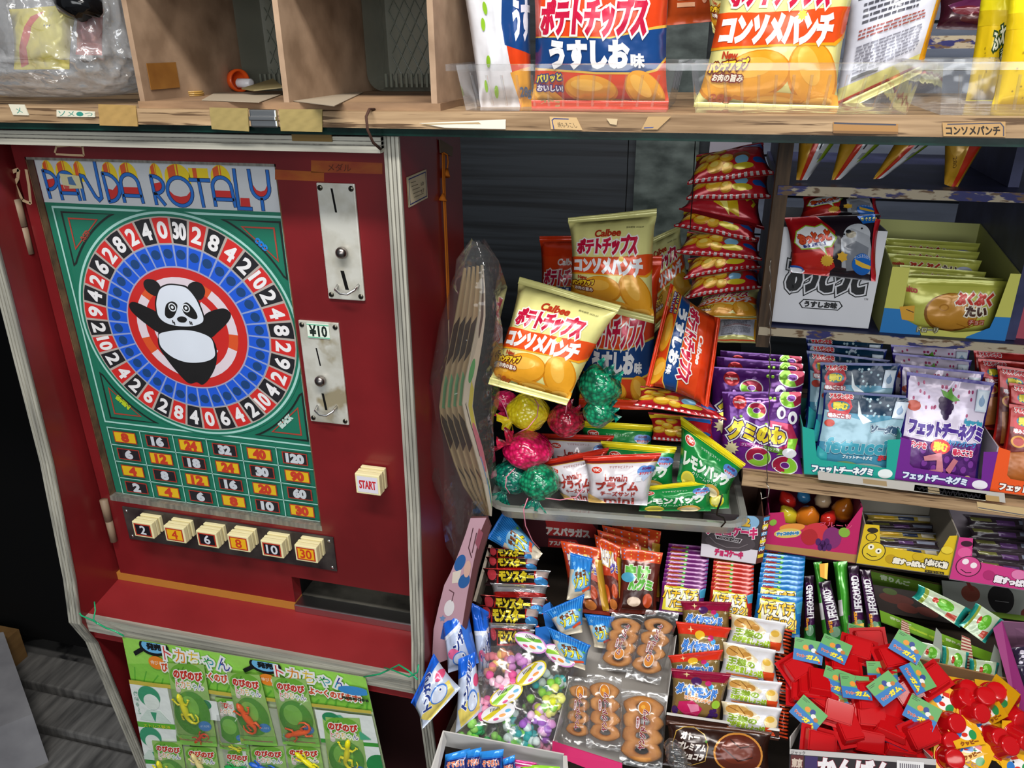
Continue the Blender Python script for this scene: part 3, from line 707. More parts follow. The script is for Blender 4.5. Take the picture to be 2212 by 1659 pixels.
button((a[0]+b[0])/2, (a[2]+b[2])/2, .0305, .0265, Design(.84, '#d9d6e2', [('t', 'START', 50, 43, 80, 42, '#c3232c', dict(b=1.6))], 'paper', 1, 1), machine)
# payout tray, ledge and bottom
TRAYM = mixmat('tray_steel', '#54524c', '#8b877d', (3, 3, 3), 8, .35, .65, .35, metal=.6)
g = MB(); g.box(SX0, XR0, DY+.018, DY+.09, SZ0-.004, SZ0, TRAYM).box(SX0-.002, SX0, DY+.018, DY+.09, SZ0, SZ1+.02, BLACK).box(SX0, XR0, DY+.055, DY+.06, SZ0, SZ1+.03, TRAYM).box(SX0, XR0, DY+.018, DY+.06, SZ1+.028, SZ1+.03, BLACK)
tr = g.build('payout_tray', machine)
MB().box(SX0, XR0, DY-.004, DY+.018, SZ0-.0115, SZ0+.0005, CHROME, .0015).build('tray_lip', tr)
g = MB(); lz = .742
g.hexa([(XL1, DY, .752), (XR0, DY, .752), (XR0, DY, .70), (XL1, DY, .70)], [(XL1, .682, lz), (XR0, .682, lz), (XR0, .682, .70), (XL1, .682, .70)], REDIN)
led = g.build('control_ledge', machine)
g = MB()
for k in range(4): g.box(XL1, XR0, .6755, .682, .7165+k*.0064, .7165+k*.0064+.0058, ALUH)
g.build('ledge_trim', led)
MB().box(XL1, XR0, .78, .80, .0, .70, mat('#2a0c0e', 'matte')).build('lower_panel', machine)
# label on the machine's side
Ds = Design(1.0, '#b5a98e', [('l', [(6, 8), (94, 8)], 4, '#2b3166'), ('l', [(6, 92), (94, 92)], 4, '#2b3166'), ('l', [(6, 8), (6, 92)], 2, '#2b3166'), ('l', [(94, 8), (94, 92)], 2, '#2b3166')]+[('l', [(14+k*3, 22+k*13), (40+k*9, 24+k*13)], 1.6, '#5d5645') for k in range(5)]+[('t', '10', 72, 42, 14, 12, '#4b4535'), ('t', '17', 72, 66, 14, 12, '#4b4535')], 'paper', 1, 1)
def fs(dx):
    def f(u, v): return np.stack([np.full_like(u, XR1+.0012+dx), .7145+.0525*u, 1.332-.0285*v], 1)
    return f
sheet('side_label', Ds, fs(0), fs(-.001), parent=machine)
# ================================================================== top shelf, wooden bins, tubs and bags
SHY, SHZ, SHB = .68, 1.394, 1.380
shelf = MB().box(-1.35, .75, SHY, .98, SHB, SHZ, W_WOOD).build('display_shelf')
tag(shelf, 'long weathered wooden shelf board above the red machine, with torn labels on its edge', 'shelf')
g = MB(); g.box(-1.35, .75, SHY+.004, .98, 1.3732, 1.3796, clear('shelf_glass', '9fc0b0', .02, .06, .03, 0)); g.box(-1.35, .75, SHY+.0035, SHY+.006, 1.3734, 1.3794, mixmat('dark_glass_edge', '#07120f', '#123830', (3, 3, 3), 6, .35, .7, .2))
tag(g.build('glass_shelf'), 'glass pane with dark green edge under the wooden top shelf', 'glass shelf')
def edge_card(name, q, D, dy=.0012, Y=SHY, parent=shelf):
    c = [at(x, y, Y-dy) for x, y in q]
    def fn(k):
        def f(u, v):
            c0, c1, c2, c3 = c
            return np.stack([((c0[i]*(1-u)+c1[i]*u)*(1-v)+(c3[i]*(1-u)+c2[i]*u)*v)+(k if i == 1 else 0)-(.0005*np.sin(9*u+5*v)**2 if i == 1 and 'tape' in name else 0) for i in range(3)], 1)
        return f
    return sheet(name, D, fn(0), fn(.0009), parent=parent)
TAPE = Design(1, '#b39158', [], 'film', 6, 6); TAPE2 = Design(1, '#a3905c', [], 'film', 6, 6)
edge_card('tape_strip', [(212, 225), (293, 228), (298, 273), (216, 271)], TAPE); edge_card('tape_strip', [(452, 232), (535, 234), (538, 284), (458, 279)], TAPE2); edge_card('tape_strip', [(602, 236), (696, 236), (696, 285), (607, 283)], TAPE2)
DW = Design(.12, '#ded9cc', [('l', [(0, 3), (30, 4), (60, 5)], 3, '#b49a72')], 'paper', 1, 1)
edge_card('torn_label', [(905, 266), (1092, 258), (1092, 279), (960, 276)], DW)
edge_card('torn_label', [(18, 225), (52, 226), (62, 249), (28, 248)], Design(.7, '#d8d3bf', [('t', 'メ', 50, 40, 40, 40, '#3b8a7d')], 'paper', 1, 1)); edge_card('torn_label', [(122, 237), (204, 241), (205, 253), (122, 252)], Design(.2, '#d8d3bf', [('t', 'ソメ●つ', 50, 10, 90, 16, '#2f8577')], 'paper', 1, 1))
edge_card('price_label', [(1187, 252), (1245, 254), (1262, 268), (1258, 281), (1190, 279)][:2]+[(1258, 281), (1190, 279)], Design(.42, '#c9a878', [('l', [(10, 42), (8, 12), (16, 6), (70, 6)], 3.5, '#3b4476'), ('t', '焼もろこし', 58, 26, 62, 18, '#5d4d3a')], 'paper', 1, 1))
edge_card('torn_label', [(1310, 256), (1334, 257), (1332, 270), (1318, 268)], Design(.6, '#cbb48e', [], 'paper', 1, 1))
edge_card('price_label', [(1400, 252), (1450, 252), (1420, 280), (1385, 280)], Design(.6, '#b8976a', [('l', [(10, 52), (60, 50)], 5, '#3c4f8a')], 'paper', 1, 1))
edge_card('price_label', [(1800, 264), (1940, 268), (1940, 290), (1800, 288)], Design(.16, '#a57a48', [('l', [(2, 1), (96, 1)], 3, '#4a4a54'), ('r', 0, 12, 100, 16, '#7b5a38')], 'paper', 1, 1))
edge_card('price_label', [(2036, 265), (2172, 263), (2172, 296), (2038, 294)], Design(.24, '#b5905f', [('l', [(8, 3), (92, 2), (97, 8), (97, 22)], 2, '#4b4a58'), ('t', 'コンソメパンチ', 48, 14, 86, 14, '#2a221d', dict(b=.5))], 'paper', 1, 1))
g = MB(); a, b = at(538, 236, SHY-.003), at(601, 276, SHY-.003); g.box(a[0], b[0], SHY-.004, SHY, b[2], a[2], CHROME, .0015); g.box(a[0], b[0], SHY-.006, SHY-.003, b[2]+.006, b[2]+.010, CHROME, .001)
g.build('shelf_clip', shelf)
g = MB(); p = [at(x, y, Y) for x, y, Y in ((812, 236, .70), (798, 236, .675), (791, 252, .668), (794, 280, .668), (806, 308, .672), (822, 322, .69))]
g.tube(p, .0013, mat('#4a332a', 'matte'), 6); tag(g.build('wire_loop'), 'brown wire loop hooked over the shelf edge above the red machine', 'wire')
a, b = at(630, 284, .692), at(718, 306, .692); tag(MB().box(a[0], b[0], .691, .693, b[2], a[2], mat('#7a6136', 'film')).build('tape_strip'), 'brown tape stuck on the head trim of the red machine', 'tape')
# --- wooden bin with three open compartments
BY = .694; bx = [at(x, y, BY)[0] for x, y in ((309, 224), (619, 218), (939, 238))]; bx = [bx[0], bx[1], bx[2]]
wb = empty('wooden_bin', ((bx[0]+bx[2])/2, .83, SHZ), 'unpainted wooden pigeonhole bin with open compartments on the top shelf', 'shelf bin')
TH = .0055
MB().box(bx[0]-TH, bx[2]+TH, BY, .97, SHZ, SHZ+.0062, W_PLY).build('bottom_board', wb)
for x in bx: MB().box(x-TH/2, x+TH/2, BY, .97, SHZ+.0062, SHZ+.128, W_PLYIN).build('divider', wb)
MB().box(bx[0]-TH, bx[2]+TH, .965, .97, SHZ+.0062, SHZ+.128, W_PLYIN).build('back_board', wb)
MB().box(bx[0]-TH, bx[2]+TH, BY, .97, SHZ+.128, SHZ+.134, W_PLY).build('top_board', wb)  # out of view, set low so that it shades the compartments
g = MB(); g.box(bx[0]+.004, bx[0]+.0045, BY+.010, BY+.055, SHZ+.016, SHZ+.040, mixmat('tape_stain', '#7c4f22', '#9a6a30', (1, 1, 1), 30, .3, .7, .4)); g.build('tape_stain', wb)
LAT = clear('lattice_plastic', 'd6ddd2', .6, .06, .15, .0, 40, '#85877a'); LATR = mat('#666a5f', 'gloss')
def lattice(x0, x1, label, y=.90):
    g = MB(); z0, z1 = SHZ+.0065, SHZ+.124; r = .018
    loop = []
    for cx, cz, a0 in ((x1-r, z0+r, -PI/2), (x1-r, z1-r, 0), (x0+r, z1-r, PI/2), (x0+r, z0+r, PI)):
        loop += [(cx+r*math.cos(a0+k*PI/10), cz+r*math.sin(a0+k*PI/10)) for k in range(6)]
    cx, cz = (x0+x1)/2, (z0+z1)/2
    inn = [(cx+(p[0]-cx)*.82, cz+(p[1]-cz)*.90) for p in loop]
    n = len(loop); g.add([(p[0], y-.035, p[1]) for p in loop]+[(p[0], y, p[1]) for p in inn], [(i, (i+1) % n, n+(i+1) % n, n+i) for i in range(n)]+[tuple(range(n, 2*n))], LAT, False)
    xi0, xi1, zi0, zi1 = min(p[0] for p in inn), max(p[0] for p in inn), min(p[1] for p in inn), max(p[1] for p in inn)
    st = .0125
    for sgn in (1, -1):
        k = -40
        while k < 40:
            c = k*st; pts = []
            for t in np.linspace(zi0+.006, zi1-.004, 30):
                x = cx+c+sgn*(t-cz)*.55
                if xi0+.004 < x < xi1-.004: pts.append((x, y-.0012, t))
            if len(pts) > 1: g.tube([pts[0], pts[-1]], .00065, LATR, 4, False)
            k += 1
    for k in range(int((x1-x0-.04)/.006)): g.box(x0+.02+k*.006, x0+.0225+k*.006, y-.033, y-.03, z0+.004, z0+.018, LATR)
    tag(g.build('lattice_tray'), label, 'plastic tray', 'clear lattice trays in the wooden bin')
lattice(bx[0]+.006, bx[1]-.006, 'clear lattice plastic tray standing in the bin compartment behind the orange cap')
lattice(bx[1]+.006, bx[2]-.006, 'clear lattice plastic tray standing in the empty right bin compartment')
FZ = SHZ+.0062
p = atz(417, 207, FZ)
for k in range(3):
    tag(MB().lathe([(.0108, 0), (.0116, .0004), (.0116, .0013), (.0108, .0017)], mat('#b08a48', 'gloss'), 28, Matrix.Translation((p[0]+.0006*(k % 2), p[1]-.0005*k, FZ+k*.00175))).build('coin'),
        ['bottom', 'middle', 'upper'][k]+' brass coin of the small stack in the wooden bin', 'coin', 'stacked coins in the wooden bin')
p = atz(508, 199, FZ); ORC = mat('#e2551d', 'gloss')
g = MB(); R = Matrix.Translation((p[0]+.002, p[1]+.005, FZ+.0122)) @ Matrix.Rotation(math.radians(60), 4, 'Z') @ Matrix.Rotation(PI/2, 4, 'X')
g.lathe([(.0095, -.007), (.0115, -.006), (.0122, 0), (.0122, .006), (.0100, .006), (.0092, -.002), (.0088, -.0065)], ORC, 24, R)
cap = tag(g.build('bottle_cap'), 'orange cap with a white nozzle lying in the wooden bin', 'cap')
MB().lathe([(.0045, .0), (.0052, .001), (.0048, .020), (.003, .0205)], mat('#e6e4e8', 'gloss'), 16, Matrix.Translation((p[0]+.004, p[1]+.003, FZ+.0095)) @ Matrix.Rotation(math.radians(75), 4, 'Z') @ Matrix.Rotation(PI/2, 4, 'X')).build('nozzle', cap)
def flat(name, pts, z, col, label, cat, lift=0, th=.0006):
    q = [atz(x, y, z) for x, y in pts]; g = MB()
    a = [(p[0], p[1], z+lift*(i % 2)) for i, p in enumerate(q)]
    g.hexa(a, [(x, y, zz+th) for x, y, zz in a], col); return tag(g.build(name), label, cat)
CARDB = mat('#7d704d', 'paper'); CARDW = mat('#a89a86', 'paper')
flat('paper_scrap', [(436, 217), (560, 222), (610, 204), (470, 198)], FZ+.0004, CARDW, 'beige paper lining torn at its edge in the left bin compartment', 'paper')
flat('paper_scrap', [(634, 219), (722, 230), (785, 200), (690, 197)], FZ+.0004, CARDW, 'beige paper lining in the right bin compartment', 'paper')
g = MB(); q = [at(x, y, Y) for x, y, Y in ((522, 193, .79), (548, 197, .775), (612, 190, .785), (590, 172, .81))]
g.hexa([tuple(v) for v in q], [tuple(v+np.array([0, 0, .0012])) for v in q], CARDB); tag(g.build('card_scrap'), 'khaki torn card scrap lying beside the orange cap', 'card')
# --- crumpled clear bag with snacks at the left
BAG = clear('crumpled_bag_film', 'fff', .26, .14, .16, .9, 45, '#e4e4e6')
def sack(name, c, r, m, seed=1, amp=.10, ex=.55, seg=36, neck=0, M=None, crk=0):
    rnd = random.Random(seed); ph = [[rnd.uniform(0, 6.28) for _ in range(3)]+[rnd.uniform(2, 9) for _ in range(3)] for _ in range(9)]
    bm = bmesh.new(); bmesh.ops.create_uvsphere(bm, u_segments=seg, v_segments=seg*2//3, radius=1)
    for v in bm.verts:
        p = v.co; s = [math.copysign(abs(t)**ex, t) for t in p]
        k = 1+amp*sum(abs(math.sin(q[3]*p.x+q[0])*math.sin(q[4]*p.y+q[1])*math.sin(q[5]*p.z+q[2])) for q in ph)/3
        if crk:
            for q in ph[:6]: k += crk*(.5-abs(math.sin(q[3]*2.3*(p.x+.3*p.z)+q[0]+1.7*math.sin(q[4]*p.y*1.5+q[1])+1.3*math.sin(q[5]*p.z*1.7+q[2]))))
        v.co = Vector((s[0]*r[0]*k, s[1]*r[1]*k, s[2]*r[2]*(k if s[2] > -.6 else 1)))
        if M is not None: v.co = M @ v.co
        v.co += Vector(c)
    g = MB(); g.bm(bm, m, True); return g
b0 = at(140, 222, .76)
big = sack('snack_bag', (b0[0]+.0, .775, SHZ+.115), (.112, .075, .110), BAG, 3, .10, .5, 90, crk=.035).build('snack_bag')
tag(big, 'crumpled clear bag full of yellow and red snacks, beside the wooden bin', 'bag of snacks')
g = MB().tube([at(130, -12, .72), at(150, 8, .70), at(175, 16, .695), at(195, 12, .70), at(200, -6, .715)], [.010, .013, .013, .012, .009], mat('#0c0c0e', 'gloss'), 10); g.build('black_clip', big)
# ------------------------------------------------------------------ chip packet artwork (100 x 125)
CRIM = '#c4163f'
def chips(lst): return [('=',)]+[('e', x, y, rx, ry, '#d98a17', r) for x, y, rx, ry, r in lst]+[('=',)]+[('e', x, y-1, rx*.93, ry*.90, '#eda52a', r) for x, y, rx, ry, r in lst]+[('=',)]+[('e', x-rx*.15, y-ry*.3, rx*.6, ry*.4, '#f3b84a', r) for x, y, rx, ry, r in lst]+[('+',)]
def chipname(cx, cy, w, h, per=.12, rot=-3): return ('t', 'ポテトチップス', cx, cy, w, h, CRIM, dict(rot=rot, per=per, sk=.12, b=1.1, ol=[('#f2eee8', 2.6)]))
DCON = Design(1.25, '#e6e092', [('r', 0, 0, 100, 5, '#d9d488')]+chips([(38, 98, 26, 17, -8), (12, 104, 18, 12, 30), (80, 96, 24, 18, 60), (58, 117, 24, 8, 0), (88, 118, 18, 9, -10)])+[
    ('p', [(0, 58), (30, 58.5), (65, 56), (100, 50), (104, 58), (100, 70), (94, 76), (60, 78), (30, 80), (0, 82)], '#efa31f'), ('p', [(0, 57), (30, 57.5), (65, 55), (100, 49), (102, 60), (98, 69), (92, 74), (60, 76.5), (30, 78.5), (0, 80)], '#e4501a'),
    ('t', 'Calbee', 47, 26, 30, 8.5, '#b5341c', dict(b=.5, rot=-2, sk=.15)), chipname(46, 42, 72, 21), ('t', 'コンソメパンチ', 47, 67, 82, 18, '#f3f1f2', dict(per=.12, rot=-2, sk=.05, b=1.3)), ('star', 64, 58, 4, 2.4, 8, '#eebc26'),
    ('t', '賞味期限 2022.07', 78, 20, 20, 2.2, '#4a4a30'), ('t', 'New', 16, 85, 11, 4.5, '#b5341c', dict(b=.3)), ('t', 'パンチアップ', 17, 92, 28, 6.5, '#f5cf2e', dict(rot=-8, b=.5, ol=[('#6b2415', 1.4)])), ('t', 'お肉の旨み', 18, 100, 22, 4.6, '#f7eedd', dict(b=.2, ol=[('#7a2418', 1)])), ('t', '28g', 17, 114, 15, 6, '#b5571c', dict(b=.4))], 'film', 12, 14, back='#dcdce4')
DUSU = Design(1.25, '#dd4418', [('r', 0, 0, 100, 30, '#d63a12')]+[('p', [(0, 72.5), (60, 73.5), (100, 64), (100, 88), (94, 96), (85, 98.5), (50, 98.5), (0, 95.5)], '#e0b347'), ('p', [(0, 73.5), (60, 74.5), (100, 66), (100, 86), (93, 94.5), (84, 97), (50, 97), (0, 94)], '#17427f')]+chips([(45, 109, 20, 10, 5), (12, 117, 18, 8, 30), (84, 110, 16, 12, 50), (62, 121, 16, 5, 0)])+[
    ('t', 'Calbee', 47, 38, 32, 9, '#f2e6e0', dict(b=.5, sk=.15)), chipname(47, 60, 78, 24, .1, -1), ('t', 'うすしお', 44, 85, 58, 17, '#f1f1f4', dict(b=1.3)), ('t', '味', 80, 89, 9, 9, '#f1f1f4', dict(b=.5)), ('t', 'パリッと', 13, 101, 20, 5, '#efd63c', dict(rot=-6, b=.3, ol=[('#23346b', 1.1)])), ('t', 'おいしい!', 14, 108, 20, 4, '#e9e3ec', dict(b=.2, ol=[('#4a2c6b', 1)])), ('t', '28g', 14, 119, 14, 5, '#8d6a2c', dict(b=.3))], 'film', 12, 14, back='#d9dbe2')
DUSL = Design(1.3, '#dfe0e6', [('p', [(45, 0), (100, 0), (100, 130), (78, 130), (62, 96), (55, 72), (62, 48), (50, 20)], '#dd4418'), ('p', [(58, 52), (100, 42), (100, 92), (56, 86), (53, 72)], '#17427f'), ('p', [(62, 104), (100, 100), (100, 130), (80, 130)], '#f0a92b'), ('t', 'うす', 86, 70, 26, 24, '#eef', dict(b=1.3)), ('t', 'スナ', 88, 38, 24, 22, CRIM, dict(b=1, ol=[('#eee', 2.2)])), ('t', '28g', 88, 118, 20, 8, '#5b6a86', dict(b=.4))]+[('e', x, y, 3.2, 4.2, '#8fbf2f', a) for x, y, a in ((18, 40, 20), (30, 62, -20), (24, 72, 10), (26, 96, 30), (16, 112, 0), (34, 116, 12))], 'film', 12, 14, back='#d9dbe2')
def lines(x0, y0, w, n, dy, col='#8d8d9a', t=1.1, seed=1):
    r = random.Random(seed); out = [('=',)]
    for k in range(n):
        x = x0
        while x < x0+w-3:
            d = min(r.uniform(3, 9), x0+w-x); out.append(('r', x, y0+k*dy, x+d-1.2, y0+k*dy+t*1.3, col)); x += d
    return out+[('+',)]
DBACK = Design(1.25, '#d9dae6', [('r', 0, 104, 100, 114, '#e6e08a'), ('r', 0, 114, 100, 119, '#e4501a'), ('r', 0, 119, 100, 125, '#e6e08a'), ('r', 92, 0, 100, 112, '#efa51f'), ('r', 8, 8, 86, 22, '#d3cdb8'), ('l', [(8, 40), (86, 40)], .9, '#3d3d46')]+lines(12, 28, 70, 5, 2.6)+lines(14, 44, 60, 4, 4.5, '#55555f', 1.6, 3)+lines(12, 64, 72, 3, 2.8, '#a45b55', 1, 4)+lines(12, 76, 72, 8, 2.8, '#8b8b98', 1, 5)+[('r', 12, 99, 40, 102, '#777')], 'film', 12, 14, back='#e6e08a')
DCORN = Design(1.5, '#e9c81d', [('r', 0, 0, 100, 46, '#2b8a35'), ('r', 0, 46, 100, 58, '#f1e11f'), ('r', 0, 58, 100, 72, '#dcc019'), ('t', 'ふわっと', 50, 76, 52, 17, '#e9edd8', dict(rot=-28, b=.6, ol=[('#2c4a1c', 2.5)])), ('t', '香味', 56, 94, 24, 13, '#e9edd8', dict(rot=-28, ol=[('#2c4a1c', 2)])), ('r', 0, 140, 100, 150, '#f1e81c')]+[('e', random.Random(k).uniform(5, 95), random.Random(k+50).uniform(78, 136), .9, .9, '#a98f20') for k in range(30)]+[('e', 86, 118, 8, 12, '#d9b01b')], 'film', 12, 14, back='#e2c11b')
DBROWN = Design(1.2, '#b5481c', [('r', 0, 0, 100, 60, '#c25522')]+[('r', 20+k % 2, 20+k*11, 56, 27+k*11, '#f2b38c') for k in range(7)]+[('e', 75, 60, 8, 28, '#f0a888')], 'film', 8, 8)
# --- clear tubs holding the chip bags
TUB = clear('clear_tub_plastic', 'fff', .05, .07, .07, .15, 25)
def tub(name, x0, x1, y0, y1, z0, z1, label, ribs=True, fl=.007, tp=.006, m=TUB, group=None):
    g = MB(); b = [(x0+tp, y0+tp), (x1-tp, y0+tp), (x1-tp, y1-tp), (x0+tp, y1-tp)]; t = [(x0, y0), (x1, y0), (x1, y1), (x0, y1)]
    g.add([(x, y, z0) for x, y in b]+[(x, y, z1) for x, y in t], [(3, 2, 1, 0)]+[(i, (i+1) % 4, 4+(i+1) % 4, 4+i) for i in range(4)], m)
    o = [(x0-fl, y0-fl), (x1+fl, y0-fl), (x1+fl, y1+fl), (x0-fl, y1+fl)]
    g.add([(x, y, z1) for x, y in t]+[(x, y, z1+.001) for x, y in o]+[(x, y, z1-.0045) for x, y in o], [(i, (i+1) % 4, 4+(i+1) % 4, 4+i) for i in range(4)]+[(4+i, 4+(i+1) % 4, 8+(i+1) % 4, 8+i) for i in range(4)], m)
    if ribs:
        n = max(4, int((x1-x0)/.0125))
        for k in range(1, n):
            u = k/n; xb, xt = x0+tp+(x1-x0-2*tp)*u, x0+(x1-x0)*u
            g.hexa([(xb-.0012, y0+tp, z0+.004), (xb+.0012, y0+tp, z0+.004), (xb+.0008, y0+tp-.0014, z0+.004), (xb-.0008, y0+tp-.0014, z0+.004)], [(xt-.0012, y0+.001, z1-.008), (xt+.0012, y0+.001, z1-.008), (xt+.0008, y0-.0004, z1-.008), (xt-.0008, y0-.0004, z1-.008)], m)
    return tag(g.build(name), label, 'tub', group)
zt = 1.4315
tub('clear_tub', -.2275, -.0405, .694, .83, SHZ+.0003, zt, 'clear ribbed plastic tub holding the salt chip bags')
tub('clear_tub', -.0290, .1440, .694, .83, SHZ+.0003, zt, 'clear ribbed plastic tub holding the pale yellow chip bag')
tub('clear_tub', .156, .330, .694, .83, SHZ+.0003, zt, 'clear ribbed plastic tub at the right end, holding the green and yellow corn bags')
G = 'potato chip bags in the tubs on the top shelf'
packet('chip_bag', DUSL, [(968, -190), (1150, -200), (1150, 238), (1040, 243)], .700, 4, 14, .020, .5, .002, seed=1, label='white backed orange and blue chip bag turned sideways, leftmost in the tubs', cat='chip bag', group=G)
packet('chip_bag', DUSU, [(1140, -160), (1462, -160), (1444, 242), (1150, 240)], .672, 3, 0, .022, .5, .0018, seed=2, seals=('#d2ccd0' if 0 else '#d63a12', '#c9330f'), label='orange chip bag with blue band facing front in the left tub', cat='chip bag', group=G)
packet('chip_bag', DCON, [(1570, -165), (1888, -150), (1806, 253), (1496, 244)], .672, 5, 0, .024, .5, .002, seed=3, seals=('#dcd78a', '#dcd78a'), pinch=.12, label='pale yellow chip bag with orange band standing in the middle tub', cat='chip bag', group=G)
packet('chip_bag', DBACK, [(1840, -110), (2090, -160), (1990, 158), (1800, 252)], .700, 6, 4, .016, .5, .003, seed=4, seals=(None, '#dcd78a'), label='chip bag seen from its white printed back, leaning in the middle tub', cat='chip bag', group=G)
packet('chip_bag', DCON, [(1505, -150), (1640, -200), (1620, 150), (1540, 70)], .745, 6, 0, .012, .5, .002, seed=5, seals=('#dcd78a', '#dcd78a'), label='yellow chip bag mostly hidden behind the front bag in the middle tub', cat='chip bag', group=G)
packet('snack_bag', DBROWN, [(1436, -110), (1560, -100), (1550, 46), (1440, 55)], .80, 5, 0, .012, .5, .001, seed=6, label='brown and orange snack bag hanging behind the gap between the tubs', cat='snack bag')
packet('corn_snack_bag', DCORN, [(2130, -120), (2290, -110), (2190, 236), (2082, 240)], .715, 6, -6, .014, .5, .002, seed=7, seals=('#1f7a2c', '#f1e81c'), label='green and yellow corn snack bag leaning in the right tub, the inner one', cat='snack bag', group='corn snack bags in the right tub')
packet('corn_snack_bag', DCORN, [(2190, -120), (2400, -120), (2360, 262), (2138, 254)], .672, 5, 0, .020, .5, .002, seed=8, seals=('#1f7a2c', '#f1e81c'), label='green and yellow corn snack bag in front at the right edge of the top shelf', cat='snack bag', group='corn snack bags in the right tub')
# blue ledge with dark snack bags behind the tubs
g = MB(); a, b = at(1960, 78, .97), at(2212, 104, .97); zz = .5*(a[2]+b[2]); g.box(a[0]-.0, .75, .985, 1.25, b[2], a[2], W_BLUE)
tag(g.build('painted_ledge'), 'dark blue painted ledge behind the tubs of the top shelf', 'shelf')
DDK = Design(.6, '#3a1420', [('p', [(10, 20), (40, 8), (90, 14), (95, 30), (60, 40), (20, 36)], '#5a1f45'), ('t', 'Sablé', 78, 14, 26, 10, '#6e2a2a'), ('e', 40, 30, 24, 8, '#6b1e2a'), ('e', 60, 44, 30, 8, '#4a1a1a')], 'film', 6, 6)
packet('snack_bag', DDK, [(2030, -10), (2175, -6), (2165, 68), (2022, 62)], 1.02, 15, 0, .014, .5, .002, seed=9, label='dark maroon snack bag on the blue ledge behind the tubs', cat='snack bag')
# yellow and red packs inside the crumpled bag
DY1 = Design(1.2, '#e2d12c', [('r', 60, 0, 100, 120, '#ded02a'), ('p', [(38, 20), (56, 10), (30, 110), (14, 116)], '#d8482a'), ('t', '...', 70, 40, 10, 4, '#554')], 'film', 6, 6); DR1 = Design(.8, '#b0453f', [('r', 0, 60, 100, 80, '#cf5a4f'), ('r', 0, 0, 100, 14, '#e0b9b0')], 'film', 6, 6)
packet('snack_pack', DY1, [(20, 20), (170, 10), (150, 150), (30, 150)], ('Y', .728), 10, 0, .012, .5, .002, seed=10, label='yellow snack pack seen inside the crumpled clear bag', cat='snack pack')
packet('snack_pack', DR1, [(165, 20), (225, 20), (222, 120), (165, 118)], ('Y', .728), 10, 0, .010, .5, .002, seed=11, label='red snack pack seen inside the crumpled clear bag', cat='snack pack')
# ================================================================== display unit on the right: post, boards
def zat(z, x, y): return at(x, y, z)
UY = .878
unit = empty('display_unit', (.25, .95, .95), 'dark blue painted wooden shelf unit right of the red machine', 'shelf unit')
g = MB(); a, b = at(1696, 307, UY), at(1646, 752, UY)
g.hexa([(a[0]-.005, UY, 1.372), (a[0]+.009, UY, 1.372), (a[0]+.009, UY+.02, 1.372), (a[0]-.005, UY+.02, 1.372)], [(b[0]-.007, UY, 1.128), (b[0]+.007, UY, 1.128), (b[0]+.007, UY+.02, 1.128), (b[0]-.007, UY+.02, 1.128)], W_POST); g.build('post', unit)
MB().box(.066, .072, UY+.02, 1.16, 1.145, 1.372, W_BLUEIN).build('side_board', unit)
MB().box(.062, .62, UY, 1.16, 1.2993, 1.3087, W_BLUEIN).box(.062, .62, UY-.002, UY, 1.2991, 1.3089, W_BLUE).build('shelf_board', unit)
MB().box(.060, .62, UY, 1.16, 1.1432, 1.1522, W_BLUEIN).box(.060, .62, UY-.002, UY, 1.1430, 1.1524, W_BLUE).build('shelf_board', unit)
MB().box(.062, .62, UY-.006, 1.16, .9485, .9628, W_WOOD).build('shelf_board', unit)
MB().box(.312, .322, UY+.012, 1.16, 1.153, 1.299, W_BLUEIN).build('divider', unit)
MB().box(.286, .296, UY+.03, 1.16, 1.309, 1.372, W_BLUEIN).build('divider', unit)
E3 = UY-.006
def onboard(name, q, D): return edge_card(name, q, D, .0006, E3, unit)
DLAB = Design(.1, '#bdb9b2', [('r', 25, 2, 38, 8, '#a58e6a'), ('r', 60, 3, 66, 9, '#9c8a6c'), ('r', 90, 4, 97, 10, '#b3945f')], 'paper', 1, 1)
onboard('torn_label', [(1766, 1019), (2170, 1066), (2172, 1086), (1768, 1036)], DLAB)
r_ = random.Random(4); sc_ = [(6+k*1.9, 11+8*math.sin(k*1.9)+r_.uniform(-4, 4)) for k in range(46)]
onboard('scribbled_label', [(1976, 1047), (2131, 1067), (2129, 1082), (1974, 1060)], Design(.2, '#cfc7b4', [('l', sc_, 2, '#17151a'), ('l', [(4, 8), (30, 12), (60, 8), (92, 12)], 2, '#17151a')], 'paper', 1, 1))
onboard('price_label', [(2110, 1084), (2230, 1100), (2230, 1118), (2112, 1100)], Design(.16, '#c6ab7d', [('l', [(2, 12), (98, 14)], 2, '#5a5a62')], 'paper', 1, 1))
# back of the shop: pale pillar and window boards
MB().box(-.02, .055, 1.56, 1.61, .9, 2.2, mat('#8f8b96', 'paper')).build('trim_2')['kind'] = 'structure'
g = MB()
for k in range(9): g.box(.075, .85, 1.595, 1.612, .95+k*.075, 1.02+k*.075, mixmat('grey_blue_board%d' % k, '#4b5262', '#687083', (2, 2, 14), 3, .3, .7, .5))
g.build('wall_panel')['kind'] = 'structure'
MB().box(-.16, -.04, 1.595, 1.612, 1.02, 1.75, mixmat('window_green_grey', '#2b3432', '#5c6663', (5, 5, 9), 4, .35, .7, .4)).build('window_1')['kind'] = 'structure'
def thread(name, pts, r, col, label, cat='string', fin='matte'):
    return tag(MB().tube([at(*p) for p in pts], r, mat(col, fin), 5).build(name), label, cat)
thread('black_cord', [(1358, 296, .95), (1354, 400, .95), (1350, 470, .95)], .0006, '#111', 'thin black cord hanging in front of the back window, the left one')
thread('black_cord', [(1502, 300, .93), (1496, 420, .93), (1490, 500, .93)], .0006, '#111', 'thin black cord hanging beside the stack of red snack packets')
g = MB(); P = []
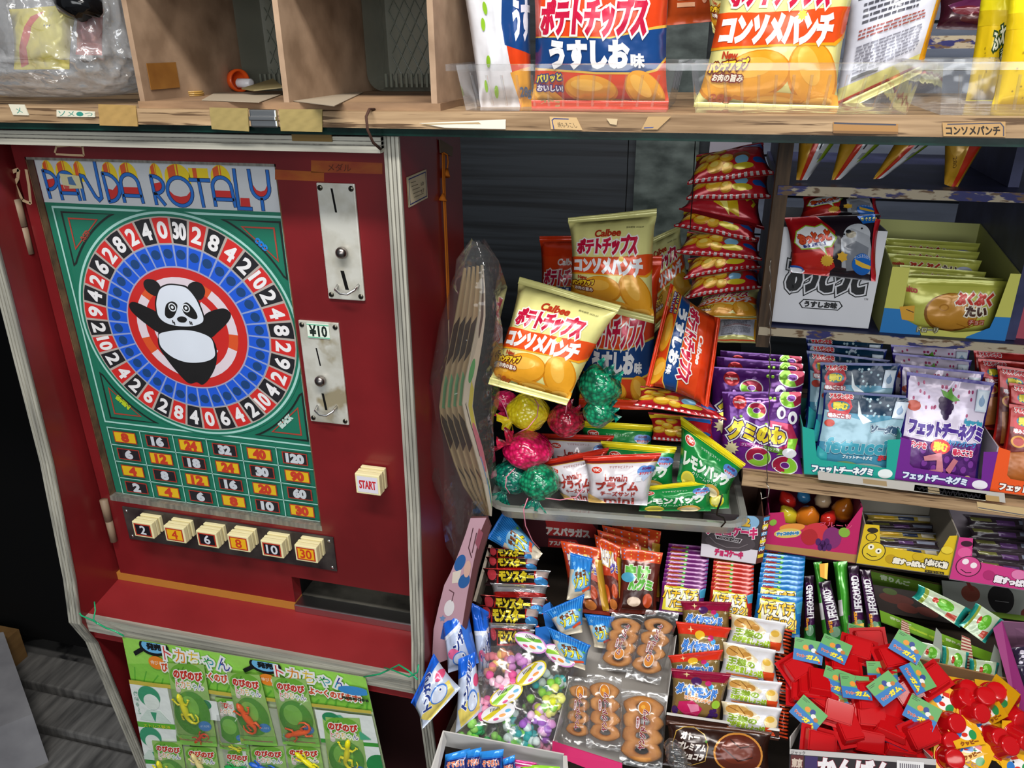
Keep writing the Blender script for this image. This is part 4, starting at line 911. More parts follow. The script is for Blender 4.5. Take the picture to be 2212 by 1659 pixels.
for k in range(60):
    t = k/59; p = at(1664-8*t+3*math.sin(t*3), 560+480*t, .868); P.append((p[0]+.0007*math.cos(k*1.3), p[1]+.0007*math.sin(k*1.3), p[2]))
g.tube(P, .0006, mat('#a9a39a', 'metal'), 5)
p = at(1655, 1042, .866); g.tube([(p[0], p[1], p[2]), (p[0]+.004, p[1]-.004, p[2]-.006), (p[0]+.004, p[1]-.006, p[2]-.016), (p[0]-.003, p[1]-.006, p[2]-.020), (p[0]-.005, p[1]-.004, p[2]-.012)], .0008, mat('#a9a39a', 'metal'), 5)
tag(g.build('twisted_wire'), 'twisted silver wire hanging with a hook in front of the wooden board', 'wire')
# ------------------------------------------------------------------ chip bags in the recess
G = 'chip bags piled in the recess behind the tray'
tag(MB().box(-.215, .05, .985, 1.30, 1.06, 1.074, mat('#1c1612', 'matte')).box(-.215, .05, 1.285, 1.30, .74, 1.06, mat('#1c1612', 'matte')).box(-.10, .05, .985, 1.0, .94, 1.06, mat('#1c1612', 'matte')).build('recess_ledge'), 'dark wooden ledge hidden behind the chip bags of the recess', 'ledge')
packet('chip_bag', DUSU, [(1166, 510), (1310, 508), (1300, 690), (1164, 690)], 1.10, 12, 0, .020, .5, .0016, seed=21, seals=('#d0380f', '#c9330f'), label='orange chip bag standing at the back beside the dark shutter, half hidden', cat='chip bag', group=G)
packet('chip_bag', DCON, [(1372, 530), (1467, 488), (1496, 630), (1412, 720)], 1.07, 20, 10, .014, .5, .002, seed=22, seals=('#dcd78a', '#dcd78a'), label='pale yellow chip bag squeezed beside the stack of red packets', cat='chip bag', group=G)
packet('chip_bag', DCON, [(1228, 471), (1419, 451), (1413, 699), (1230, 652)], .935, 18, 0, .022, .5, .0018, seed=23, seals=('#dcd78a', '#dcd78a'), label='pale yellow chip bag standing upright, upper one of the two in the recess', cat='chip bag', group=G)
packet('chip_bag', DUSU, [(1272, 552), (1430, 552), (1410, 885), (1250, 880)], .985, 12, 0, .020, .5, .0018, seed=24, seals=('#d0380f', '#c9330f'), label='orange chip bag with blue band between the pale yellow one and the sideways one', cat='chip bag', group=G)
packet('chip_bag', DCON, [(1124, 599), (1342, 661), (1224, 876), (1056, 830)], .872, 28, 0, .024, .5, .002, seed=25, seals=('#dcd78a', '#dcd78a'), label='pale yellow chip bag tilted in front, above the coloured candy balls', cat='chip bag', group=G)
packet('chip_bag', DUSU, [(1556, 690), (1530, 880), (1394, 832), (1448, 612)], .90, 26, 6, .022, .5, .002, seed=26, seals=('#d0380f', '#c9330f'), label='orange chip bag lying on its side with its chips picture facing left', cat='chip bag', group=G)
# ------------------------------------------------------------------ stack of corn puff packets
def puffs(lst): return [('=',)]+[('e', x, y, r, r*.8, '#c98a12') for x, y, r in lst]+[('=',)]+[('e', x-.5, y-1, r*.88, r*.68, '#ecb52e') for x, y, r in lst]+[('=',)]+[('e', x-2, y-3, r*.5, r*.35, '#f6d463') for x, y, r in lst]+[('+',)]
def checks(y0, y1, n=14): return [('r', 0, y0, 100, y1, '#c4202a'), ('=',)]+[('r', (k+.25)*100/n, y0+(y1-y0)*.15, (k+.75)*100/n, y0+(y1-y0)*.85, '#e4d9d6') for k in range(n)]+[('+',)]
DPUF = Design(.72, '#c21f29', puffs([(10, 46, 11), (25, 36, 10), (30, 52, 11), (44, 42, 10), (46, 56, 8), (14, 28, 9), (34, 22, 10)])+[('p', [(0, 4), (60, 0), (64, 18), (30, 14), (0, 16)], '#e7c52b'), ('p', [(52, 6), (96, 3), (98, 16), (60, 17)], '#1f63b4'), ('e', 64, 42, 12, 9, '#8a4a2b'), ('e', 64, 47, 9, 7, '#7fb3d3'), ('e', 66, 56, 13, 4, '#dfc829'), ('e', 88, 48, 9, 5, '#1f57a6')]+checks(62, 72), 'film', 10, 8, back='#9c8f78')
DGOLD = Design(.5, '#b51f2b', [('p', [(36, 2), (66, 4), (72, 44), (38, 34)], '#d6b31c'), ('p', [(50, 14), (60, 44), (44, 30)], '#f6ea7d'), ('e', 78, 8, 10, 6, '#1f57a6'), ('l', [(82, 20), (88, 14), (94, 18), (90, 26)], 3, '#d8c32a'), ('r', 0, 46, 100, 50, '#8c1720')], 'film', 10, 6)
DCHK = Design(.1, '#c4202a', [('=',)]+[('r', (k+.25)*100/14, 1.5, (k+.75)*100/14, 8.5, '#e4d9d6') for k in range(14)], 'film', 10, 3)
G = 'corn puff packets stacked by the post'
PQ = [([(1505, 350), (1648, 322), (1672, 378), (1484, 400)], DPUF, 52), ([(1497, 392), (1662, 382), (1665, 430), (1482, 433)], DPUF, 60), ([(1490, 437), (1640, 436), (1651, 497), (1466, 453)], DGOLD, 55), ([(1478, 470), (1640, 488), (1634, 523), (1455, 490)], DPUF, 62),
      ([(1486, 515), (1640, 528), (1646, 564), (1458, 547)], DPUF, 58), ([(1486, 572), (1640, 556), (1645, 578), (1476, 603)], DPUF, 66), ([(1494, 606), (1640, 596), (1646, 622), (1480, 646)], DPUF, 62)]
for i, (q, d, tl) in enumerate(PQ):
    packet('corn_puff_packet', d, [(q[0][0], q[0][1]-13), (q[1][0], q[1][1]-13), q[2], q[3]], ('Y', .985), tl, 0, .017, .9, .0014, seed=30+i, crimp=.10, seals=('#a81a24', '#8c1720' if d is DGOLD else DCHK), label='%s corn puff packet of the stack by the post%s' % (ORD[i], ', its gold seal forward' if i == 2 else ', red with a checkered hem'), cat='snack packet', group=G)
packet('chip_bag', DCON, [(1520, 640), (1640, 622), (1640, 690), (1482, 688)], ('Y', .97), 60, 0, .012, .6, .001, seed=41, seals=('#dcd78a', '#dcd78a'), label='pale yellow chip bag lying flat under the stack of red packets', cat='chip bag')
packet('chip_bag', DBACK, [(1552, 690), (1640, 684), (1636, 742), (1542, 738)], ('Y', .96), 60, 0, .012, .6, .001, seed=42, label='chip bag lying white side up below the stack, beside the post', cat='chip bag')
# ------------------------------------------------------------------ upper blue shelf: bags seen edge on
DED = Design(1.6, '#cfd0d4', [('p', [(0, 0), (44, 0), (36, 160), (0, 160)], '#cf9a2a'), ('p', [(44, 0), (54, 0), (52, 160), (30, 160)], '#c5341c'), ('r', 60, 20, 65, 90, '#2b2b33'), ('r', 70, 98, 80, 112, '#8f9398'), ('p', [(84, 60), (98, 50), (100, 110), (80, 120)], '#8aa82f'), ('t', 'チップス', 20, 60, 40, 12, '#8a4b1a', dict(rot=80))]+lines(68, 30, 24, 7, 6, '#777b84', 1.6, 8), 'film', 6, 8, back='#b8b9bd')
DEY = Design(1.6, '#cf9a2a', [('p', [(60, 0), (100, 0), (84, 160), (56, 160)], '#c5341c'), ('e', 30, 60, 24, 40, '#dca93a'), ('t', '280', 30, 110, 24, 12, '#6b4a1a', dict(rot=70))], 'film', 6, 8, back='#9b9ba0')
G = 'chip bags standing edge-on on the upper blue shelf'
for i, (q, d, lab) in enumerate((([(1726, 230), (1868, 230), (1743, 389), (1720, 389)], DED, 'leftmost chip bag standing edge-on on the upper blue shelf, beside the post'), ([(1826, 230), (2000, 230), (1816, 387), (1796, 389)], DED, 'second chip bag standing edge-on from the post, with a green mark'),
                                 ([(1975, 230), (2130, 230), (1906, 385), (1886, 387)], DED, 'third chip bag standing edge-on from the post, leaning over'), ([(2036, 230), (2180, 230), (2066, 408), (2040, 398)], DEY, 'yellow and red chip bag standing edge-on at the right of the upper blue shelf'))):
    packet('chip_bag', d, q, ('Y', .905), 2, 0, .010, .8, .001, seed=50+i, label=lab, cat='chip bag', group=G)
# ------------------------------------------------------------------ middle blue shelf: otter snack box and fish wafer box
DOB = Design(1.0, '#d9d9de', [('t', 'おっとっと', 50, 47, 74, 34, '#17171b', dict(b=2.2, ol=[('#17171b', 5), ('#d9d9de', 3.8)])), ('p', [(31, 74), (67, 74), (71, 79), (67, 84), (31, 84), (27, 79)], '#17171b'), ('p', [(31.5, 75), (66.5, 75), (69.5, 79), (66.5, 83), (31.5, 83), (28.5, 79)], '#d9d9de'), ('t', 'うすしお味', 49, 79, 32, 6, '#17171b', dict(b=.5)), ('t', 'TM', 92, 70, 4, 2, '#444')], 'paper', 1, 1)
carton('display_box', DOB, [(1692, 490), (1918, 500), (1876, 708), (1662, 692)], ('Y', .893), 3, 0, .16, 1.0, col='#cfcfd2', label='white card box with black lettering on the middle blue shelf, otter packets in it')
DOT = Design(.80, '#231a22', [('p', [(0, 0), (34, 0), (52, 20), (46, 80), (0, 80)], '#a5161c'), ('p', [(0, 52), (44, 44), (52, 66), (40, 80), (0, 80)], '#c4261f'), ('e', 77, 26, 16, 15, '#c9ccd2'), ('p', [(58, 30), (70, 16), (92, 26), (98, 48), (94, 72), (60, 66)], '#aeb1b8'), ('e', 70, 24, 6, 4.5, '#8f8672'), ('e', 67, 20.5, 3.2, 2.4, '#121216'), ('e', 82, 17, 1.2, 1.2, '#121216'), ('e', 62, 24, 1, 1.2, '#121216'), ('p', [(62, 40), (76, 32), (92, 40), (90, 66), (66, 70)], '#7e828b'),
    ('p', [(4, 36), (8, 20), (20, 12), (30, 14), (38, 10), (54, 28), (48, 40), (40, 42), (42, 52), (34, 43), (12, 46)], '#93b42c'), ('p', [(5.5, 36), (9, 21), (20, 13.5), (30, 15.5), (38, 12), (52, 28), (47, 38.5), (38.5, 40.5), (40, 49), (33, 41.5), (12, 44)], '#e6e6e8'), ('t', 'おっとっと', 28, 28, 36, 12, '#d24a1e', dict(rot=-12, b=.9, ol=[('#8a1d12', 1.6)])), ('p', [(14, 39), (40, 33), (41, 37.5), (15, 43)], '#2d2f7d'), ('t', 'うすしお味', 28, 38, 22, 4, '#f2f2f4', dict(rot=-11, b=.2)),
    ('star', 42, 58, 8, 6.4, 14, '#e2b23a'), ('star', 60, 52, 7, 5, 6, '#dfae38'), ('e', 84, 60, 12, 13, '#1c66bd'), ('t', 'ラッコにあえるかも', 84, 50, 20, 4.5, '#e7eef6', dict(arc=3)), ('p', [(75, 54), (84, 58), (95, 62), (94, 66), (84, 64), (76, 60)], '#e7b93f'), ('p', [(76, 2), (94, 0), (96, 10), (82, 12)], '#1c66bd'), ('t', 'めぐろう!', 88, 6, 16, 5, '#e7d83a', dict(b=.2)), ('r', 95, 6, 100, 80, '#c4202a'), ('e', 7, 74, 9, 6, '#2358b3'), ('e', 7, 76, 9, 5, '#e8e8ee')], 'film', 12, 10, back='#c9c9cc')
G = 'otter snack packets in the white box'
packet('snack_packet', DOT, [(1735, 425), (1890, 420), (1902, 470), (1722, 480)], ('Y', .96), 45, 0, .010, .6, .001, seed=60, label='red snack packet lying behind the front otter packet in the white box', group=G)
packet('snack_packet', DOT, [(1694, 470), (1902, 462), (1890, 608), (1708, 588)], ('Y', .886), 12, 0, .014, .5, .0014, seed=61, label='snack packet with an otter photo at the front of the white box', group=G)
packet('snack_packet', DOT, [(1700, 560), (1880, 560), (1872, 606), (1712, 596)], ('Y', .90), 20, 0, .008, .5, .001, seed=62, label='snack packet peeking out under the front otter packet', group=G)
PKY, PKB = '#c9c75c', '#1d78bd'
DPK = Design(.62, '#c6c658', [('r', 0, 0, 100, 7, '#b9bb4e'), ('e', 52, 36, 27, 22, '#8d5a20', 4), ('e', 53, 35, 25.5, 20.5, '#c98d33', 4), ('e', 44, 30, 5, 4, '#b57a28'), ('e', 44, 30, 3.4, 2.6, '#d79a42'), ('l', [(60, 48), (72, 52), (82, 46)], 1, '#a56d22'), ('t', 'meito', 9, 12, 17, 6, '#b03a2a', dict(b=.4, rot=6)), ('t', 'ぷくぷく', 72, 20, 34, 12, '#c9382b', dict(b=1, ol=[('#efe6cf', 2.2)])), ('t', 'たい', 76, 33, 20, 10, '#4a281c', dict(b=.8, ol=[('#efe6cf', 2)])), ('t', 'チョコ', 78, 45, 14, 5, '#efd5c6', dict(ol=[('#b04a33', 1)]))], 'film', 10, 8)
DPT = Design(.62, '#b9bb55', [('r', 0, 0, 100, 5, '#a9ac4a'), ('t', 'ぷくぷく', 40, 14, 34, 10, '#b03628', dict(b=.7, ol=[('#d9d3a8', 1.6)])), ('t', 'たい', 68, 15, 16, 9, '#3d221a', dict(b=.6, ol=[('#d9d3a8', 1.4)])), ('e', 84, 15, 9, 5, '#a9aec0'), ('t', 'meito', 12, 12, 12, 4, '#b03a2a', dict(b=.3))], 'film', 10, 6)
G = 'fish wafer packets in the yellow and blue box'
for i, (a, b, c, d) in enumerate((((1913, 514), (2118, 524)), ((1911, 530), (2117, 544)), ((1914, 547), (2121, 562)), ((1944, 572), (2131, 588)), ((1948, 592), (2172, 604))) and [((1913, 514), (2118, 526), 0, 0), ((1911, 530), (2117, 545), 0, 0), ((1914, 547), (2121, 563), 0, 0), ((1944, 572), (2131, 588), 0, 0), ((1948, 590), (2174, 602), 0, 0)]):
    packet('wafer_packet', DPT, [a, b, (b[0]-14, b[1]+100), (a[0]-16, a[1]+100)], ('Y', .995-.017*i), 12, 0, .007, .6, .0012, seed=70+i, label='%s fish wafer packet from the back of the yellow and blue box' % ['first', 'second', 'third', 'fourth', 'fifth'][i], cat='wafer packet', group=G)
packet('wafer_packet', DPK, [(1936, 598), (2182, 608), (2152, 728), (1926, 716)], ('Y', .908), 6, 0, .010, .5, .0012, seed=76, label='front fish wafer packet with the golden fish picture, in the yellow and blue box', cat='wafer packet', group=G)
DPB = Design(.64, PKB, [('p', [(0, 0), (14, 0), (15, 36), (0, 36)], PKY), ('p', [(92, 0), (100, 0), (100, 38), (88, 38)], PKY), ('p', [(0, 36), (15, 36), (17, 44), (30, 50), (36, 64), (0, 64)], PKB), ('p', [(30, 50), (60, 54), (88, 50), (70, 57), (66, 64), (37, 64)], PKY), ('p', [(88, 38), (100, 38), (100, 64), (66, 64), (70, 57), (86, 48)], PKB), ('p', [(12, 34), (24, 32), (26, 46), (16, 45)], '#d9a02c'), ('l', [(18, 36), (24, 38)], .8, '#5a3b14'), ('t', 'トローリ', 38, 53, 16, 4, '#dfe3c8', dict(ol=[('#6b6440', .8)]))], 'paper', 1, 1, nobase=True)
carton('display_box', DPB, [(1928, 576), (2206, 592), (2168, 748), (1897, 732)], ('Y', .889), 2, 0, .16, 1.30, col='#aeb06a', label='yellow and blue card box with a cut-out front, holding the fish wafer packets')
carton('display_box', Design(1, '#b04a5c', [('e', 70, 60, 20, 20, '#4d8a3a')], 'paper', 1, 1), [(2200, 622), (2420, 640), (2400, 752), (2184, 735)], ('Y', .90), 2, 0, .12, col='#8d4a55', label='pink card box at the right edge of the middle blue shelf')
# ------------------------------------------------------------------ gummy packets on the wooden board
def gring(x, y, r, c1, c2, w=4, a=0): return [('e', x, y, r+1.2, r*.8+1.2, '#e6e4ea'), ('e', x, y, r, r*.8, c1), ('p', [(x, y)]+[(x+r*math.cos(a+t), y+r*.8*math.sin(a+t)) for t in [PI*k/12 for k in range(13)]], c2), ('e', x, y, r*.42, r*.32, '#e6e4ea'), ('e', x, y, r*.36, r*.26, '#6b2384')]
GA, GB = '#a51c3f', '#8fcf3a'
DGM = Design(1.05, '#5b1f78', [('=',)]+[('e', random.Random(k).uniform(2, 98), random.Random(k+9).uniform(2, 60), 2, 2, '#9dd23e' if k % 3 else '#8a5aa8') for k in range(22)]+[('+',), ('p', [(0, 60), (100, 66), (100, 105), (0, 105)], '#6b2384'), ('e', 22, 14, 9, 9, '#c22a33'), ('t', 'meigum', 22, 14, 13, 4, '#f2e3e6', dict(b=.2)), *gring(44, 24, 12, GA, GB, a=.5), *gring(88, 8, 14, GA, GB, a=1.2), ('p', [(62, 36), (90, 40), (98, 60), (94, 76), (70, 72), (84, 66), (84, 50), (62, 44)], '#b02a52'), ('p', [(86, 58), (98, 58), (92, 78), (70, 80), (84, 70)], '#8fcf3a'), ('e', 76, 26, 6, 8, '#f1f0f4'), ('e', 91, 32, 6, 8, '#f1f0f4'), ('e', 77, 27, 2.5, 4, '#4a1a66'), ('e', 91, 33, 2.5, 4, '#4a1a66'),
    ('t', 'グミのわ', 45, 53, 72, 22, '#f2d832', dict(rot=4, per=-.1, b=1.6, ol=[('#eceaf0', 4.6), ('#3b1458', 3)])), ('p', [(24, 66), (54, 68), (54, 74), (24, 72)], '#8a1f7a'), ('p', [(54, 68), (78, 72), (78, 78), (54, 74)], '#5c8a2a'), ('t', 'グレープ味&マスカット味', 50, 71, 48, 4.5, '#efe9f2', dict(rot=5)), ('star', 14, 76, 10, 6, 10, '#e8d9a8'), *gring(48, 84, 15, GA, GB, a=-.6), *gring(80, 92, 14, GA, GB, a=-1.2), ('e', 86, 76, 9, 6, '#e9e8ee')], 'foil', 10, 10)
G = 'purple ring gummy packets on the wooden board'
for i, (q, y) in enumerate((([(1556, 757), (1732, 770), (1736, 930), (1540, 900)], .955), ([(1548, 770), (1735, 786), (1736, 950), (1530, 930)], .94), ([(1536, 792), (1738, 802), (1738, 990), (1524, 960)], .925), ([(1560, 846), (1731, 846), (1734, 1029), (1548, 1006)], .905))):
    packet('gummy_packet', DGM, q, ('Y', y), 16, 0, .008, .5, .0012, seed=80+i, label=['rearmost', 'second from the back', 'third from the back', 'front'][i]+' purple ring gummy packet on the wooden board', cat='gummy packet', group=G)
def fett(base, top, rim, body, ttl, tcol, extra):
    return Design(1.02, rim, [('p', [(4, 3), (96, 3), (98, 8), (95, 99), (3, 99), (2, 8)], base), ('p', [(4, 3), (96, 3), (98, 8), (97, 26), (2, 26), (2, 8)], top)]+extra+[('r', 82, 8, 96, 28, '#c9d6e6'), ('r', 83.5, 9.5, 94.5, 26.5, '#dbe5ef'), ('e', 89, 19, 3.6, 4.4, '#8aa5c4'), ('p', [(89, 12), (92, 18), (86, 18)], '#8aa5c4'), ('r', 0, 99, 100, 102, rim)], 'foil' if body else 'film', 10, 10)
bub = [('=',)]+[('e', random.Random(k).uniform(45, 80), random.Random(k+99).uniform(4, 28), 1.5, 1.5, '#a9c4cf') for k in range(14)]+[('+',)]
redbadge = [('p', [(10, 8), (20, 3), (30, 8), (34, 18), (30, 28), (8, 28), (5, 18)], '#c4242f'), ('e', 20, 18, 11, 6, '#2a7d9d'), ('t', 'アルデンテな', 20, 6, 26, 5, '#d8303a', dict(b=.4, ol=[('#ede6e6', 1)])), ('t', '弾む', 20, 18, 16, 8, '#e6d432', dict(b=.7, ol=[('#2c6b2c', 1)])), ('t', '噛みごこち!', 20, 30, 26, 5, '#efe8ea', dict(b=.3, ol=[('#b02330', 1)]))]
DFS = fett('#3f86a3', '#0d3450', '#172a72', 0, '', '', [('p', [(2, 24), (30, 30), (60, 36), (98, 26), (98, 66), (2, 64)], '#8db0bf'), ('p', [(40, 10), (46, 26), (60, 34), (50, 38), (42, 28)], '#dfe8ec')]+bub+redbadge+[('e', 10, 40, 6, 4.5, '#b5341f'), ('t', 'ソーダ味', 78, 43, 34, 9, '#2d4a66', dict(rot=2, b=.8, ol=[('#b9cad4', 1.4)])), ('t', 'fettuccin', 54, 66, 86, 18, '#3f9ab0', dict(b=1.2, rot=-2, ol=[('#c9dce2', 1.6)])), ('t', 'フェットチーネグミ', 52, 80, 36, 4.5, '#e6eef2', dict(b=.2)), ('t', 'gu', 82, 79, 10, 6, '#c9303a', dict(b=.5)), ('e', 40, 92, 16, 6, '#7fa06a'), ('e', 66, 92, 20, 5, '#a9b4b0'), ('p', [(2, 70), (14, 78), (18, 96), (2, 98)], '#2c9aa0')])
grapes = [('=',)]+[('e', x, y, 6, 6, '#4a1f63') for x, y in ((30, 72), (40, 68), (50, 70), (62, 66), (74, 70), (84, 74), (90, 64), (34, 84), (46, 88), (58, 90), (70, 86), (82, 86), (90, 80), (60, 78))]+[('=',)]+[('e', x-1.5, y-1.5, 3.4, 3.4, '#7a3a94') for x, y in ((30, 72), (40, 68), (50, 70), (62, 66), (74, 70), (84, 74), (90, 64), (34, 84), (46, 88), (58, 90), (70, 86), (82, 86), (90, 80), (60, 78))]+[('+',)]
DFG = fett('#d9cfe2', '#d3c6dc', '#3b2a86', 0, '', '', [('=',)]+[('e', random.Random(k+7).uniform(8, 80), random.Random(k+77).uniform(5, 36), 1.3, 1.8, '#a5386b') for k in range(26)]+[('+',), ('p', [(2, 60), (40, 62), (98, 58), (96, 99), (3, 99)], '#5a2a72')]+grapes+[('e', 10, 30, 8, 5, '#b8452a'), ('=',)]+[('e', 46+dx, 22+dy, 3.6, 3.6, '#2e1540') for dx, dy in ((0, 0), (6, -1), (3, 5), (-3, 5), (8, 5), (0, 10), (6, 9), (3, 14), (-4, 0))]+[('+',), ('p', [(44, 18), (40, 12), (48, 14), (52, 9), (54, 15), (64, 20), (56, 22)], '#5c9a2f'), ('t', 'fettuccine', 84, 39, 22, 6, '#3a9ab8', dict(b=.5)), ('t', 'フェットチーネグミ', 52, 49, 88, 14, '#4a2a8c', dict(b=1.2, ol=[('#efe9f2', 2)])), ('t', 'イタリアングレープ', 72, 60, 38, 5, '#3f8fc4', dict(b=.3)), ('t', 'アルデンテな', 16, 66, 30, 6, '#c92d52', dict(b=.4, ol=[('#efe2ea', 1)])), ('e', 48, 65, 12, 7, '#d8353a'), ('t', '弾む', 48, 65, 16, 8, '#ecd83a', dict(b=.6)), ('t', '噛みごこち', 76, 68, 24, 6, '#c92d52', dict(b=.4, ol=[('#efe2ea', 1)])), ('p', [(30, 76), (50, 70), (56, 88), (48, 90), (46, 78), (32, 80)], '#c9808a'), ('p', [(58, 86), (66, 74), (72, 76), (64, 90)], '#c2737f'), ('p', [(40, 88), (52, 86), (58, 92), (40, 94)], '#cf8a92'), ('e', 86, 94, 5, 5, '#d8c98a')])
DFR = fett('#5a1a1c', '#b52a24', '#b5231f', 0, '', '', [('p', [(2, 30), (98, 34), (96, 99), (3, 99)], '#6b1a1a'), *redbadge, ('e', 14, 42, 9, 7, '#c98a2c'), ('e', 14, 42, 6.5, 5, '#a5261f'), ('p', [(6, 56), (24, 52), (40, 60), (34, 90), (10, 96)], '#a8622c'), ('t', 'Fe', 60, 66, 40, 24, '#e2d8d8', dict(b=1.6, sk=.1)), ('e', 56, 90, 16, 6, '#8a5a4a'), ('star', 76, 16, 4, 1.8, 4, '#f0d890')])
G = 'blue soda gummy packets in the teal box'
for i, (q, y) in enumerate((([(1740, 728), (1910, 732), (1905, 900), (1738, 890)], .975), ([(1744, 741), (1916, 755), (1910, 920), (1738, 905)], .96), ([(1742, 757), (1923, 778), (1905, 940), (1738, 930)], .945), ([(1772, 783), (1947, 785), (1915, 975), (1748, 958)], .925), ([(1779, 842), (1976, 856), (1930, 1030), (1748, 1014)], .905))):
    packet('gummy_packet', DFS, q, ('Y', y), 16, 0, .006, .5, .001, seed=90+i, crimp=.03, label=['rearmost', 'second from the back', 'third from the back', 'fourth from the back', 'front'][i]+' blue soda gummy packet in the teal box', cat='gummy packet', group=G)
G = 'grape gummy packets in the purple box'
for i, (q, y) in enumerate((([(1924, 744), (2098, 749), (2090, 900), (1915, 890)], .97), ([(1928, 762), (2100, 778), (2090, 930), (1920, 915)], .955), ([(1944, 786), (2127, 804), (2105, 980), (1925, 960)], .93), ([(1959, 803), (2149, 827), (2112, 1058), (1926, 1032)], .908))):
    packet('gummy_packet', DFG, q, ('Y', y), 16, 0, .007, .5, .001, seed=100+i, crimp=.03, label=['rearmost', 'second from the back', 'third from the back', 'front'][i]+' pale purple grape gummy packet in the purple box', cat='gummy packet', group=G)
G = 'red gummy packets in the orange box'
for i, (q, y) in enumerate((([(2102, 754), (2285, 768), (2270, 920), (2095, 905)], .975), ([(2112, 774), (2295, 790), (2280, 940), (2105, 925)], .96), ([(2154, 789), (2335, 815), (2315, 990), (2140, 965)], .94), ([(2179, 826), (2360, 852), (2335, 1020), (2160, 990)], .925), ([(2180, 872), (2365, 898), (2330, 1085), (2148, 1055)], .907))):
    packet('gummy_packet', DFR, q, ('Y', y), 16, 0, .006, .5, .001, seed=110+i, crimp=.03, label=['rearmost', 'second from the back', 'third from the back', 'fourth from the back', 'front'][i]+' red gummy packet in the orange box at the right edge', cat='gummy packet', group=G)
def ubox(c, lip, title, tcol, badge): return Design(.58, c, [('p', [(0, 0), (12, 3), (14, 38), (0, 58)], c), ('p', [(0, 36), (13, 34), (18, 39), (92, 44), (96, 40), (100, 42), (100, 58), (0, 58)], c), ('p', [(86, 8), (100, 6), (100, 58), (90, 50)], c), ('t', title, 42, 50, 66, 9, tcol[0], dict(b=.7, ol=[(tcol[1], 1.4)])), ('e', 89, 51, 8, 6, badge)], 'paper', 1, 1, nobase=True)
TEAL, PURP, ORNG = '#199a8c', '#6a1f86', '#e2541c'
carton('display_box', ubox(TEAL, 0, 'フェットチーネグミ', ('#e8eef0', '#1b3a66'), '#dfe6e6'), [(1733, 921), (1948, 938), (1932, 1036), (1737, 1023)], ('Y', .884), 4, 0, .10, 1.0, col='#3a8f86', label='teal card box holding the blue soda gummy packets')
carton('display_box', ubox(PURP, 0, 'フェットチーネグミ', ('#d9e2f2', '#1f2a66'), '#e0dce6'), [(1945, 944), (2158, 966), (2137, 1061), (1931, 1035)], ('Y', .884), 4, 0, .10, 1.1, col='#a9a0b0', label='purple card box holding the grape gummy packets')
carton('display_box', ubox(ORNG, 0, 'フェットチーネグミ', ('#f2ece8', '#5a2010'), '#efe6e0'), [(2158, 966), (2380, 992), (2352, 1088), (2138, 1060)], ('Y', .884), 4, 0, .10, 1.0, col='#a8674a', label='orange card box holding the red gummy packets')
# ================================================================== lower display
ZO, ZT = np.array([0, .80, .82]), 50
def zd(x, y, off=0.0):
    n = plane_normal(ZT); d = ray(x, y); return float(np.dot(ZO-EYE, n)/np.dot(d, n))-off
def low(name, D, q, off=0.0, tilt=45, yaw=0, **kw):
    c = np.array(q, float).mean(0); return packet(name, D, q, zd(c[0], c[1], off), tilt, yaw, **kw)
def place(x, y, off=0.0, tilt=50, yaw=0, rot=0, flip=False):
    """matrix on the sloping display at a photo point: local x right, y up the slope, z outwards"""
    n = plane_normal(tilt, yaw); O = atd(x, y, zd(x, y, off)); ex = np.array([1.0, 0, 0]); ex -= n*ex.dot(n); ex /= np.linalg.norm(ex); ey = np.cross(n, ex)
    if flip: ex, n = -ex, -n
    a = math.radians(rot); e1 = ex*math.cos(a)+ey*math.sin(a); e2 = -ex*math.sin(a)+ey*math.cos(a)
    M = np.eye(4); M[:3, 0] = e1; M[:3, 1] = e2; M[:3, 2] = n; M[:3, 3] = O; return Matrix(M.tolist())
DKW = mixmat('dark_counter_wood', '#1c1612', '#33281f', (3, 3, 9), 5, .3, .7, .7)
g = MB(); g.hexa([(-.27, .60, .0), (.62, .60, .0), (.62, 1.15, .0), (-.27, 1.15, .0)], [(-.27, .60, .59), (.62, .60, .59), (.62, 1.15, .59), (-.27, 1.15, .59)], DKW)
g.hexa([(-.27, .68, .59), (.62, .68, .59), (.62, 1.15, .59), (-.27, 1.15, .59)], [(-.27, .68, .655), (.62, .68, .655), (.62, 1.15, .655), (-.27, 1.15, .655)], DKW)
g.hexa([(-.27, .81, .655), (.62, .81, .655), (.62, 1.15, .655), (-.27, 1.15, .655)], [(-.27, .81, .74), (.62, .81, .74), (.62, 1.15, .74), (-.27, 1.15, .74)], DKW)
tag(g.build('display_counter'), 'dark stepped wooden counter under the candy boxes', 'counter')
g = MB().box(.03, .62, .89, 1.14, .842, .852, DKW)
g.box(.03, .62, 1.14, 1.15, .74, .842, DKW); tag(g.build('lower_shelf'), 'dark wooden shelf under the wooden board, carrying the row of card boxes', 'shelf')
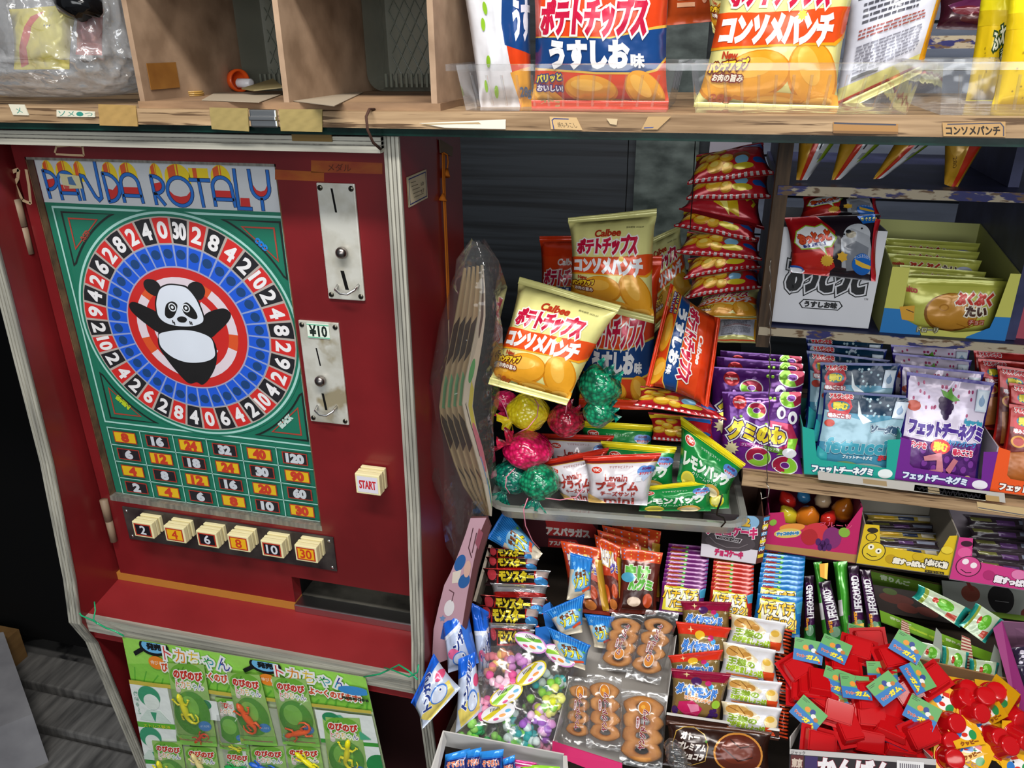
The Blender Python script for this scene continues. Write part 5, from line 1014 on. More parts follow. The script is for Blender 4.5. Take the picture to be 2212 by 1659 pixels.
# ------------------------------------------------------------------ translucent tray with biscuits and candy balls
TRM = clear('tray_plastic', 'f4f6f2', .42, .10, .18, .1, 30, '#c4c4bc')
ang = math.atan2(.03, .297); L0 = at(1066, 1084, .80)
def tw(x, y, z): return Vector((L0[0]+x*math.cos(ang)-y*math.sin(ang), .80+x*math.sin(ang)+y*math.cos(ang), z))
g = MB(); TW, TDp, TZ0, TZ1, R_ = .302, .18, .9005, .9235, .02
def rr(x0, x1, y0, y1, r, z, n=5):
    out = []
    for cx, cy, a0 in ((x1-r, y0+r, -PI/2), (x1-r, y1-r, 0), (x0+r, y1-r, PI/2), (x0+r, y0+r, PI)):
        out += [tw(cx+r*math.cos(a0+k*PI/2/n), cy+r*math.sin(a0+k*PI/2/n), z) for k in range(n+1)]
    return out
loops = [rr(.006, TW-.006, .006, TDp, R_-.004, TZ0), rr(.001, TW-.001, .001, TDp+.005, R_, TZ1-.001), rr(-.006, TW+.006, -.006, TDp+.01, R_+.004, TZ1), rr(-.007, TW+.007, -.007, TDp+.011, R_+.004, TZ1-.005), rr(-.0055, TW+.0055, -.0055, TDp+.009, R_+.003, TZ1-.005), rr(-.0045, TW+.0045, -.0045, TDp+.009, R_+.003, TZ1-.0014), rr(.0022, TW-.0022, .0022, TDp+.0035, R_, TZ1-.0024), rr(.0072, TW-.0072, .0072, TDp-.0012, R_-.004, TZ0+.0014)]
n = len(loops[0]); vs = [tuple(v) for l in loops for v in l]
fs = [(j*n+i, j*n+(i+1) % n, (j+1)*n+(i+1) % n, (j+1)*n+i) for j in range(len(loops)-1) for i in range(n)]+[tuple(range(n))[::-1], tuple(range((len(loops)-1)*n, len(loops)*n))]
g.add(vs, fs, TRM)
tag(g.build('plastic_tray'), 'translucent plastic tray with rounded rim holding biscuits and cellophane candy balls', 'tray')
g = MB(); p = [at(x, y, .815) for x, y in ((1560, 1070), (1556, 1086), (1550, 1100), (1548, 1112), (1562, 1118), (1567, 1128), (1558, 1138))]
g.tube(p, .0011, mat('#4d4a44', 'metal'), 6); tag(g.build('wire_hook'), 'dark bent wire hook at the right end of the translucent tray', 'hook')
CEL = {}
def cello(name, col, dark):
    m = bpy.data.materials.new('cellophane_'+name); m.use_nodes = True; nt = m.node_tree; b = nt.nodes['Principled BSDF']
    tc = nd(nt, 'ShaderNodeTexCoord'); v = nd(nt, 'ShaderNodeTexVoronoi'); v.inputs['Scale'].default_value = 190; nt.links.new(tc.outputs['Object'], v.inputs[0])
    r = nd(nt, 'ShaderNodeValToRGB'); r.color_ramp.elements[0].color = (*lin(col), 1); r.color_ramp.elements[1].color = (*lin(dark), 1); r.color_ramp.elements[0].position = .15; r.color_ramp.elements[1].position = .75
    nt.links.new(v.outputs['Distance'], r.inputs[0]); nt.links.new(r.outputs[0], b.inputs['Base Color'])
    bp = nd(nt, 'ShaderNodeBump'); bp.inputs['Strength'].default_value = .55; bp.inputs['Distance'].default_value = .003; bp.invert = True
    n3 = nd(nt, 'ShaderNodeTexNoise'); n3.inputs['Scale'].default_value = 60; nt.links.new(tc.outputs['Object'], n3.inputs[0])
    mm_ = nd(nt, 'ShaderNodeMath', operation='ADD'); nt.links.new(v.outputs['Distance'], mm_.inputs[0]); nt.links.new(n3.outputs['Fac'], mm_.inputs[1])
    nt.links.new(mm_.outputs[0], bp.inputs['Height']); nt.links.new(bp.outputs[0], b.inputs['Normal'])
    b.inputs['Roughness'].default_value = .12; b.inputs['Specular IOR Level'].default_value = .8; b.inputs['Coat Weight'].default_value = .6; b.inputs['Coat Roughness'].default_value = .08
    return m
for k, c, d in (('yellow', '#ffee30', '#f0d51c'), ('pink', '#ef1f6d', '#a80f3f'), ('green', '#19a873', '#06543d'), ('teal', '#0d8f70', '#044a46'), ('red', '#d8204a', '#7d0f22')): CEL[k] = cello(k, c, d)
STR = mat('#e58aa0', 'gloss')
def candy_ball(c, r, Y, col, tw_to, label, squash=.9, tcol=None):
    root_p = at(c[0], c[1], Y); z = Y/ray(*c)[1]; rr_ = r*z/FPX
    rnd = random.Random(int(c[0]*7+c[1])); g = MB(); bm = bmesh.new(); bmesh.ops.create_uvsphere(bm, u_segments=26, v_segments=16, radius=1)
    ph = [rnd.uniform(0, 6) for _ in range(6)]
    for v in bm.verts:
        p = v.co.copy(); k = 1+.035*math.sin(7*p.x+ph[0])*math.sin(8*p.y+ph[1])+.05*math.sin(5*p.z+4*p.x+ph[2])
        v.co = Vector((p.x*rr_*k, p.y*rr_*k*.9, p.z*rr_*k*squash))
    g.bm(bm, CEL[col], True); o = g.build('candy_ball'); o.location = root_p
    tag(o, label, 'candy', 'cellophane candy balls in the tray')
    t = at(tw_to[0], tw_to[1], Y-rr_*.8); d = Vector(t-root_p); d0 = d.normalized(); side = d0.cross(Vector((0, -1, .3))).normalized(); nn = side.cross(d0)
    g = MB(); vs = []; n1 = 14
    for j, (s, w) in enumerate(((.70, .22), (.92, .16), (1.12, .34), (1.32, .62), (1.42, .74))):
        for i in range(n1):
            u = 2*i/(n1-1)-1; q = d0*(s*rr_+rnd.uniform(-.03, .05)*rr_*(j > 2))+side*(u*w*rr_)+nn*(rr_*w*.38*math.sin(u*9+ph[3])*(j/4+.3)); vs.append(tuple(root_p+np.array(q)))
    g.add(vs, [(j*n1+i, j*n1+i+1, (j+1)*n1+i+1, (j+1)*n1+i) for j in range(4) for i in range(n1-1)], CEL[tcol or col], True)
    g.build('twisted_end', o)
    return o
candy_ball((1092, 866), 26, .885, 'pink', (1082, 905), 'pink cellophane candy ball half hidden behind the yellow one')
candy_ball((1140, 890), 46, .865, 'yellow', (1086, 918), 'yellow cellophane candy ball')
candy_ball((1222, 908), 40, .865, 'red', (1252, 862), 'red cellophane candy ball with its twisted end up, right of the yellow one')
candy_ball((1296, 834), 46, .838, 'green', (1332, 782), 'large green cellophane candy ball at the top of the candy balls', 1.05, 'teal')
candy_ball((1294, 890), 34, .832, 'green', (1345, 884), 'small green cellophane candy ball under the large green one', 1, 'teal')
candy_ball((1140, 972), 54, .84, 'pink', (1082, 945), 'big pink cellophane candy ball under the yellow one', .75, 'red')
candy_ball((1106, 1030), 42, .835, 'teal', (1078, 1082), 'dark green cellophane candy ball at the left front corner of the tray', .9)
candy_ball((1166, 1040), 44, .822, 'green', (1152, 1100), 'green cellophane candy ball at the front of the tray', .9, 'teal')
def pstring(pts, label): tag(MB().tube([at(*p) for p in pts], .0007, STR, 5).build('pink_string'), label, 'string')
pstring([(1072, 860, .84), (1083, 866, .83), (1092, 885, .825), (1098, 905, .825)], 'pink string beside the yellow candy ball')
pstring([(1120, 934, .80), (1140, 925, .795), (1160, 900, .80), (1163, 875, .815), (1155, 862, .82)], 'pink string curling over the yellow candy ball')
pstring([(1206, 828, .845), (1240, 820, .85), (1270, 812, .845), (1305, 814, .835)], 'pink string tied round the large green candy ball')
pstring([(1222, 892, .825), (1226, 860, .83), (1218, 838, .845), (1232, 822, .85), (1262, 816, .845)], 'pink string standing up from the red candy ball')
pstring([(1112, 1012, .80), (1094, 1030, .79), (1092, 1052, .79), (1101, 1066, .79)], 'pink string over the dark green candy ball')
pstring([(1178, 1076, .785), (1210, 1080, .785), (1245, 1074, .785), (1259, 1056, .79), (1258, 1045, .80)], 'pink string crossing in front of the white biscuit packet')
pstring([(1140, 1076, .785), (1131, 1100, .78), (1135, 1135, .785), (1150, 1168, .80), (1166, 1185, .81)], 'long pink string hanging down below the tray')
def ybc(x, y): return [('e', x, y, 9, 6, '#e8e0de'), ('e', x, y, 8, 5.2, '#c9301f'), ('t', 'YBC', x, y, 11, 4, '#f1e8e4', dict(b=.3))]
HEART = [('e', 84, 24, 8, 7, '#4f7fc4'), ('e', 92, 24, 8, 7, '#4f7fc4'), ('p', [(77, 27), (99, 27), (88, 40)], '#b9c9e2'), ('t', '50年', 88, 21, 12, 4, '#5a2a66', dict(b=.3)), ('t', 'ありがとう', 88, 28, 16, 3.5, '#c9303a', dict(b=.2)), ('r', 76, 33, 84, 40, '#e8ebf2')]
DLV = Design(.78, '#d9d4da', [('r', 0, 0, 100, 8, '#d0301c'), ('r', 0, 8, 100, 12, '#7a2320'), ('l', [(0, 12.5), (100, 12.5)], 1, '#d8b45a'), *ybc(16, 22), ('t', 'ヤマザキビスケット', 52, 18, 34, 4, '#a55d5a')]+HEART+[('t', 'Levain', 46, 34, 34, 10, '#9b2e26', dict(b=.4)), ('t', 'プライム', 48, 47, 66, 13, '#a0332a', dict(b=.9)), ('t', 'チーズサンド', 50, 59, 56, 7, '#a0332a', dict(b=.4)), ('t', 'mini', 52, 71, 50, 11, '#a0332a', dict(b=.7)), ('p', [(0, 62), (20, 70), (30, 78), (0, 78)], '#c9a25a')], 'film', 10, 10)
DLM = Design(.72, '#14803a', [('r', 0, 0, 100, 11, '#e3d21a'), ('l', [(0, 9.5), (100, 9.5)], .9, '#2a7a2c'), *ybc(16, 20), ('t', 'ヤマザキビスケット', 52, 20, 34, 4, '#cfe6d2')]+HEART+[('t', 'レモンパック', 50, 42, 82, 16, '#dfe9dc', dict(b=1.1)), ('t', 'クリームサンド', 52, 54, 50, 5, '#cfe6d2'), ('e', 22, 64, 14, 10, '#e0d040'), ('e', 22, 64, 11, 7.5, '#c9c04a'), ('e', 70, 64, 16, 9, '#d9ac4f'), ('e', 70, 66, 13, 7, '#efe0b0')], 'film', 10, 10)
G1, G2 = 'white biscuit packets in the tray', 'green lemon biscuit packets in the tray'
packet('biscuit_packet', DLM, [(1252, 908), (1413, 918), (1410, 1010), (1262, 1000)], ('Y', .905), 22, 0, .012, .5, .0014, seed=201, seals=('#e3d21a', None), label='green and yellow biscuit packet at the back of the tray', cat='biscuit packet', group=G2)
packet('biscuit_packet', DLV, [(1170, 936), (1327, 941), (1305, 1035), (1198, 1020)], ('Y', .885), 22, 0, .012, .5, .0014, seed=202, seals=('#d0301c', None), label='white and red biscuit packet furthest back in the tray', cat='biscuit packet', group=G1)
packet('biscuit_packet', DLM, [(1298, 952), (1462, 965), (1455, 1060), (1310, 1050)], ('Y', .872), 22, 0, .012, .5, .0014, seed=203, seals=('#e3d21a', None), label='green and yellow biscuit packet in the middle, behind the front white one', cat='biscuit packet', group=G2)
packet('biscuit_packet', DLM, [(1470, 898), (1611, 1002), (1564, 1085), (1462, 1040)], ('Y', .862), 30, 0, .016, .5, .0016, seed=204, seals=('#e3d21a', None), label='green and yellow biscuit packet tilted at the right of the tray', cat='biscuit packet', group=G2)
packet('biscuit_packet', DLV, [(1157, 998), (1316, 966), (1290, 1085), (1222, 1078)], ('Y', .845), 24, 0, .016, .5, .0016, seed=205, seals=('#d0301c', None), label='white and red biscuit packet between the candy balls and the front packet', cat='biscuit packet', group=G1)
packet('biscuit_packet', DLV, [(1260, 986), (1429, 978), (1398, 1092), (1272, 1084)], ('Y', .828), 22, 0, .018, .5, .0016, seed=206, seals=('#d0301c', None), label='white and red biscuit packet at the front of the tray', cat='biscuit packet', group=G1)
packet('biscuit_packet', DLM, [(1366, 1054), (1543, 1034), (1536, 1104), (1380, 1104)], ('Y', .838), 26, 0, .012, .5, .0014, seed=207, seals=('#e3d21a', None), label='green and yellow biscuit packet lowest at the front of the tray', cat='biscuit packet', group=G2)
DLM2 = Design(1.2, '#2a8a3a', [('e', 50, 40, 34, 22, '#c98d3f'), ('e', 50, 34, 34, 20, '#dcb061'), ('e', 40, 84, 34, 28, '#d8cf2c'), ('e', 40, 84, 26, 20, '#e9e27a')], 'film', 6, 6)
packet('biscuit_packet', DLM2, [(1530, 1032), (1580, 1038), (1575, 1098), (1528, 1100)], ('Y', .85), 24, 0, .008, .5, .001, seed=208, label='green packet with lemon picture in the right front corner of the tray', cat='biscuit packet', group=G2)
packet('corn_puff_packet', DPUF, [(1384, 834), (1528, 856), (1570, 908), (1368, 876)], ('Y', .862), 52, 0, .014, .8, .0014, seed=209, crimp=.10, seals=('#a81a24', DCHK), label='red corn puff packet lying on the biscuit packets in the tray', cat='snack packet')
packet('corn_puff_packet', DPUF, [(1400, 890), (1540, 905), (1545, 960), (1410, 950)], ('Y', .91), 40, 0, .010, .6, .0014, seed=210, crimp=.10, seals=('#a81a24', DCHK), label='red corn puff packet standing behind the tilted green packet', cat='snack packet')
# ------------------------------------------------------------------ row of card boxes on the lower shelf
DCC = Design(.82, '#3a3336', [('r', 0, 58, 100, 82, '#d6d0d8'), ('e', 50, 50, 44, 16, '#4a4246'), ('e', 74, 12, 20, 14, '#7fa9c9'), ('t', '2', 72, 12, 11, 13, '#e0b53a', dict(b=1.4, ol=[('#2a211c', 2.4)])), ('t', 'チョコケーキ', 50, 30, 86, 17, '#c42a66', dict(b=1.2, per=.06, ol=[('#e9e2e6', 2.2)])), ('p', [(22, 39), (70, 42), (66, 50), (24, 46)], '#c9c2c6'), ('p', [(24, 40.5), (68, 43), (65, 49), (26, 45)], '#20191c'), ('t', 'CHOCO CAKE', 46, 45, 36, 3.6, '#d9d2d6', dict(rot=4)), ('l', [(14, 44), (24, 54), (44, 60), (66, 58), (80, 50)], 2, '#6b6266'), ('t', 'チョコケーキ', 50, 70, 50, 11, '#bf2560', dict(b=.9))], 'paper', 1, 1)
bxc = carton('display_box', DCC, [(1520, 1108), (1650, 1116), (1632, 1218), (1513, 1201)], ('Y', .846), 6, 0, .10, 1.0, col='#5a3a2e', label='dark choco cake box hanging over the fizzy candy packets')
blocks = [('r', 0, 0, 100, 160, '#5a2a22')]+[('r', 4, k*27, 96, k*27+13, c) for k, c in enumerate(('#3f8fc4', '#d8c02f', '#3f8fc4', '#d8c02f', '#3f8fc4', '#d8c02f'))]+[('t', k, 50, 20+i*20, 60, 14, '#efe8e2', dict(b=1)) for i, k in enumerate('しあわせさんわり'[:7])]
card('box_side_strip', Design(1.6*5, '#5a2a22', [('r', 6, 20+k*125, 94, 80+k*125, c) for k, c in enumerate(('#3f8fc4', '#d8c02f', '#3f8fc4', '#d8c02f', '#3f8fc4', '#d8c02f'))]+[('t', k, 50, 110+i*90, 60, 56, '#efe8e2', dict(b=2)) for i, k in enumerate('しあわせさん')], 'paper', 1, 1), [(1650, 1116), (1664, 1112), (1647, 1214), (1633, 1218)], ('Y', .846), 6, 0, parent=bxc)
DPKF = Design(.46, '#b51f5c', [('p', [(0, 0), (16, 0), (20, 14), (84, 20), (98, 0), (100, 0), (100, 46), (0, 46)], '#b51f5c'), ('r', 0, 39, 100, 46, '#a87f4a'), ('e', 28, 20, 14, 5, '#d8893a'), ('e', 24, 27, 15, 6, '#cfb85a'), ('e', 54, 24, 14, 8, '#c4303a'), ('e', 48, 30, 9, 7, '#a8232a'), ('e', 72, 28, 10, 9, '#7d2a66'), ('=',)]+[('e', 58+dx, 33+dy, 3, 3, '#4a1f5c') for dx, dy in ((0, 0), (5, 1), (9, -1), (3, 4), (7, 4), (12, 3))]+[('+',), ('t', 'チャコの小いち', 24, 27, 24, 4, '#3c7fae', dict(b=.5, ol=[('#e6dcc0', 1)])), ('e', 84, 22, 6, 4, '#7fa83a'), ('e', 6, 12, 4, 4, '#7fa83a'), ('t', 'フルーツ', 74, 17, 34, 4, '#d8567a')], 'paper', 1, 1, nobase=True)
carton('display_box', DPKF, [(1661, 1108), (1864, 1096), (1848, 1216), (1650, 1186)], ('Y', .862), 6, 0, .11, 1.0, col='#7d1f48', label='pink card box with fruit pictures on the lower shelf')
DYB = Design(.58, '#d2b21e', [('p', [(0, 0), (16, 0), (22, 30), (84, 34), (92, 6), (100, 4), (100, 58), (0, 58)], '#d2b21e'), ('e', 10, 8, 6, 4, '#2a2218'), ('e', 10, 18, 6, 6, '#2a2218'), ('e', 10, 18, 5, 5, '#d2b21e'), ('e', 16, 38, 13, 14, '#2a2218'), ('e', 16, 38, 12, 13, '#d9bd2c'), ('e', 12, 32, 3.4, 4, '#efe8d0'), ('e', 21, 37, 3.4, 4, '#efe8d0'), ('e', 12, 32, 1.2, 1.5, '#222'), ('e', 21, 37, 1.2, 1.5, '#222'), ('l', [(9, 42), (15, 46), (20, 45)], 1, '#2a2218'), ('e', 36, 46, 6, 6, '#b8941a'), ('t', '超すっぱい!', 56, 48, 34, 7, '#efe8d8', dict(rot=3, b=.8, ol=[('#2a2218', 1.4)])), ('t', 'すっぱいレモンにご用心!', 84, 44, 24, 9, '#efe8d8', dict(rot=3, b=.4, ol=[('#2a2218', 1.2)])), ('r', 74, 54, 94, 57.5, '#2a2218'), ('t', 'フーセンガム', 84, 55.8, 18, 2.6, '#d9bd2c'), ('e', 64, 38, 6, 5, '#c9a81e'), ('e', 92, 24, 6, 5, '#e0c63a')], 'paper', 1, 1, nobase=True)
carton('display_box', DYB, [(1868, 1132), (2070, 1150), (2050, 1243), (1850, 1216)], ('Y', .855), 6, 0, .11, 1.25, col='#8a8478', label='yellow card box with drawn faces, holding lemon gum sticks')
DPB2 = Design(.58, '#c4387e', [('p', [(0, 0), (14, 0), (18, 30), (100, 36), (100, 58), (0, 58)], '#c4387e'), ('e', 9, 8, 6, 4, '#3a1428'), ('e', 9, 20, 7, 7, '#d85a94'), ('e', 16, 38, 13, 14, '#3a1428'), ('e', 16, 38, 12, 13, '#cf4a8a'), ('e', 12, 32, 3.4, 4, '#efe0e6'), ('e', 21, 36, 3.4, 4, '#efe0e6'), ('l', [(9, 43), (15, 47), (20, 46)], 1, '#3a1428'), ('e', 38, 46, 6, 6, '#a82a68'), ('t', '超すっぱい!', 62, 50, 36, 8, '#efe6ec', dict(rot=3, b=.8, ol=[('#3a1428', 1.4)])), ('e', 66, 40, 7, 6, '#d878a8')], 'paper', 1, 1, nobase=True)
carton('display_box', DPB2, [(2072, 1160), (2290, 1182), (2270, 1283), (2051, 1250)], ('Y', .85), 6, 0, .11, 1.3, col='#8a8088', label='pink card box with drawn faces at the right edge, holding grape gum sticks')
DST = Design(.16, '#b9a24a', [('r', 0, 0, 100, 4, '#8f94a0'), ('r', 10, 5, 40, 12, '#d2a82c'), ('r', 46, 5, 70, 12, '#2f3a55'), ('r', 76, 4, 96, 12, '#c9c2b0')], 'film', 10, 4); DST2 = Design(.16, '#3a3038', [('r', 4, 3, 30, 8, '#6b6b3a'), ('r', 36, 5, 60, 12, '#5a3a6b'), ('r', 66, 3, 96, 9, '#7d8396')], 'film', 10, 4)
for i in range(5):
    y = 1108+i*17; packet('gum_stick', DST if i % 2 == 0 else DST2, [(1866+i*6, y), (2018+i*3, y+8+i), (2024+i*3, y+24+i), (1872+i*6, y+16)], ('Y', .955-.018*i), 40, 0, .004, .6, .0006, seed=220+i, label='%s lemon gum stick from the back, lying in the yellow box' % ['first', 'second', 'third', 'fourth', 'fifth'][i], cat='gum', group='gum sticks in the yellow box')
for i in range(5):
    y = 1112+i*24; packet('gum_stick', DST2, [(2080+i*6, y), (2260, y+14+i), (2264, y+38+i), (2090+i*6, y+24)], ('Y', .955-.018*i), 40, 0, .005, .6, .0006, seed=230+i, label='%s dark purple gum stick from the back, lying in the right pink box' % ['first', 'second', 'third', 'fourth', 'fifth'][i], cat='gum', group='gum sticks in the pink box')
JEL = {}
for k, c in (('orange', '#c9701c'), ('red', '#b5231c'), ('lemon', '#c9b52a'), ('blue', '#2f6f9a'), ('beige', '#b59a7a')):
    JEL[k] = mat(c, 'gloss')
for i, (x, y, r, k) in enumerate(((1702, 1112, 20, 'lemon'), (1745, 1116, 26, 'orange'), (1790, 1120, 16, 'red'), (1700, 1080, 18, 'red'), (1778, 1078, 18, 'beige'), (1735, 1072, 14, 'blue'), (1822, 1100, 24, 'orange'), (1840, 1070, 18, 'orange'), (1680, 1122, 12, 'red'))):
    Y = .90+.03*(1120-y)/40; z = Y/ray(x, y)[1]; rr_ = r*z/FPX
    o = MB().lathe([(.001, -rr_*1.1), (rr_*.75, -rr_*.9), (rr_, -rr_*.2), (rr_*.8, rr_*.5), (rr_*.35, rr_), (rr_*.15, rr_*1.25)], JEL[k], 14).build('wrapped_candy'); o.location = at(x, y, Y); o.rotation_euler = (.3*(i % 3), .4*((i % 4)-1.5), i)
    tag(o, '%s wrapped candy in the pink fruit box, %s' % (k, ['at its left front', 'the biggest in front', 'behind its front lip right', 'at its back left', 'at its back centre', 'small at its back', 'near its right side', 'at its back right corner', 'in its left front corner'][i]), 'candy', 'wrapped candies in the pink fruit box')
# ------------------------------------------------------------------ left group
DAS = Design(.5, '#4a1a22', [('p', [(30, 8), (80, 0), (98, 22), (94, 34), (34, 34)], '#b52a2a'), ('t', 'アスパラガス', 60, 28, 56, 10, '#e6ded8', dict(rot=2, b=.8)), ('e', 80, 6, 20, 6, '#8a5a2a'), ('p', [(34, 38), (70, 38), (74, 44), (70, 50), (32, 50)], '#b52a2a'), ('t', 'アスパラガス', 52, 44, 34, 6, '#e6ded8', dict(b=.4))], 'paper', 1, 1)
carton('display_box', DAS, [(1128, 1100), (1290, 1108), (1296, 1188), (1132, 1178)], ('Y', .905), 5, 0, .08, 1.0, col='#35141a', label='maroon biscuit stick box below the left end of the tray')
def cstripes(y0, y1, n=16): return [('r', 0, y0, 100, y1, '#1673cf'), ('=',)]+[('r', k*100/n, y0, (k+.5)*100/n, y1, '#3f97e4') for k in range(n)]+[('+',)]
DCS = Design(1.15, '#cfc4ae', cstripes(0, 40)+[('p', [(20, 40), (100, 40), (100, 92), (30, 96)], '#4a8fc4'), ('e', 52, 62, 40, 26, '#8fc4e2'), ('t', 'チョコ', 50, 50, 44, 15, '#8a4a1e', dict(rot=-14, b=.7, ol=[('#2a1c14', 1.6)])), ('t', 'ソフト', 56, 70, 60, 24, '#e9d92c', dict(rot=-12, b=1.2, ol=[('#3a2a18', 2.4)])), ('p', [(60, 92), (92, 80), (94, 88), (64, 98)], '#d8502c'), ('star', 90, 46, 5, 2.2, 5, '#6fc43a'), ('star', 20, 26, 8, 4, 5, '#6fb4ee')], 'film', 10, 10)
G = 'blue choco soft packets on the left'
low('soft_candy_packet', DCS, [(1052, 1162), (1092, 1098), (1172, 1196), (1148, 1228)], .01, 40, 0, h=.010, seed=240, seals=('#1673cf', None), wr=.001, label='blue and beige soft candy packet lying at the back left, under the tray', group=G)
low('soft_candy_packet', DCS, [(1232, 1194), (1280, 1206), (1276, 1292), (1224, 1296)], .045, 40, 10, h=.010, seed=241, seals=('#1673cf', None), wr=.001, label='blue striped soft candy packet bent over the first orange gummy packet', group=G)
low('soft_candy_packet', DCS, [(1176, 1320), (1263, 1283), (1258, 1366), (1212, 1374)], .045, 45, 0, h=.012, seed=242, seals=('#1673cf', None), wr=.001, label='blue striped soft candy packet beside the monster candy box', group=G)
low('soft_candy_packet', DCS, [(1181, 1353), (1276, 1394), (1264, 1448), (1208, 1430)], .045, 48, 0, h=.012, seed=243, seals=('#1673cf', None), wr=.001, label='blue striped soft candy packet lowest, above the star candies', group=G)
low('soft_candy_packet', DCS, [(1262, 1326), (1328, 1332), (1318, 1402), (1284, 1398)], .02, 45, 0, h=.010, seed=244, seals=('#1673cf', None), wr=.001, label='blue soft candy packet tucked behind the donut packets', group=G)
DMO = Design(.24, '#b5201c', [('p', [(0, 0), (24, 2), (18, 24), (0, 24)], '#2a1a1c'), ('e', 12, 10, 8, 8, '#c9404a'), ('p', [(24, 3), (78, 2), (84, 20), (22, 22)], '#17110f'), ('t', 'モンスター', 52, 12, 54, 14, '#e6cf2c', dict(b=1.2, rot=1)), ('r', 82, 2, 100, 12, '#c9b5b0'), ('e', 90, 18, 10, 6, '#3a86c4'), ('r', 60, 0, 100, 3, '#9aa0a6')], 'foil', 12, 6)
DMS = Design(.24, '#8f8f92', [('r', 0, 14, 100, 24, '#a5231f'), ('r', 10, 4, 90, 11, '#a9a9ad'), ('r', 12, 5, 80, 7, '#6f6f73')], 'foil', 12, 6)
G = 'monster candy rolls in the blue box'
MQ = [(1050, 1160, 1188, 1206, DMO), (1048, 1165, 1207, 1228, DMO), (1042, 1190, 1232, 1262, DMO), (1058, 1185, 1264, 1292, DMS), (1036, 1182, 1290, 1322, DMO), (1032, 1168, 1312, 1350, DMO), (1048, 1158, 1348, 1366, DMS), (1052, 1156, 1360, 1392, DMO)]
for i, (x0, x1, y0, y1, d) in enumerate(MQ):
    low('candy_roll', d, [(x0, y0-5), (x1, y0+1), (x1-3, y1+5), (x0+5, y1+2)], .006+.003*i, 46, 0, h=.013, back=.8, wr=.0014, seed=250+i, crimp=.02, side=.4, label='%s foil candy roll in the blue box%s' % (ORD[i], ', silver side up' if d is DMS else ' with yellow and black lettering'), cat='candy', group=G)
mbx = empty('display_box', atd(1175, 1380, zd(1175, 1380, .02)), 'blue card box holding the monster candy rolls', 'display box')
g = MB(); P1 = [atd(x, y, zd(x, y, o)) for x, y, o in ((1186, 1352, .02), (1192, 1412, .02), (1158, 1412, .03), (1156, 1356, .03))]; g.hexa([tuple(p) for p in P1], [tuple(p+np.array([0, .012, -.016])) for p in P1], mat('#1c6cc4', 'paper')); g.build('box_wall', mbx)
g = MB(); P2 = [atd(x, y, zd(x, y, o)) for x, y, o in ((1188, 1300, .015), (1196, 1352, .015), (1180, 1360, .02), (1170, 1310, .02))]; g.hexa([tuple(p) for p in P2], [tuple(p+np.array([.002, .012, -.016])) for p in P2], mat('#1c6cc4', 'paper')); g.build('box_wall', mbx)
g = MB(); P3 = [atd(x, y, zd(x, y, o)) for x, y, o in ((1062, 1178, 0), (1028, 1300, 0), (1022, 1298, 0), (1056, 1176, 0))]; g.hexa([tuple(p) for p in P3], [tuple(p+np.array([0, .02, -.02])) for p in P3], mat('#9a8f80', 'paper'))
g.build('side_wall', mbx)
DMK = Design(1.6, '#b5391c', [('r', 0, 0, 100, 26, '#c9441c'), ('=',)]+[('e', (k % 6)*17+8, 6+(k//6)*9, 1.8, 1.8, '#e0b04a' if k % 2 else '#7a86b5') for k in range(18)]+[('+',), ('p', [(16, 26), (70, 22), (78, 64), (20, 60)], '#d9a52c'), ('t', 'まけん', 46, 42, 66, 30, '#e6e0d2', dict(b=2.4, ol=[('#4a3a8a', 3.5)])), ('t', 'グミ', 74, 60, 36, 20, '#5a4aa0', dict(b=1.6, ol=[('#e6e0d2', 2.5)])), ('p', [(0, 84), (60, 78), (100, 90), (100, 160), (0, 160)], '#5a1f16'), ('e', 30, 120, 14, 20, '#c9581f'), ('e', 66, 110, 12, 16, '#b5441a'), ('e', 54, 140, 16, 12, '#d07a3a'), ('r', 84, 30, 100, 150, '#b98a24'), ('r', 0, 152, 100, 160, '#8a2a16')], 'film', 8, 12)
DMK2 = Design(1.6, '#5a2016', [('r', 0, 0, 100, 30, '#c9441c'), ('=',)]+[('e', (k % 6)*17+8, 6+(k//6)*9, 1.8, 1.8, '#e0b04a' if k % 2 else '#7a86b5') for k in range(18)]+[('+',), ('t', 'まけ', 44, 60, 60, 34, '#5fae3f', dict(b=2.6, ol=[('#d2d8c4', 4.5)])), ('t', 'んグミ', 54, 88, 60, 26, '#5fae3f', dict(b=2, ol=[('#d2d8c4', 4)])), ('e', 20, 72, 18, 12, '#4a9ab8'), ('p', [(10, 104), (92, 100), (92, 150), (10, 150)], '#3a1812'), ('e', 40, 130, 18, 12, '#c9b09a'), ('e', 76, 126, 12, 18, '#b5441a')], 'film', 8, 12)
G = 'orange gummy packets fanned out under the tray'
for i, (q, d, o) in enumerate((([(1320, 1126), (1428, 1148), (1424, 1300), (1345, 1290)], DMK, -.03), ([(1300, 1134), (1400, 1158), (1410, 1310), (1330, 1300)], DMK, -.02), ([(1290, 1144), (1380, 1172), (1395, 1320), (1318, 1312)], DMK, -.01), ([(1284, 1154), (1340, 1180), (1350, 1328), (1300, 1322)], DMK, 0), ([(1342, 1182), (1432, 1194), (1417, 1328), (1334, 1324)], DMK2, .012), ([(1211, 1168), (1297, 1184), (1318, 1330), (1234, 1320)], DMK, .012))):
    low('gummy_packet', d, q, o, 38, 0, h=.006, wr=.001, seed=260+i, label='orange gummy packet %s' % ['rearmost of the fan under the tray', 'second from the back of the fan under the tray', 'third from the back of the fan under the tray', 'fourth from the back of the fan under the tray', 'with green lettering at the front of the fan', 'leftmost in the fan, facing front'][i], cat='gummy packet', group=G)
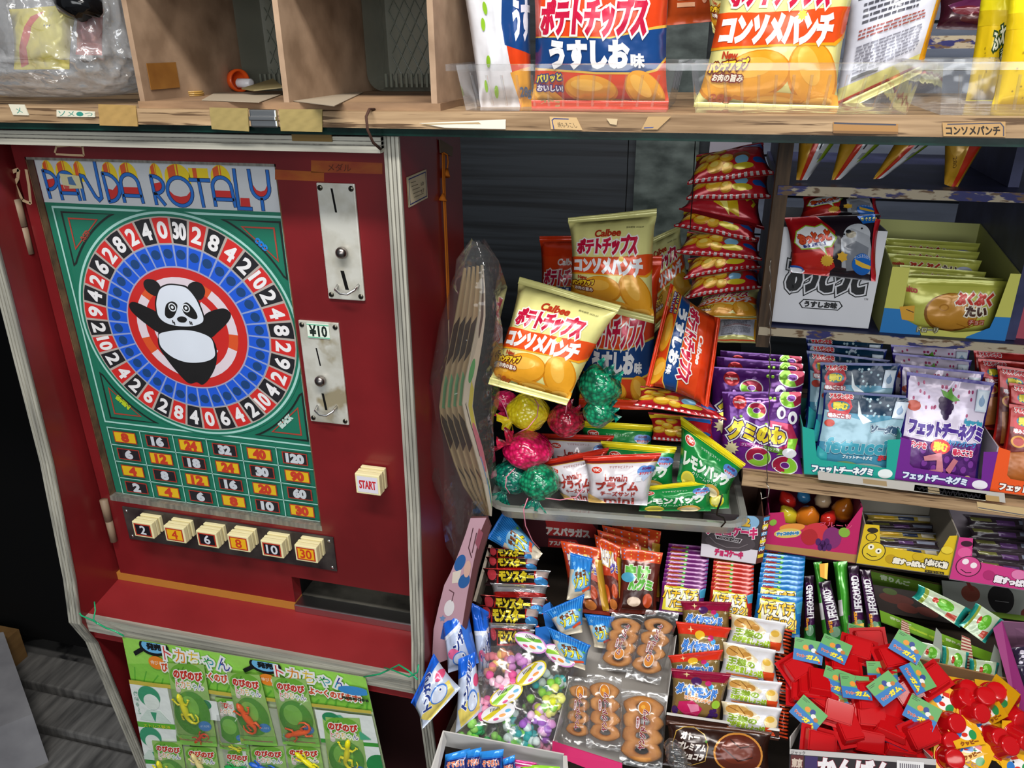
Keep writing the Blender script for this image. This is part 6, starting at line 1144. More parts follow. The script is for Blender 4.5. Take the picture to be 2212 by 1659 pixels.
# ------------------------------------------------------------------ fizzy candy packets in three stacks
def fizz(c, c2): return Design(.78, c, [('p', [(6, 10), (40, 9), (60, 13), (84, 12), (92, 70), (6, 74)], '#d8c92e'), ('p', [(9, 15), (86, 15), (82, 62), (14, 64)], '#e9e4d2'), ('t', 'Meisan', 22, 8, 24, 5, '#b5352a', dict(b=.4)), ('e', 46, 7, 4, 3, '#3a9a3a'), ('p', [(86, 14), (100, 8), (100, 30), (90, 34)], '#3a8fb5'), ('t', 'パチパチ', 44, 28, 78, 24, '#eebb1e', dict(b=1.1, per=-.08, ol=[('#17120c', 2.6)])), ('t', 'パニック!', 56, 53, 68, 19, '#eebb1e', dict(b=.9, ol=[('#17120c', 2.2)])), ('t', 'onpachipanell', 66, 66, 44, 4, '#b53a5a', dict(b=.3)), ('r', 0, 70, 100, 78, c2)], 'film', 8, 8)
for nm, d, qf, n_, dy_, dxx in (('purple', fizz('#6b1d6b', '#5a1858'), [(1431, 1255), (1526, 1264), (1516, 1334), (1423, 1322)], 9, 9.4, 1.2), ('red', fizz('#b5281c', '#9a2016'), [(1536, 1265), (1627, 1276), (1622, 1345), (1529, 1330)], 7, 9.4, .6), ('blue', fizz('#1a72b8', '#15609a'), [(1637, 1281), (1734, 1290), (1727, 1380), (1627, 1362)], 8, 11, 1.2)):
    q0 = np.array(qf, float); c = q0.mean(0)
    o0 = low('fizzy_candy_packet', d, qf, .02, 42, 0, h=.003, back=.6, wr=.0005, seed=270, pinch=.02, label='front %s fizzy candy packet of its stack' % nm, cat='candy packet', group=nm+' fizzy candy packets')
    for k in range(1, n_+1):
        x, y = c[0]+dxx*k, c[1]-dy_*k-(14 if nm == 'blue' else 0); P = atd(x, y, zd(x, y, .02-.0045*k)); M = o0.matrix_world.copy(); M.translation = Vector(P)
        dup(o0, M, label='%s %s fizzy candy packet counted from the front of its stack' % (ORD[k] if k else '', nm))
# ------------------------------------------------------------------ stick candies
def stickD(t): return Design(6, '#4a2050', [('p', [(0, 0), (100, 0), (100, 90), (0, 60)], '#2a1a2c'), ('p', [(10, 60), (90, 80), (92, 420), (8, 400)], '#3a1840'), ('p', [(0, 470), (100, 450), (100, 600), (0, 600)], '#2a7a35'), ('e', 50, 500, 34, 50, '#7da88a'), ('t', t, 52, 240, 300, 62, '#e2e0e6', dict(rot=-92, b=2.5, ol=[('#17101a', 4)])), ('t', 'Energy', 26, 440, 110, 26, '#e89a1e', dict(rot=-92, b=1.5))], 'film', 3, 12)
DSK = stickD('LIFEGUARD'); DSG = Design(6, '#2f7a22', [('p', [(20, 0), (70, 0), (60, 600), (30, 600)], '#3f9a2c'), ('r', 0, 300, 30, 420, '#c9c9c9'), ('r', 70, 430, 100, 600, '#4a2050')], 'film', 3, 12)
G = 'stick candies beside the blue fizzy packets'
SQ = [([(1738, 1245), (1758, 1243), (1762, 1385), (1736, 1388)], DSK), ([(1757, 1215), (1775, 1213), (1806, 1390), (1780, 1395)], DSG), ([(1768, 1258), (1794, 1254), (1826, 1384), (1790, 1392)], DSK), ([(1800, 1214), (1830, 1212), (1842, 1376), (1818, 1384)], DSG), ([(1832, 1222), (1855, 1222), (1872, 1378), (1842, 1380)], DSK), ([(1857, 1230), (1880, 1232), (1910, 1380), (1878, 1382)], DSK)]
for i, (q, d) in enumerate(SQ):
    low('candy_stick', d, q, -.004+.004*(i % 3), 44, 0, h=.005, back=.8, wr=.0006, seed=300+i, crimp=.01, side=.5, label='%s stick candy packet from the left, %s' % (['first', 'second', 'third', 'fourth', 'fifth', 'sixth'][i], 'green' if d is DSG else 'purple with pale lettering'), cat='candy stick', group=G)
for i, (q) in enumerate(([(1770, 1218), (1789, 1216), (1787, 1252), (1772, 1246)], [(1846, 1349), (1866, 1346), (1866, 1378), (1844, 1376)], [(1884, 1355), (1900, 1352), (1902, 1380), (1888, 1378)])):
    c = np.array(q).mean(0); card('paper_tab', Design(1.6, '#d89a24', [('r', 60, 0, 100, 160, '#e6c24a')], 'paper', 1, 1), q, zd(*c, .02), 44, label=['yellow paper tab at the top of the purple stick candy', 'yellow paper tab left of two, above the red gum tubs', 'yellow paper tab right of two, above the red gum tubs'][i], cat='paper tab')
def wallpiece(g, q, offs, th, m):
    P = [atd(x, y, zd(x, y, o)) for (x, y), o in zip(q, offs)]; g.hexa([tuple(p) for p in P], [tuple(p+np.array(th)) for p in P], m)
# ------------------------------------------------------------------ fish shaped candy bags, lower left
DFI = Design(1.6, '#b9c4e0', [('p', [(0, 0), (100, 0), (100, 34), (60, 54), (0, 62)], '#1d63d6'), ('p', [(0, 62), (60, 54), (100, 34), (100, 42), (60, 64), (0, 72)], '#dfe4f2'), ('t', 'トンガリ', 58, 92, 92, 26, '#2a3f8a', dict(rot=-38, b=1.6, ol=[('#eef0f6', 3.4)])), ('e', 30, 116, 22, 14, '#e86a9a', 20), ('e', 46, 132, 24, 17, '#4a7fd2'), ('e', 47, 132, 21, 14, '#cfd8ee'), ('e', 60, 128, 6, 7, '#eef0f6'), ('e', 61, 128, 2.4, 3.2, '#2a3f8a'), ('p', [(70, 60), (100, 50), (100, 160), (80, 160)], '#3a74d8')], 'film', 8, 12, back='#8aa2d0')
DFI2 = Design(1.2, '#c3cde2', [('p', [(0, 0), (100, 0), (100, 26), (0, 34)], '#1d63d6'), ('p', [(4, 86), (60, 72), (96, 80), (90, 112), (20, 118)], '#e3cd6a'), ('t', 'トンガリ', 48, 52, 80, 22, '#2a3f8a', dict(rot=-60, b=1.5, ol=[('#eef0f6', 3)])), ('e', 66, 84, 22, 20, '#4a7fd2'), ('e', 66, 85, 19, 17, '#d5ddf0'), ('e', 74, 80, 5, 6, '#eef0f6'), ('e', 75, 80, 2, 2.6, '#2a3f8a'), ('e', 88, 52, 12, 12, '#d8507a')], 'film', 8, 10, back='#8aa2d0')
G = 'blue fish candy bags'
low('candy_bag', DFI, [(952, 1332), (1004, 1278), (1034, 1432), (968, 1454)], .05, 34, 10, h=.014, wr=.002, seed=321, seals=('#1d63d6', None), label='tall blue and clear candy bag leaning at the foot of the pink cut-out board', group=G)
low('candy_bag', DFI, [(1016, 1300), (1056, 1322), (1064, 1456), (1034, 1462)], .03, 34, 40, h=.010, wr=.002, seed=322, label='narrow blue and clear candy bag seen edge-on beside the monster candy rolls', group=G)
low('candy_bag', DFI2, [(889, 1516), (938, 1411), (996, 1486), (914, 1574)], .075, 36, 0, h=.014, wr=.002, seed=323, seals=('#1d63d6', None), label='blue candy bag with a pale yellow corner, lowest at the left', group=G)
low('candy_bag', DFI2, [(990, 1424), (1026, 1408), (1044, 1534), (984, 1584)], .055, 36, 20, h=.010, wr=.002, seed=324, label='blue candy bag with a diagonal band between the lowest bag and the star candies', group=G)
# ------------------------------------------------------------------ clear pouches of star candies
POU = clear('pouch_film', 'fff', .02, .04, .12, .2, 50)
KC = dict(pink=('#e8559a', '#f2a5c4', '#f4cfe0'), green=('#6fd23a', '#35b56a', '#9ae06a'), teal=('#2aa6a8', '#6fd23a', '#d5e8e6'), purple=('#a05ac4', '#d58fd0', '#e8bfe0'), yellow=('#d5dd2c', '#8fd23a', '#e6e87a'), orange=('#e89a6a', '#e87a8a', '#efc46a'))
def star_pouch(x, y, rot, kind, lid, label, off=.04, s=1.0, seed=0):
    rnd = random.Random(seed); M = place(x, y, off, 48, rnd.uniform(-15, 15), rot)
    root = empty('candy_pouch', (0, 0, 0), label, 'candy pouch', 'clear pouches of star candies'); root.matrix_world = M
    w, h, t = .026*s, .030*s, .010*s
    g = MB(); nx, ny = 7, 7; vs = []
    for sg in (1, -1):
        for j in range(ny+1):
            for i in range(nx+1):
                u, v = i/nx*2-1, j/ny*2-1; b = max(0, (1-u*u))**.5*max(0, (1-((v+.25)/1.25 if v > -.25 else (v+.25)/.75)**2))**.5
                vs.append((u*w*(1-.12*(v > 0)*v), v*h, sg*(t*1.25*b+.0004)))
    n1 = (nx+1)*(ny+1)
    fs = [(j*(nx+1)+i, j*(nx+1)+i+1, (j+1)*(nx+1)+i+1, (j+1)*(nx+1)+i) for j in range(ny) for i in range(nx)]
    g.add(vs, fs+[tuple(n1+k for k in f[::-1]) for f in fs], POU, True); g.build('pouch', root, False)
    g = MB()
    for k in range(26):
        px_, py_, pz_ = rnd.uniform(-.62, .62)*w, rnd.uniform(-.85, .0)*h, rnd.uniform(-.5, .7)*t; m = mat(rnd.choice(KC[kind]), 'paper')
        bm = bmesh.new(); bmesh.ops.create_icosphere(bm, subdivisions=2, radius=.0050*s)
        for q in bm.verts: q.co = q.co*(1+.16*math.sin(q.co.x*1500/s)*math.sin(q.co.y*1500/s+1)*math.sin(q.co.z*1500/s+2))+Vector((px_, py_, pz_))
        g.bm(bm, m, True)
    tag(g.build('star_candy', root, False), kind='stuff')
    if lid:
        c1, c2 = lid; D = Design(.7, '#e6e3e8', [('e', 50, 35, 48, 33, c1), ('e', 50, 35, 43, 29, '#e9e6ea'), ('p', [(4, 40), (70, 10), (80, 18), (16, 52)], c2), ('=',)]+[('r', 30+k*4, 14+k*.0, 32+k*4, 26, '#44444c') for k in range(7)]+[('+',), ('e', 60, 48, 10, 5, '#e8903a'), ('e', 78, 38, 8, 5, '#6fb4d8'), ('e', 40, 54, 8, 4, '#d8508a')], 'film', 4, 4, nobase=True)
        def fn(dz):
            def f(u, v): return np.stack([(u-.5)*2*w*.82, h*1.0-v*h*.70, np.full_like(u, t*.55+dz+.004)+.004*np.sin(PI*v)], 1)
            return f
        sheet('paper_label', D, fn(0), fn(-.0006), parent=root, keep=False)
g = MB(); wallpiece(g, [(1060, 1396), (1236, 1432), (1192, 1630), (968, 1588)], [.004, .004, .012, .012], (0, .001, -.001), mat('#857a6a', 'paper')); tag(g.build('card_sheet'), 'grey-brown card sheet under the heap of star candy pouches', 'card')
PK = [(1079, 1408, 10, 'orange', None, 'orange, below the monster candy rolls'), (1135, 1425, -15, 'purple', ('#d58fd0', '#6fb43a'), 'pink edged oval label, below the blue card box'), (1088, 1452, 15, 'pink', None, 'pink and green, beside the narrow blue candy bag'), (1196, 1452, -20, 'teal', ('#d58fd0', '#8fc43a'), 'pink edged label, touching the donut packets'),
      (1063, 1500, 20, 'pink', None, 'all pink, beside the blue candy bags'), (1172, 1490, 40, 'yellow', ('#d5c22c', '#d5c22c'), 'yellow-green with a yellow edged label'), (1096, 1508, -10, 'purple', None, 'purple and pink in the middle of the heap'), (1112, 1538, 35, 'teal', ('#d5c22c', '#8fc43a'), 'teal and green with a narrow yellow label'),
      (1183, 1540, -25, 'purple', None, 'purple, against the donut box'), (1043, 1578, -30, 'green', None, 'green, at the left front behind the white box'), (1092, 1580, 25, 'green', ('#e6e3e8', '#d5c22c'), 'green and teal, behind the white box'), (1149, 1572, -30, 'teal', None, 'teal and green, front right of the heap'), (1168, 1606, 35, 'pink', None, 'pink, at the right front behind the white box'), (1116, 1612, 0, 'purple', None, 'purple, half hidden by the white box')]
for i, (x, y, r, k, l, lab) in enumerate(PK): star_pouch(x, y, r, k, l, 'clear pouch of star candies, '+lab, .035+.006*(i % 3), 1.0, 400+i)
# ------------------------------------------------------------------ mini donut packets
FILM = clear('donut_film', 'fff', .035, .06, .16, .45, 40); DON = mixmat('fried_dough', '#a5662a', '#d0904a', (1, 1, 1), 60, .3, .7, .7, bump=.5)
DLBL = Design(2.6, '#d2cdd6', [('p', [(0, 0), (100, 0), (100, 260), (0, 260)], '#cdbfc0')], 'film', 3, 6)
def donut_pack(q, off, label, seed, flip=False):
    c = np.array(q, float).mean(0); M, L = frame(q, zd(*c, off), 46, 0); TL, TR, BR, BL = [np.array(p) for p in L]
    root = empty('donut_packet', (0, 0, 0), label, 'donut packet', 'clear packets of mini donuts'); root.matrix_world = Matrix(M.tolist())
    w, h = np.linalg.norm(TR-TL), np.linalg.norm(BL-TL); rnd = random.Random(seed)
    g = MB(); nx, ny = 9, 14; vs = []
    for sg in (1, -1):
        for j in range(ny+1):
            for i in range(nx+1):
                u, v = i/nx, j/ny; p = (TL*(1-u)+TR*u)*(1-v)+(BL*(1-u)+BR*u)*v; vv = min(1, max(0, (v-.12)/.76)); b = (4*u*(1-u))**.4*(4*vv*(1-vv))**.4
                z = .011*b+.0008*math.sin(u*40)*(v < .13 or v > .87)+.0012*math.sin(9*u+7*v+seed)*b; vs.append((p[0], p[1], sg*(z+.0005)))
    n1 = (nx+1)*(ny+1); fs = [(j*(nx+1)+i, j*(nx+1)+i+1, (j+1)*(nx+1)+i+1, (j+1)*(nx+1)+i) for j in range(ny) for i in range(nx)]
    g.add(vs, fs+[tuple(n1+k for k in f[::-1]) for f in fs], FILM, True); g.build('clear_wrapper', root, False)
    for k in range(4):
        v = .22+.185*k; p = (TL+TR)/2*(1-v)+(BL+BR)/2*v; g = MB(); n, m_, R, r = 20, 8, min(w*.25, .0165), min(w*.13, .0085); vs = []
        for i in range(n):
            a = 2*PI*i/n
            for j in range(m_):
                b = 2*PI*j/m_; k2 = 1+.05*math.sin(5*a+k); vs.append((p[0]+(R+r*math.cos(b))*math.cos(a)*k2*1.15, p[1]+(R+r*math.cos(b))*math.sin(a)*.62, r*math.sin(b)*.9-.001))
        g.add(vs, [(i*m_+j, ((i+1) % n)*m_+j, ((i+1) % n)*m_+(j+1) % m_, i*m_+(j+1) % m_) for i in range(n) for j in range(m_)], DON, True); g.build('donut', root, False)
    D = Design(3.2, '#000', [('e', 50, 40 if flip else 262, 42, 44, '#d9cfc6'), ('e', 50, 40 if flip else 262, 37, 39, '#c97a1e'), ('e', 42, 34 if flip else 256, 14, 12, '#e0a23a'), ('t', 'ヤングドーナツ', 50, 168 if flip else 150, 236, 40, '#7d1f26', dict(rot=-84 if flip else 96, b=2.0, ol=[('#e6dfe2', 3.6)])), ('e', 10, 130 if flip else 180, 17, 40, '#a54a4a'), ('e', 10, 130 if flip else 180, 14, 36, '#d8d0d2'), ('t', '宮田の', 10, 130 if flip else 180, 56, 14, '#8a2a2e', dict(rot=90, b=.8))], 'film', 3, 8, nobase=True)
    def f(u, v):
        uu = .36+.34*u; vv = .14+.70*v
        return np.stack([(TL[0]*(1-uu)+TR[0]*uu)*(1-vv)+(BL[0]*(1-uu)+BR[0]*uu)*vv, (TL[1]*(1-uu)+TR[1]*uu)*(1-vv)+(BL[1]*(1-uu)+BR[1]*uu)*vv, np.full_like(u, .0128)], 1)
    sheet('printed_label', D, f, None, parent=root, keep=False)
donut_pack([(1322, 1322), (1396, 1330), (1364, 1454), (1290, 1446)], .03, 'clear donut packet at the back left of the donut box', 1)
donut_pack([(1396, 1316), (1468, 1324), (1424, 1480), (1350, 1464)], .036, 'clear donut packet at the back right of the donut box', 2)
donut_pack([(1228, 1460), (1284, 1466), (1278, 1618), (1212, 1602)], .034, 'clear donut packet at the front left of the donut box, its label out of sight', 3, True)
donut_pack([(1268, 1454), (1342, 1462), (1350, 1626), (1266, 1612)], .044, 'clear donut packet in front, second from the left', 4, True)
donut_pack([(1342, 1488), (1442, 1498), (1430, 1668), (1338, 1650)], .048, 'clear donut packet rightmost in front of the donut box', 5, True)
WHITEC = mat('#cfccc8', 'paper'); PINKC = mat('#c41f62', 'paper')
root = empty('display_box', atd(1320, 1560, zd(1320, 1560, 0)), 'white and pink card box holding the clear donut packets', 'display box')
g = MB(); wallpiece(g, [(1228, 1470), (1194, 1602), (1198, 1622), (1236, 1480)], [.03, .05, .02, .0], (.001, .0, 0), WHITEC); g.build('side_wall', root); g = MB(); wallpiece(g, [(1462, 1372), (1438, 1545), (1430, 1560), (1452, 1380)], [.02, .03, 0, 0], (-.001, 0, 0), WHITEC); g.build('side_wall', root); g = MB(); wallpiece(g, [(1240, 1330), (1455, 1372), (1432, 1560), (1340, 1650), (1198, 1604)], [.004]*5, (0, .001, -.001), mat('#8f8a84', 'paper')); g.build('box_floor', root)
wallpiece(g2 := MB(), [(1194, 1602), (1344, 1650), (1344, 1690), (1192, 1630)], [.052, .060, .056, .05], (0, .001, 0), PINKC)
g2.build('front_panel', root)
# ------------------------------------------------------------------ ring candy packets and biscuits beside them
def ringD(c, big): return Design(1.0 if big else .62, '#8a6a3a', [('r', 0, 0, 100, 20, c), ('p', [(0, 20), (20, 26), (50, 20), (80, 28), (100, 20), (100, 34), (0, 34)], '#7d6538'), ('e', 44, 20 if not big else 22, 10, 8, '#e6b52c' if c == '#d8321c' else '#4a1f5a'), ('e', 72, 30, 5, 5, '#3a9ad8'), ('e', 66, 24, 6, 5, '#c42a6a'), ('t', 'ダイヤモンド', 46, 42, 76, 20, '#4f8fe2', dict(rot=4, b=.7, ol=[('#e6ecf6', 2.8), ('#2a4fa0', 1.6)]))]+([('t', 'リングキャンディ', 50, 57, 50, 7, '#e89a5a', dict(rot=4, b=.6, ol=[('#efe6e0', 1.4)])), ('p', [(14, 66), (40, 60), (62, 74), (52, 92), (34, 94), (12, 80)], '#c21f5a'), ('p', [(30, 68), (52, 66), (56, 78), (40, 84)], '#e886a8'), ('=',)]+[('e', x, y, 4, 4, '#3f1f5c') for x, y in ((80, 76), (86, 74), (84, 82), (78, 84), (74, 90), (82, 90), (90, 82))]+[('+',), ('e', 8, 84, 6, 8, '#3f1f5c'), ('e', 86, 62, 8, 8, '#9ac43a'), ('t', 'グレープ', 74, 97, 24, 5, '#d88ac4', dict(b=.4))] if big else [('t', 'リング', 30, 56, 26, 8, '#4fa86a', dict(b=.8, ol=[('#e6efe6', 1.2)]))])+[('star', 26, 12, 6, 1.6, 4, '#f2d8a0'), ('star', 90, 24, 4, 1, 4, '#f2e6c8')], 'film', 10, 10)
G = 'ring candy packets'
low('ring_candy_packet', ringD('#8f1238', 0), [(1470, 1298), (1581, 1301), (1576, 1366), (1472, 1360)], .03, 44, 0, h=.010, seed=501, seals=('#8f1238', None), wr=.0012, label='crimson ring candy packet at the back of its row', group=G)
low('ring_candy_packet', ringD('#d8321c', 0), [(1460, 1342), (1579, 1356), (1566, 1428), (1464, 1424)], .036, 44, 0, h=.010, seed=502, seals=('#d8321c', None), wr=.0012, label='red ring candy packet with a yellow fruit, second from the back', group=G)
low('ring_candy_packet', ringD('#d8321c', 0), [(1443, 1416), (1562, 1403), (1556, 1470), (1452, 1466)], .042, 44, 0, h=.010, seed=503, seals=('#d8321c', None), wr=.0012, label='red ring candy packet just behind the crimson front one', group=G)
low('ring_candy_packet', ringD('#8f1238', 1), [(1450, 1443), (1579, 1455), (1553, 1566), (1448, 1546)], .05, 42, 0, h=.014, seed=504, seals=('#8f1238', None), wr=.0012, label='crimson ring candy packet with a big pink gem, frontmost', group=G)
DKG = Design(.62, '#dedde2', [('p', [(0, 0), (40, 4), (66, 24), (60, 34), (0, 30)], '#e2d2b0'), ('e', 18, 14, 14, 9, '#c9944a', -20), ('e', 34, 16, 12, 9, '#d9a85c', 10), ('e', 44, 20, 9, 7, '#c08a3f'), ('l', [(10, 10), (26, 18)], 1.6, '#8a5a26'), ('l', [(28, 9), (38, 22)], 1.6, '#8a5a26'), ('t', '王様の', 34, 33, 50, 13, '#8aa82c', dict(rot=4, b=1, ol=[('#eceae2', 2)])), ('t', 'わがまましょっぱい', 44, 46, 72, 11, '#a2c22c', dict(rot=4, b=.9, ol=[('#eceae2', 1.8)])), ('r', 10, 54, 66, 58, '#e07a3a'), ('e', 84, 32, 12, 14, '#efd8a8'), ('e', 82, 26, 8, 6, '#e0b44a'), ('p', [(74, 42), (96, 42), (92, 58), (76, 58)], '#d8481e'), ('r', 66, 56, 82, 61, '#2a5fc4')], 'film', 10, 8, back='#c9c9cf')
STRIPE = Design(3, '#2a130e', [('=',)]+[('r', 0, k*30, 100, k*30+15, '#d8451c') for k in range(10)]+[('+',)], 'film', 3, 8)
G = 'white biscuit packets with cream cookies'
for i, (q, o) in enumerate((([(1580, 1326), (1700, 1346), (1694, 1412), (1566, 1396)], .03), ([(1562, 1386), (1676, 1404), (1682, 1480), (1554, 1458)], .038), ([(1566, 1462), (1690, 1474), (1686, 1536), (1566, 1516)], .044), ([(1558, 1514), (1690, 1530), (1684, 1596), (1556, 1572)], .05))):
    low('cookie_packet', DKG, q, o, 42, 0, h=.011, wr=.0014, seed=510+i, label='%s white cookie packet with green lettering in its row' % ['rearmost', 'second from the back', 'third from the back', 'frontmost'][i], cat='cookie packet', group=G)
for i, (q, o) in enumerate((([(1672, 1352), (1712, 1362), (1706, 1440), (1668, 1430)], .02), ([(1676, 1440), (1712, 1446), (1706, 1520), (1670, 1512)], .026), ([(1680, 1520), (1708, 1524), (1702, 1600), (1672, 1592)], .032))):
    low('cookie_packet', STRIPE, q, o, 42, 10, h=.006, wr=.001, seed=520+i, label='%s orange and brown striped cookie packet edge showing beside the red gum tubs' % ['upper', 'middle', 'lower'][i], cat='cookie packet', group='striped cookie packet edges')
root = empty('display_box', atd(1560, 1560, zd(1560, 1560)), 'low card box with a pale front edge holding the ring candy and cookie packets', 'display box')
g = MB(); wallpiece(g, [(1440, 1542), (1684, 1578), (1682, 1600), (1438, 1566)], [.052, .056, .045, .042], (0, .001, .0), mixmat('dark_brown_card', '#3a1c12', '#4d281a', (1, 1, 1), 9, .3, .7)); g.build('front_panel', root)
g = MB(); wallpiece(g, [(1440, 1540), (1684, 1576), (1684, 1580), (1440, 1544)], [.0525, .0565, .0565, .0525], (0, .0012, .0), WHITEC); g.build('box_rim', root)
DGA = Design(.42, '#2c150e', [('r', 0, 0, 100, 3, '#4a2a1c'), ('t', 'ガトー', 22, 11, 18, 6, '#e6dcd4', dict(b=.4, sk=.2)), ('t', 'プレミアム', 24, 20, 28, 6.5, '#e6dcd4', dict(b=.4, sk=.2)), ('t', 'ショコラ', 26, 29, 20, 6, '#e6dcd4', dict(b=.4, sk=.2)), ('l', [(4, 20), (8, 8), (16, 4), (26, 3), (36, 8), (40, 18), (38, 32), (26, 38), (12, 36), (6, 30), (4, 20)], .7, '#c9a04a'), ('e', 70, 22, 24.5, 18.5, '#c9873a'), ('e', 70, 22, 22.5, 17, '#5a2416'), ('e', 68, 20, 16, 11, '#6b2c1a'), ('l', [(56, 18), (70, 28), (84, 24)], 1.2, '#3a150c'), ('l', [(62, 10), (72, 16), (80, 14)], 1.2, '#3a150c'), ('e', 89, 36, 6, 3.2, '#e8d5d5'), ('e', 89, 36, 5.4, 2.7, '#c4305a'), ('e', 9, 26, 1.2, 1.2, '#b5351c'), ('e', 38, 14, 1.2, 1.2, '#4a8a2c')], 'film', 12, 8)
low('cake_packet', DGA, [(1440, 1556), (1668, 1582), (1668, 1680), (1430, 1652)], .062, 36, 0, h=.012, wr=.0012, seed=530, crimp=.05, label='dark brown chocolate cake packet at the bottom, with a round cake picture')
g = MB(); 
for k in range(9):
    x, y = 1452+5*math.sin(k*2.2)+k*3, 1612+k*6; p = atd(x, y, zd(x, y, .085)); g.ball(p, (.009+.003*math.sin(k*3), .006, .010), POU, Matrix.Rotation(k, 3, 'X'), 8)
tag(g.build('clear_wrapper'), 'twisted piece of clear wrapper lying on the brown cake packet', 'wrapper')
# ------------------------------------------------------------------ white box with small blue packets, front left
root = empty('display_box', atd(1080, 1620, zd(1080, 1620, .05)), 'white card box with small blue packets at the bottom left of the counter', 'display box')
g = MB(); wallpiece(g, [(956, 1580), (1218, 1630), (1216, 1662), (962, 1612)], [.075, .075, .05, .05], (0, .0015, 0), WHITEC); g.build('box_wall', root); g = MB(); wallpiece(g, [(956, 1580), (962, 1600), (932, 1720), (918, 1700)], [.075, .07, .105, .11], (.0015, 0, 0), WHITEC); g.build('box_wall', root); g = MB(); wallpiece(g, [(1216, 1632), (1222, 1632), (1230, 1730), (1218, 1730)], [.075, .075, .11, .11], (.0015, 0, 0), WHITEC)
g.build('box_wall', root)
DB1 = Design(.9, '#1f6fd0', [('r', 0, 0, 100, 16, '#2f8fe6'), ('r', 8, 20, 92, 80, '#24246b'), ('t', 'そでろい', 50, 32, 70, 14, '#e86a3a', dict(b=.8, ol=[('#efe6e0', 1.6)])), ('e', 30, 60, 14, 12, '#e0a03a'), ('e', 66, 62, 16, 12, '#d8d8e6')], 'film', 6, 6)
for i, (q, d, lab) in enumerate((([(962, 1630), (1016, 1616), (1010, 1700), (950, 1700)], DB1, 'leftmost blue packet in the white box'), ([(1008, 1622), (1040, 1614), (1046, 1700), (1000, 1700)], DB1, 'second blue packet from the left in the white box'), ([(1036, 1624), (1088, 1618), (1088, 1700), (1034, 1700)], DB1, 'blue packet with orange lettering in the middle of the white box'), ([(1086, 1640), (1112, 1630), (1118, 1700), (1082, 1700)], DB1, 'rightmost narrow blue packet in the white box'))):
    low('small_packet', d, q, .07+.004*i, 46, 0, h=.006, seed=540+i, wr=.001, label=lab, group='small blue packets in the white box')
for nm, c, q, lab in (('pink', '#d83a8a', [(1088, 1636), (1160, 1648), (1158, 1662), (1086, 1650)], 'bright pink candy stick in the white box'), ('green', '#8fd22c', [(1122, 1650), (1210, 1656), (1208, 1690), (1122, 1680)], 'bright green candy stick at the right end of the white box')):
    low('candy_stick', Design(.2, c, [('r', 0, 8, 100, 11, '#e6e6e6')], 'film', 8, 3), q, .075, 46, 0, h=.005, seed=550, wr=.0006, label=lab, group='candy sticks in the white box')
# ------------------------------------------------------------------ red gum tubs with printed lids
RPL = mat('#b80f15', 'gloss'); RPLM = RPL
DLID = Design(.8, '#2a6fae', [('p', [(0, 0), (100, 0), (100, 44), (0, 40)], '#5f9f5c'), ('l', [(6, 8), (30, 8)], 2, '#3a5a3a'), ('l', [(6, 13), (24, 13)], 2, '#3a5a3a'), ('e', 40, 30, 10, 9, '#d88a2c'), ('e', 58, 26, 9, 10, '#2a3f86'), ('e', 68, 36, 9, 8, '#d9d6d2'), ('e', 80, 40, 8, 7, '#b5702c'), ('t', 'ガム', 68, 62, 44, 14, '#e6d22c', dict(b=1.6, ol=[('#3a4a1c', 1.4)])), ('t', 'サッカー', 28, 62, 34, 10, '#b5483a', dict(b=.8, ol=[('#d9dfe6', 1.2)])), ('e', 90, 74, 4, 3, '#c42a2a')], 'paper', 1, 1)
def gum_tub(x, y, off, tilt, yaw, rot, back, label, s=.80):
    M = place(x, y, off, tilt, yaw, rot, back); root = empty('gum_tub', (0, 0, 0), label, 'gum tub', 'red gum tubs with printed lids'); root.matrix_world = M
    w, h, d = .0235*s, .019*s, .012*s; g = MB()
    # flange, tapering tub behind it (local -z)
    g.hexa([(-w, -h, -.001), (w, -h, -.001), (w, h, -.001), (-w, h, -.001)], [(-w, -h, 0), (w, -h, 0), (w, h, 0), (-w, h, 0)], RPL)
    bm = bmesh.new(); a = [bm.verts.new(p) for p in ((-w*.84, -h*.82, -.001), (w*.84, -h*.82, -.001), (w*.84, h*.82, -.001), (-w*.84, h*.82, -.001))]; b = [bm.verts.new(p) for p in ((-w*.70, -h*.66, -d), (w*.70, -h*.66, -d), (w*.70, h*.66, -d), (-w*.70, h*.66, -d))]
    bm.faces.new(b[::-1]); top = bm.faces.new(a)
    for i in range(4): bm.faces.new((a[i], a[(i+1) % 4], b[(i+1) % 4], b[i]))
    bmesh.ops.recalc_face_normals(bm, faces=bm.faces[:]); bmesh.ops.bevel(bm, geom=[e for e in bm.edges], offset=.0014*s, segments=2, affect='EDGES'); g.bm(bm, RPL); g.build('tub', root, False)
    def fn(dz):
        def f(u, v): return np.stack([(u-.5)*2*w*.99, h*.99-v*2*h*.99, np.full_like(u, .0008+dz)], 1)
        return f
    sheet('printed_lid', DLID, fn(0), fn(-.0007), parent=root, keep=False)
Z6 = lambda x, y: (1660+x/4.007, 1330+y/4.007)
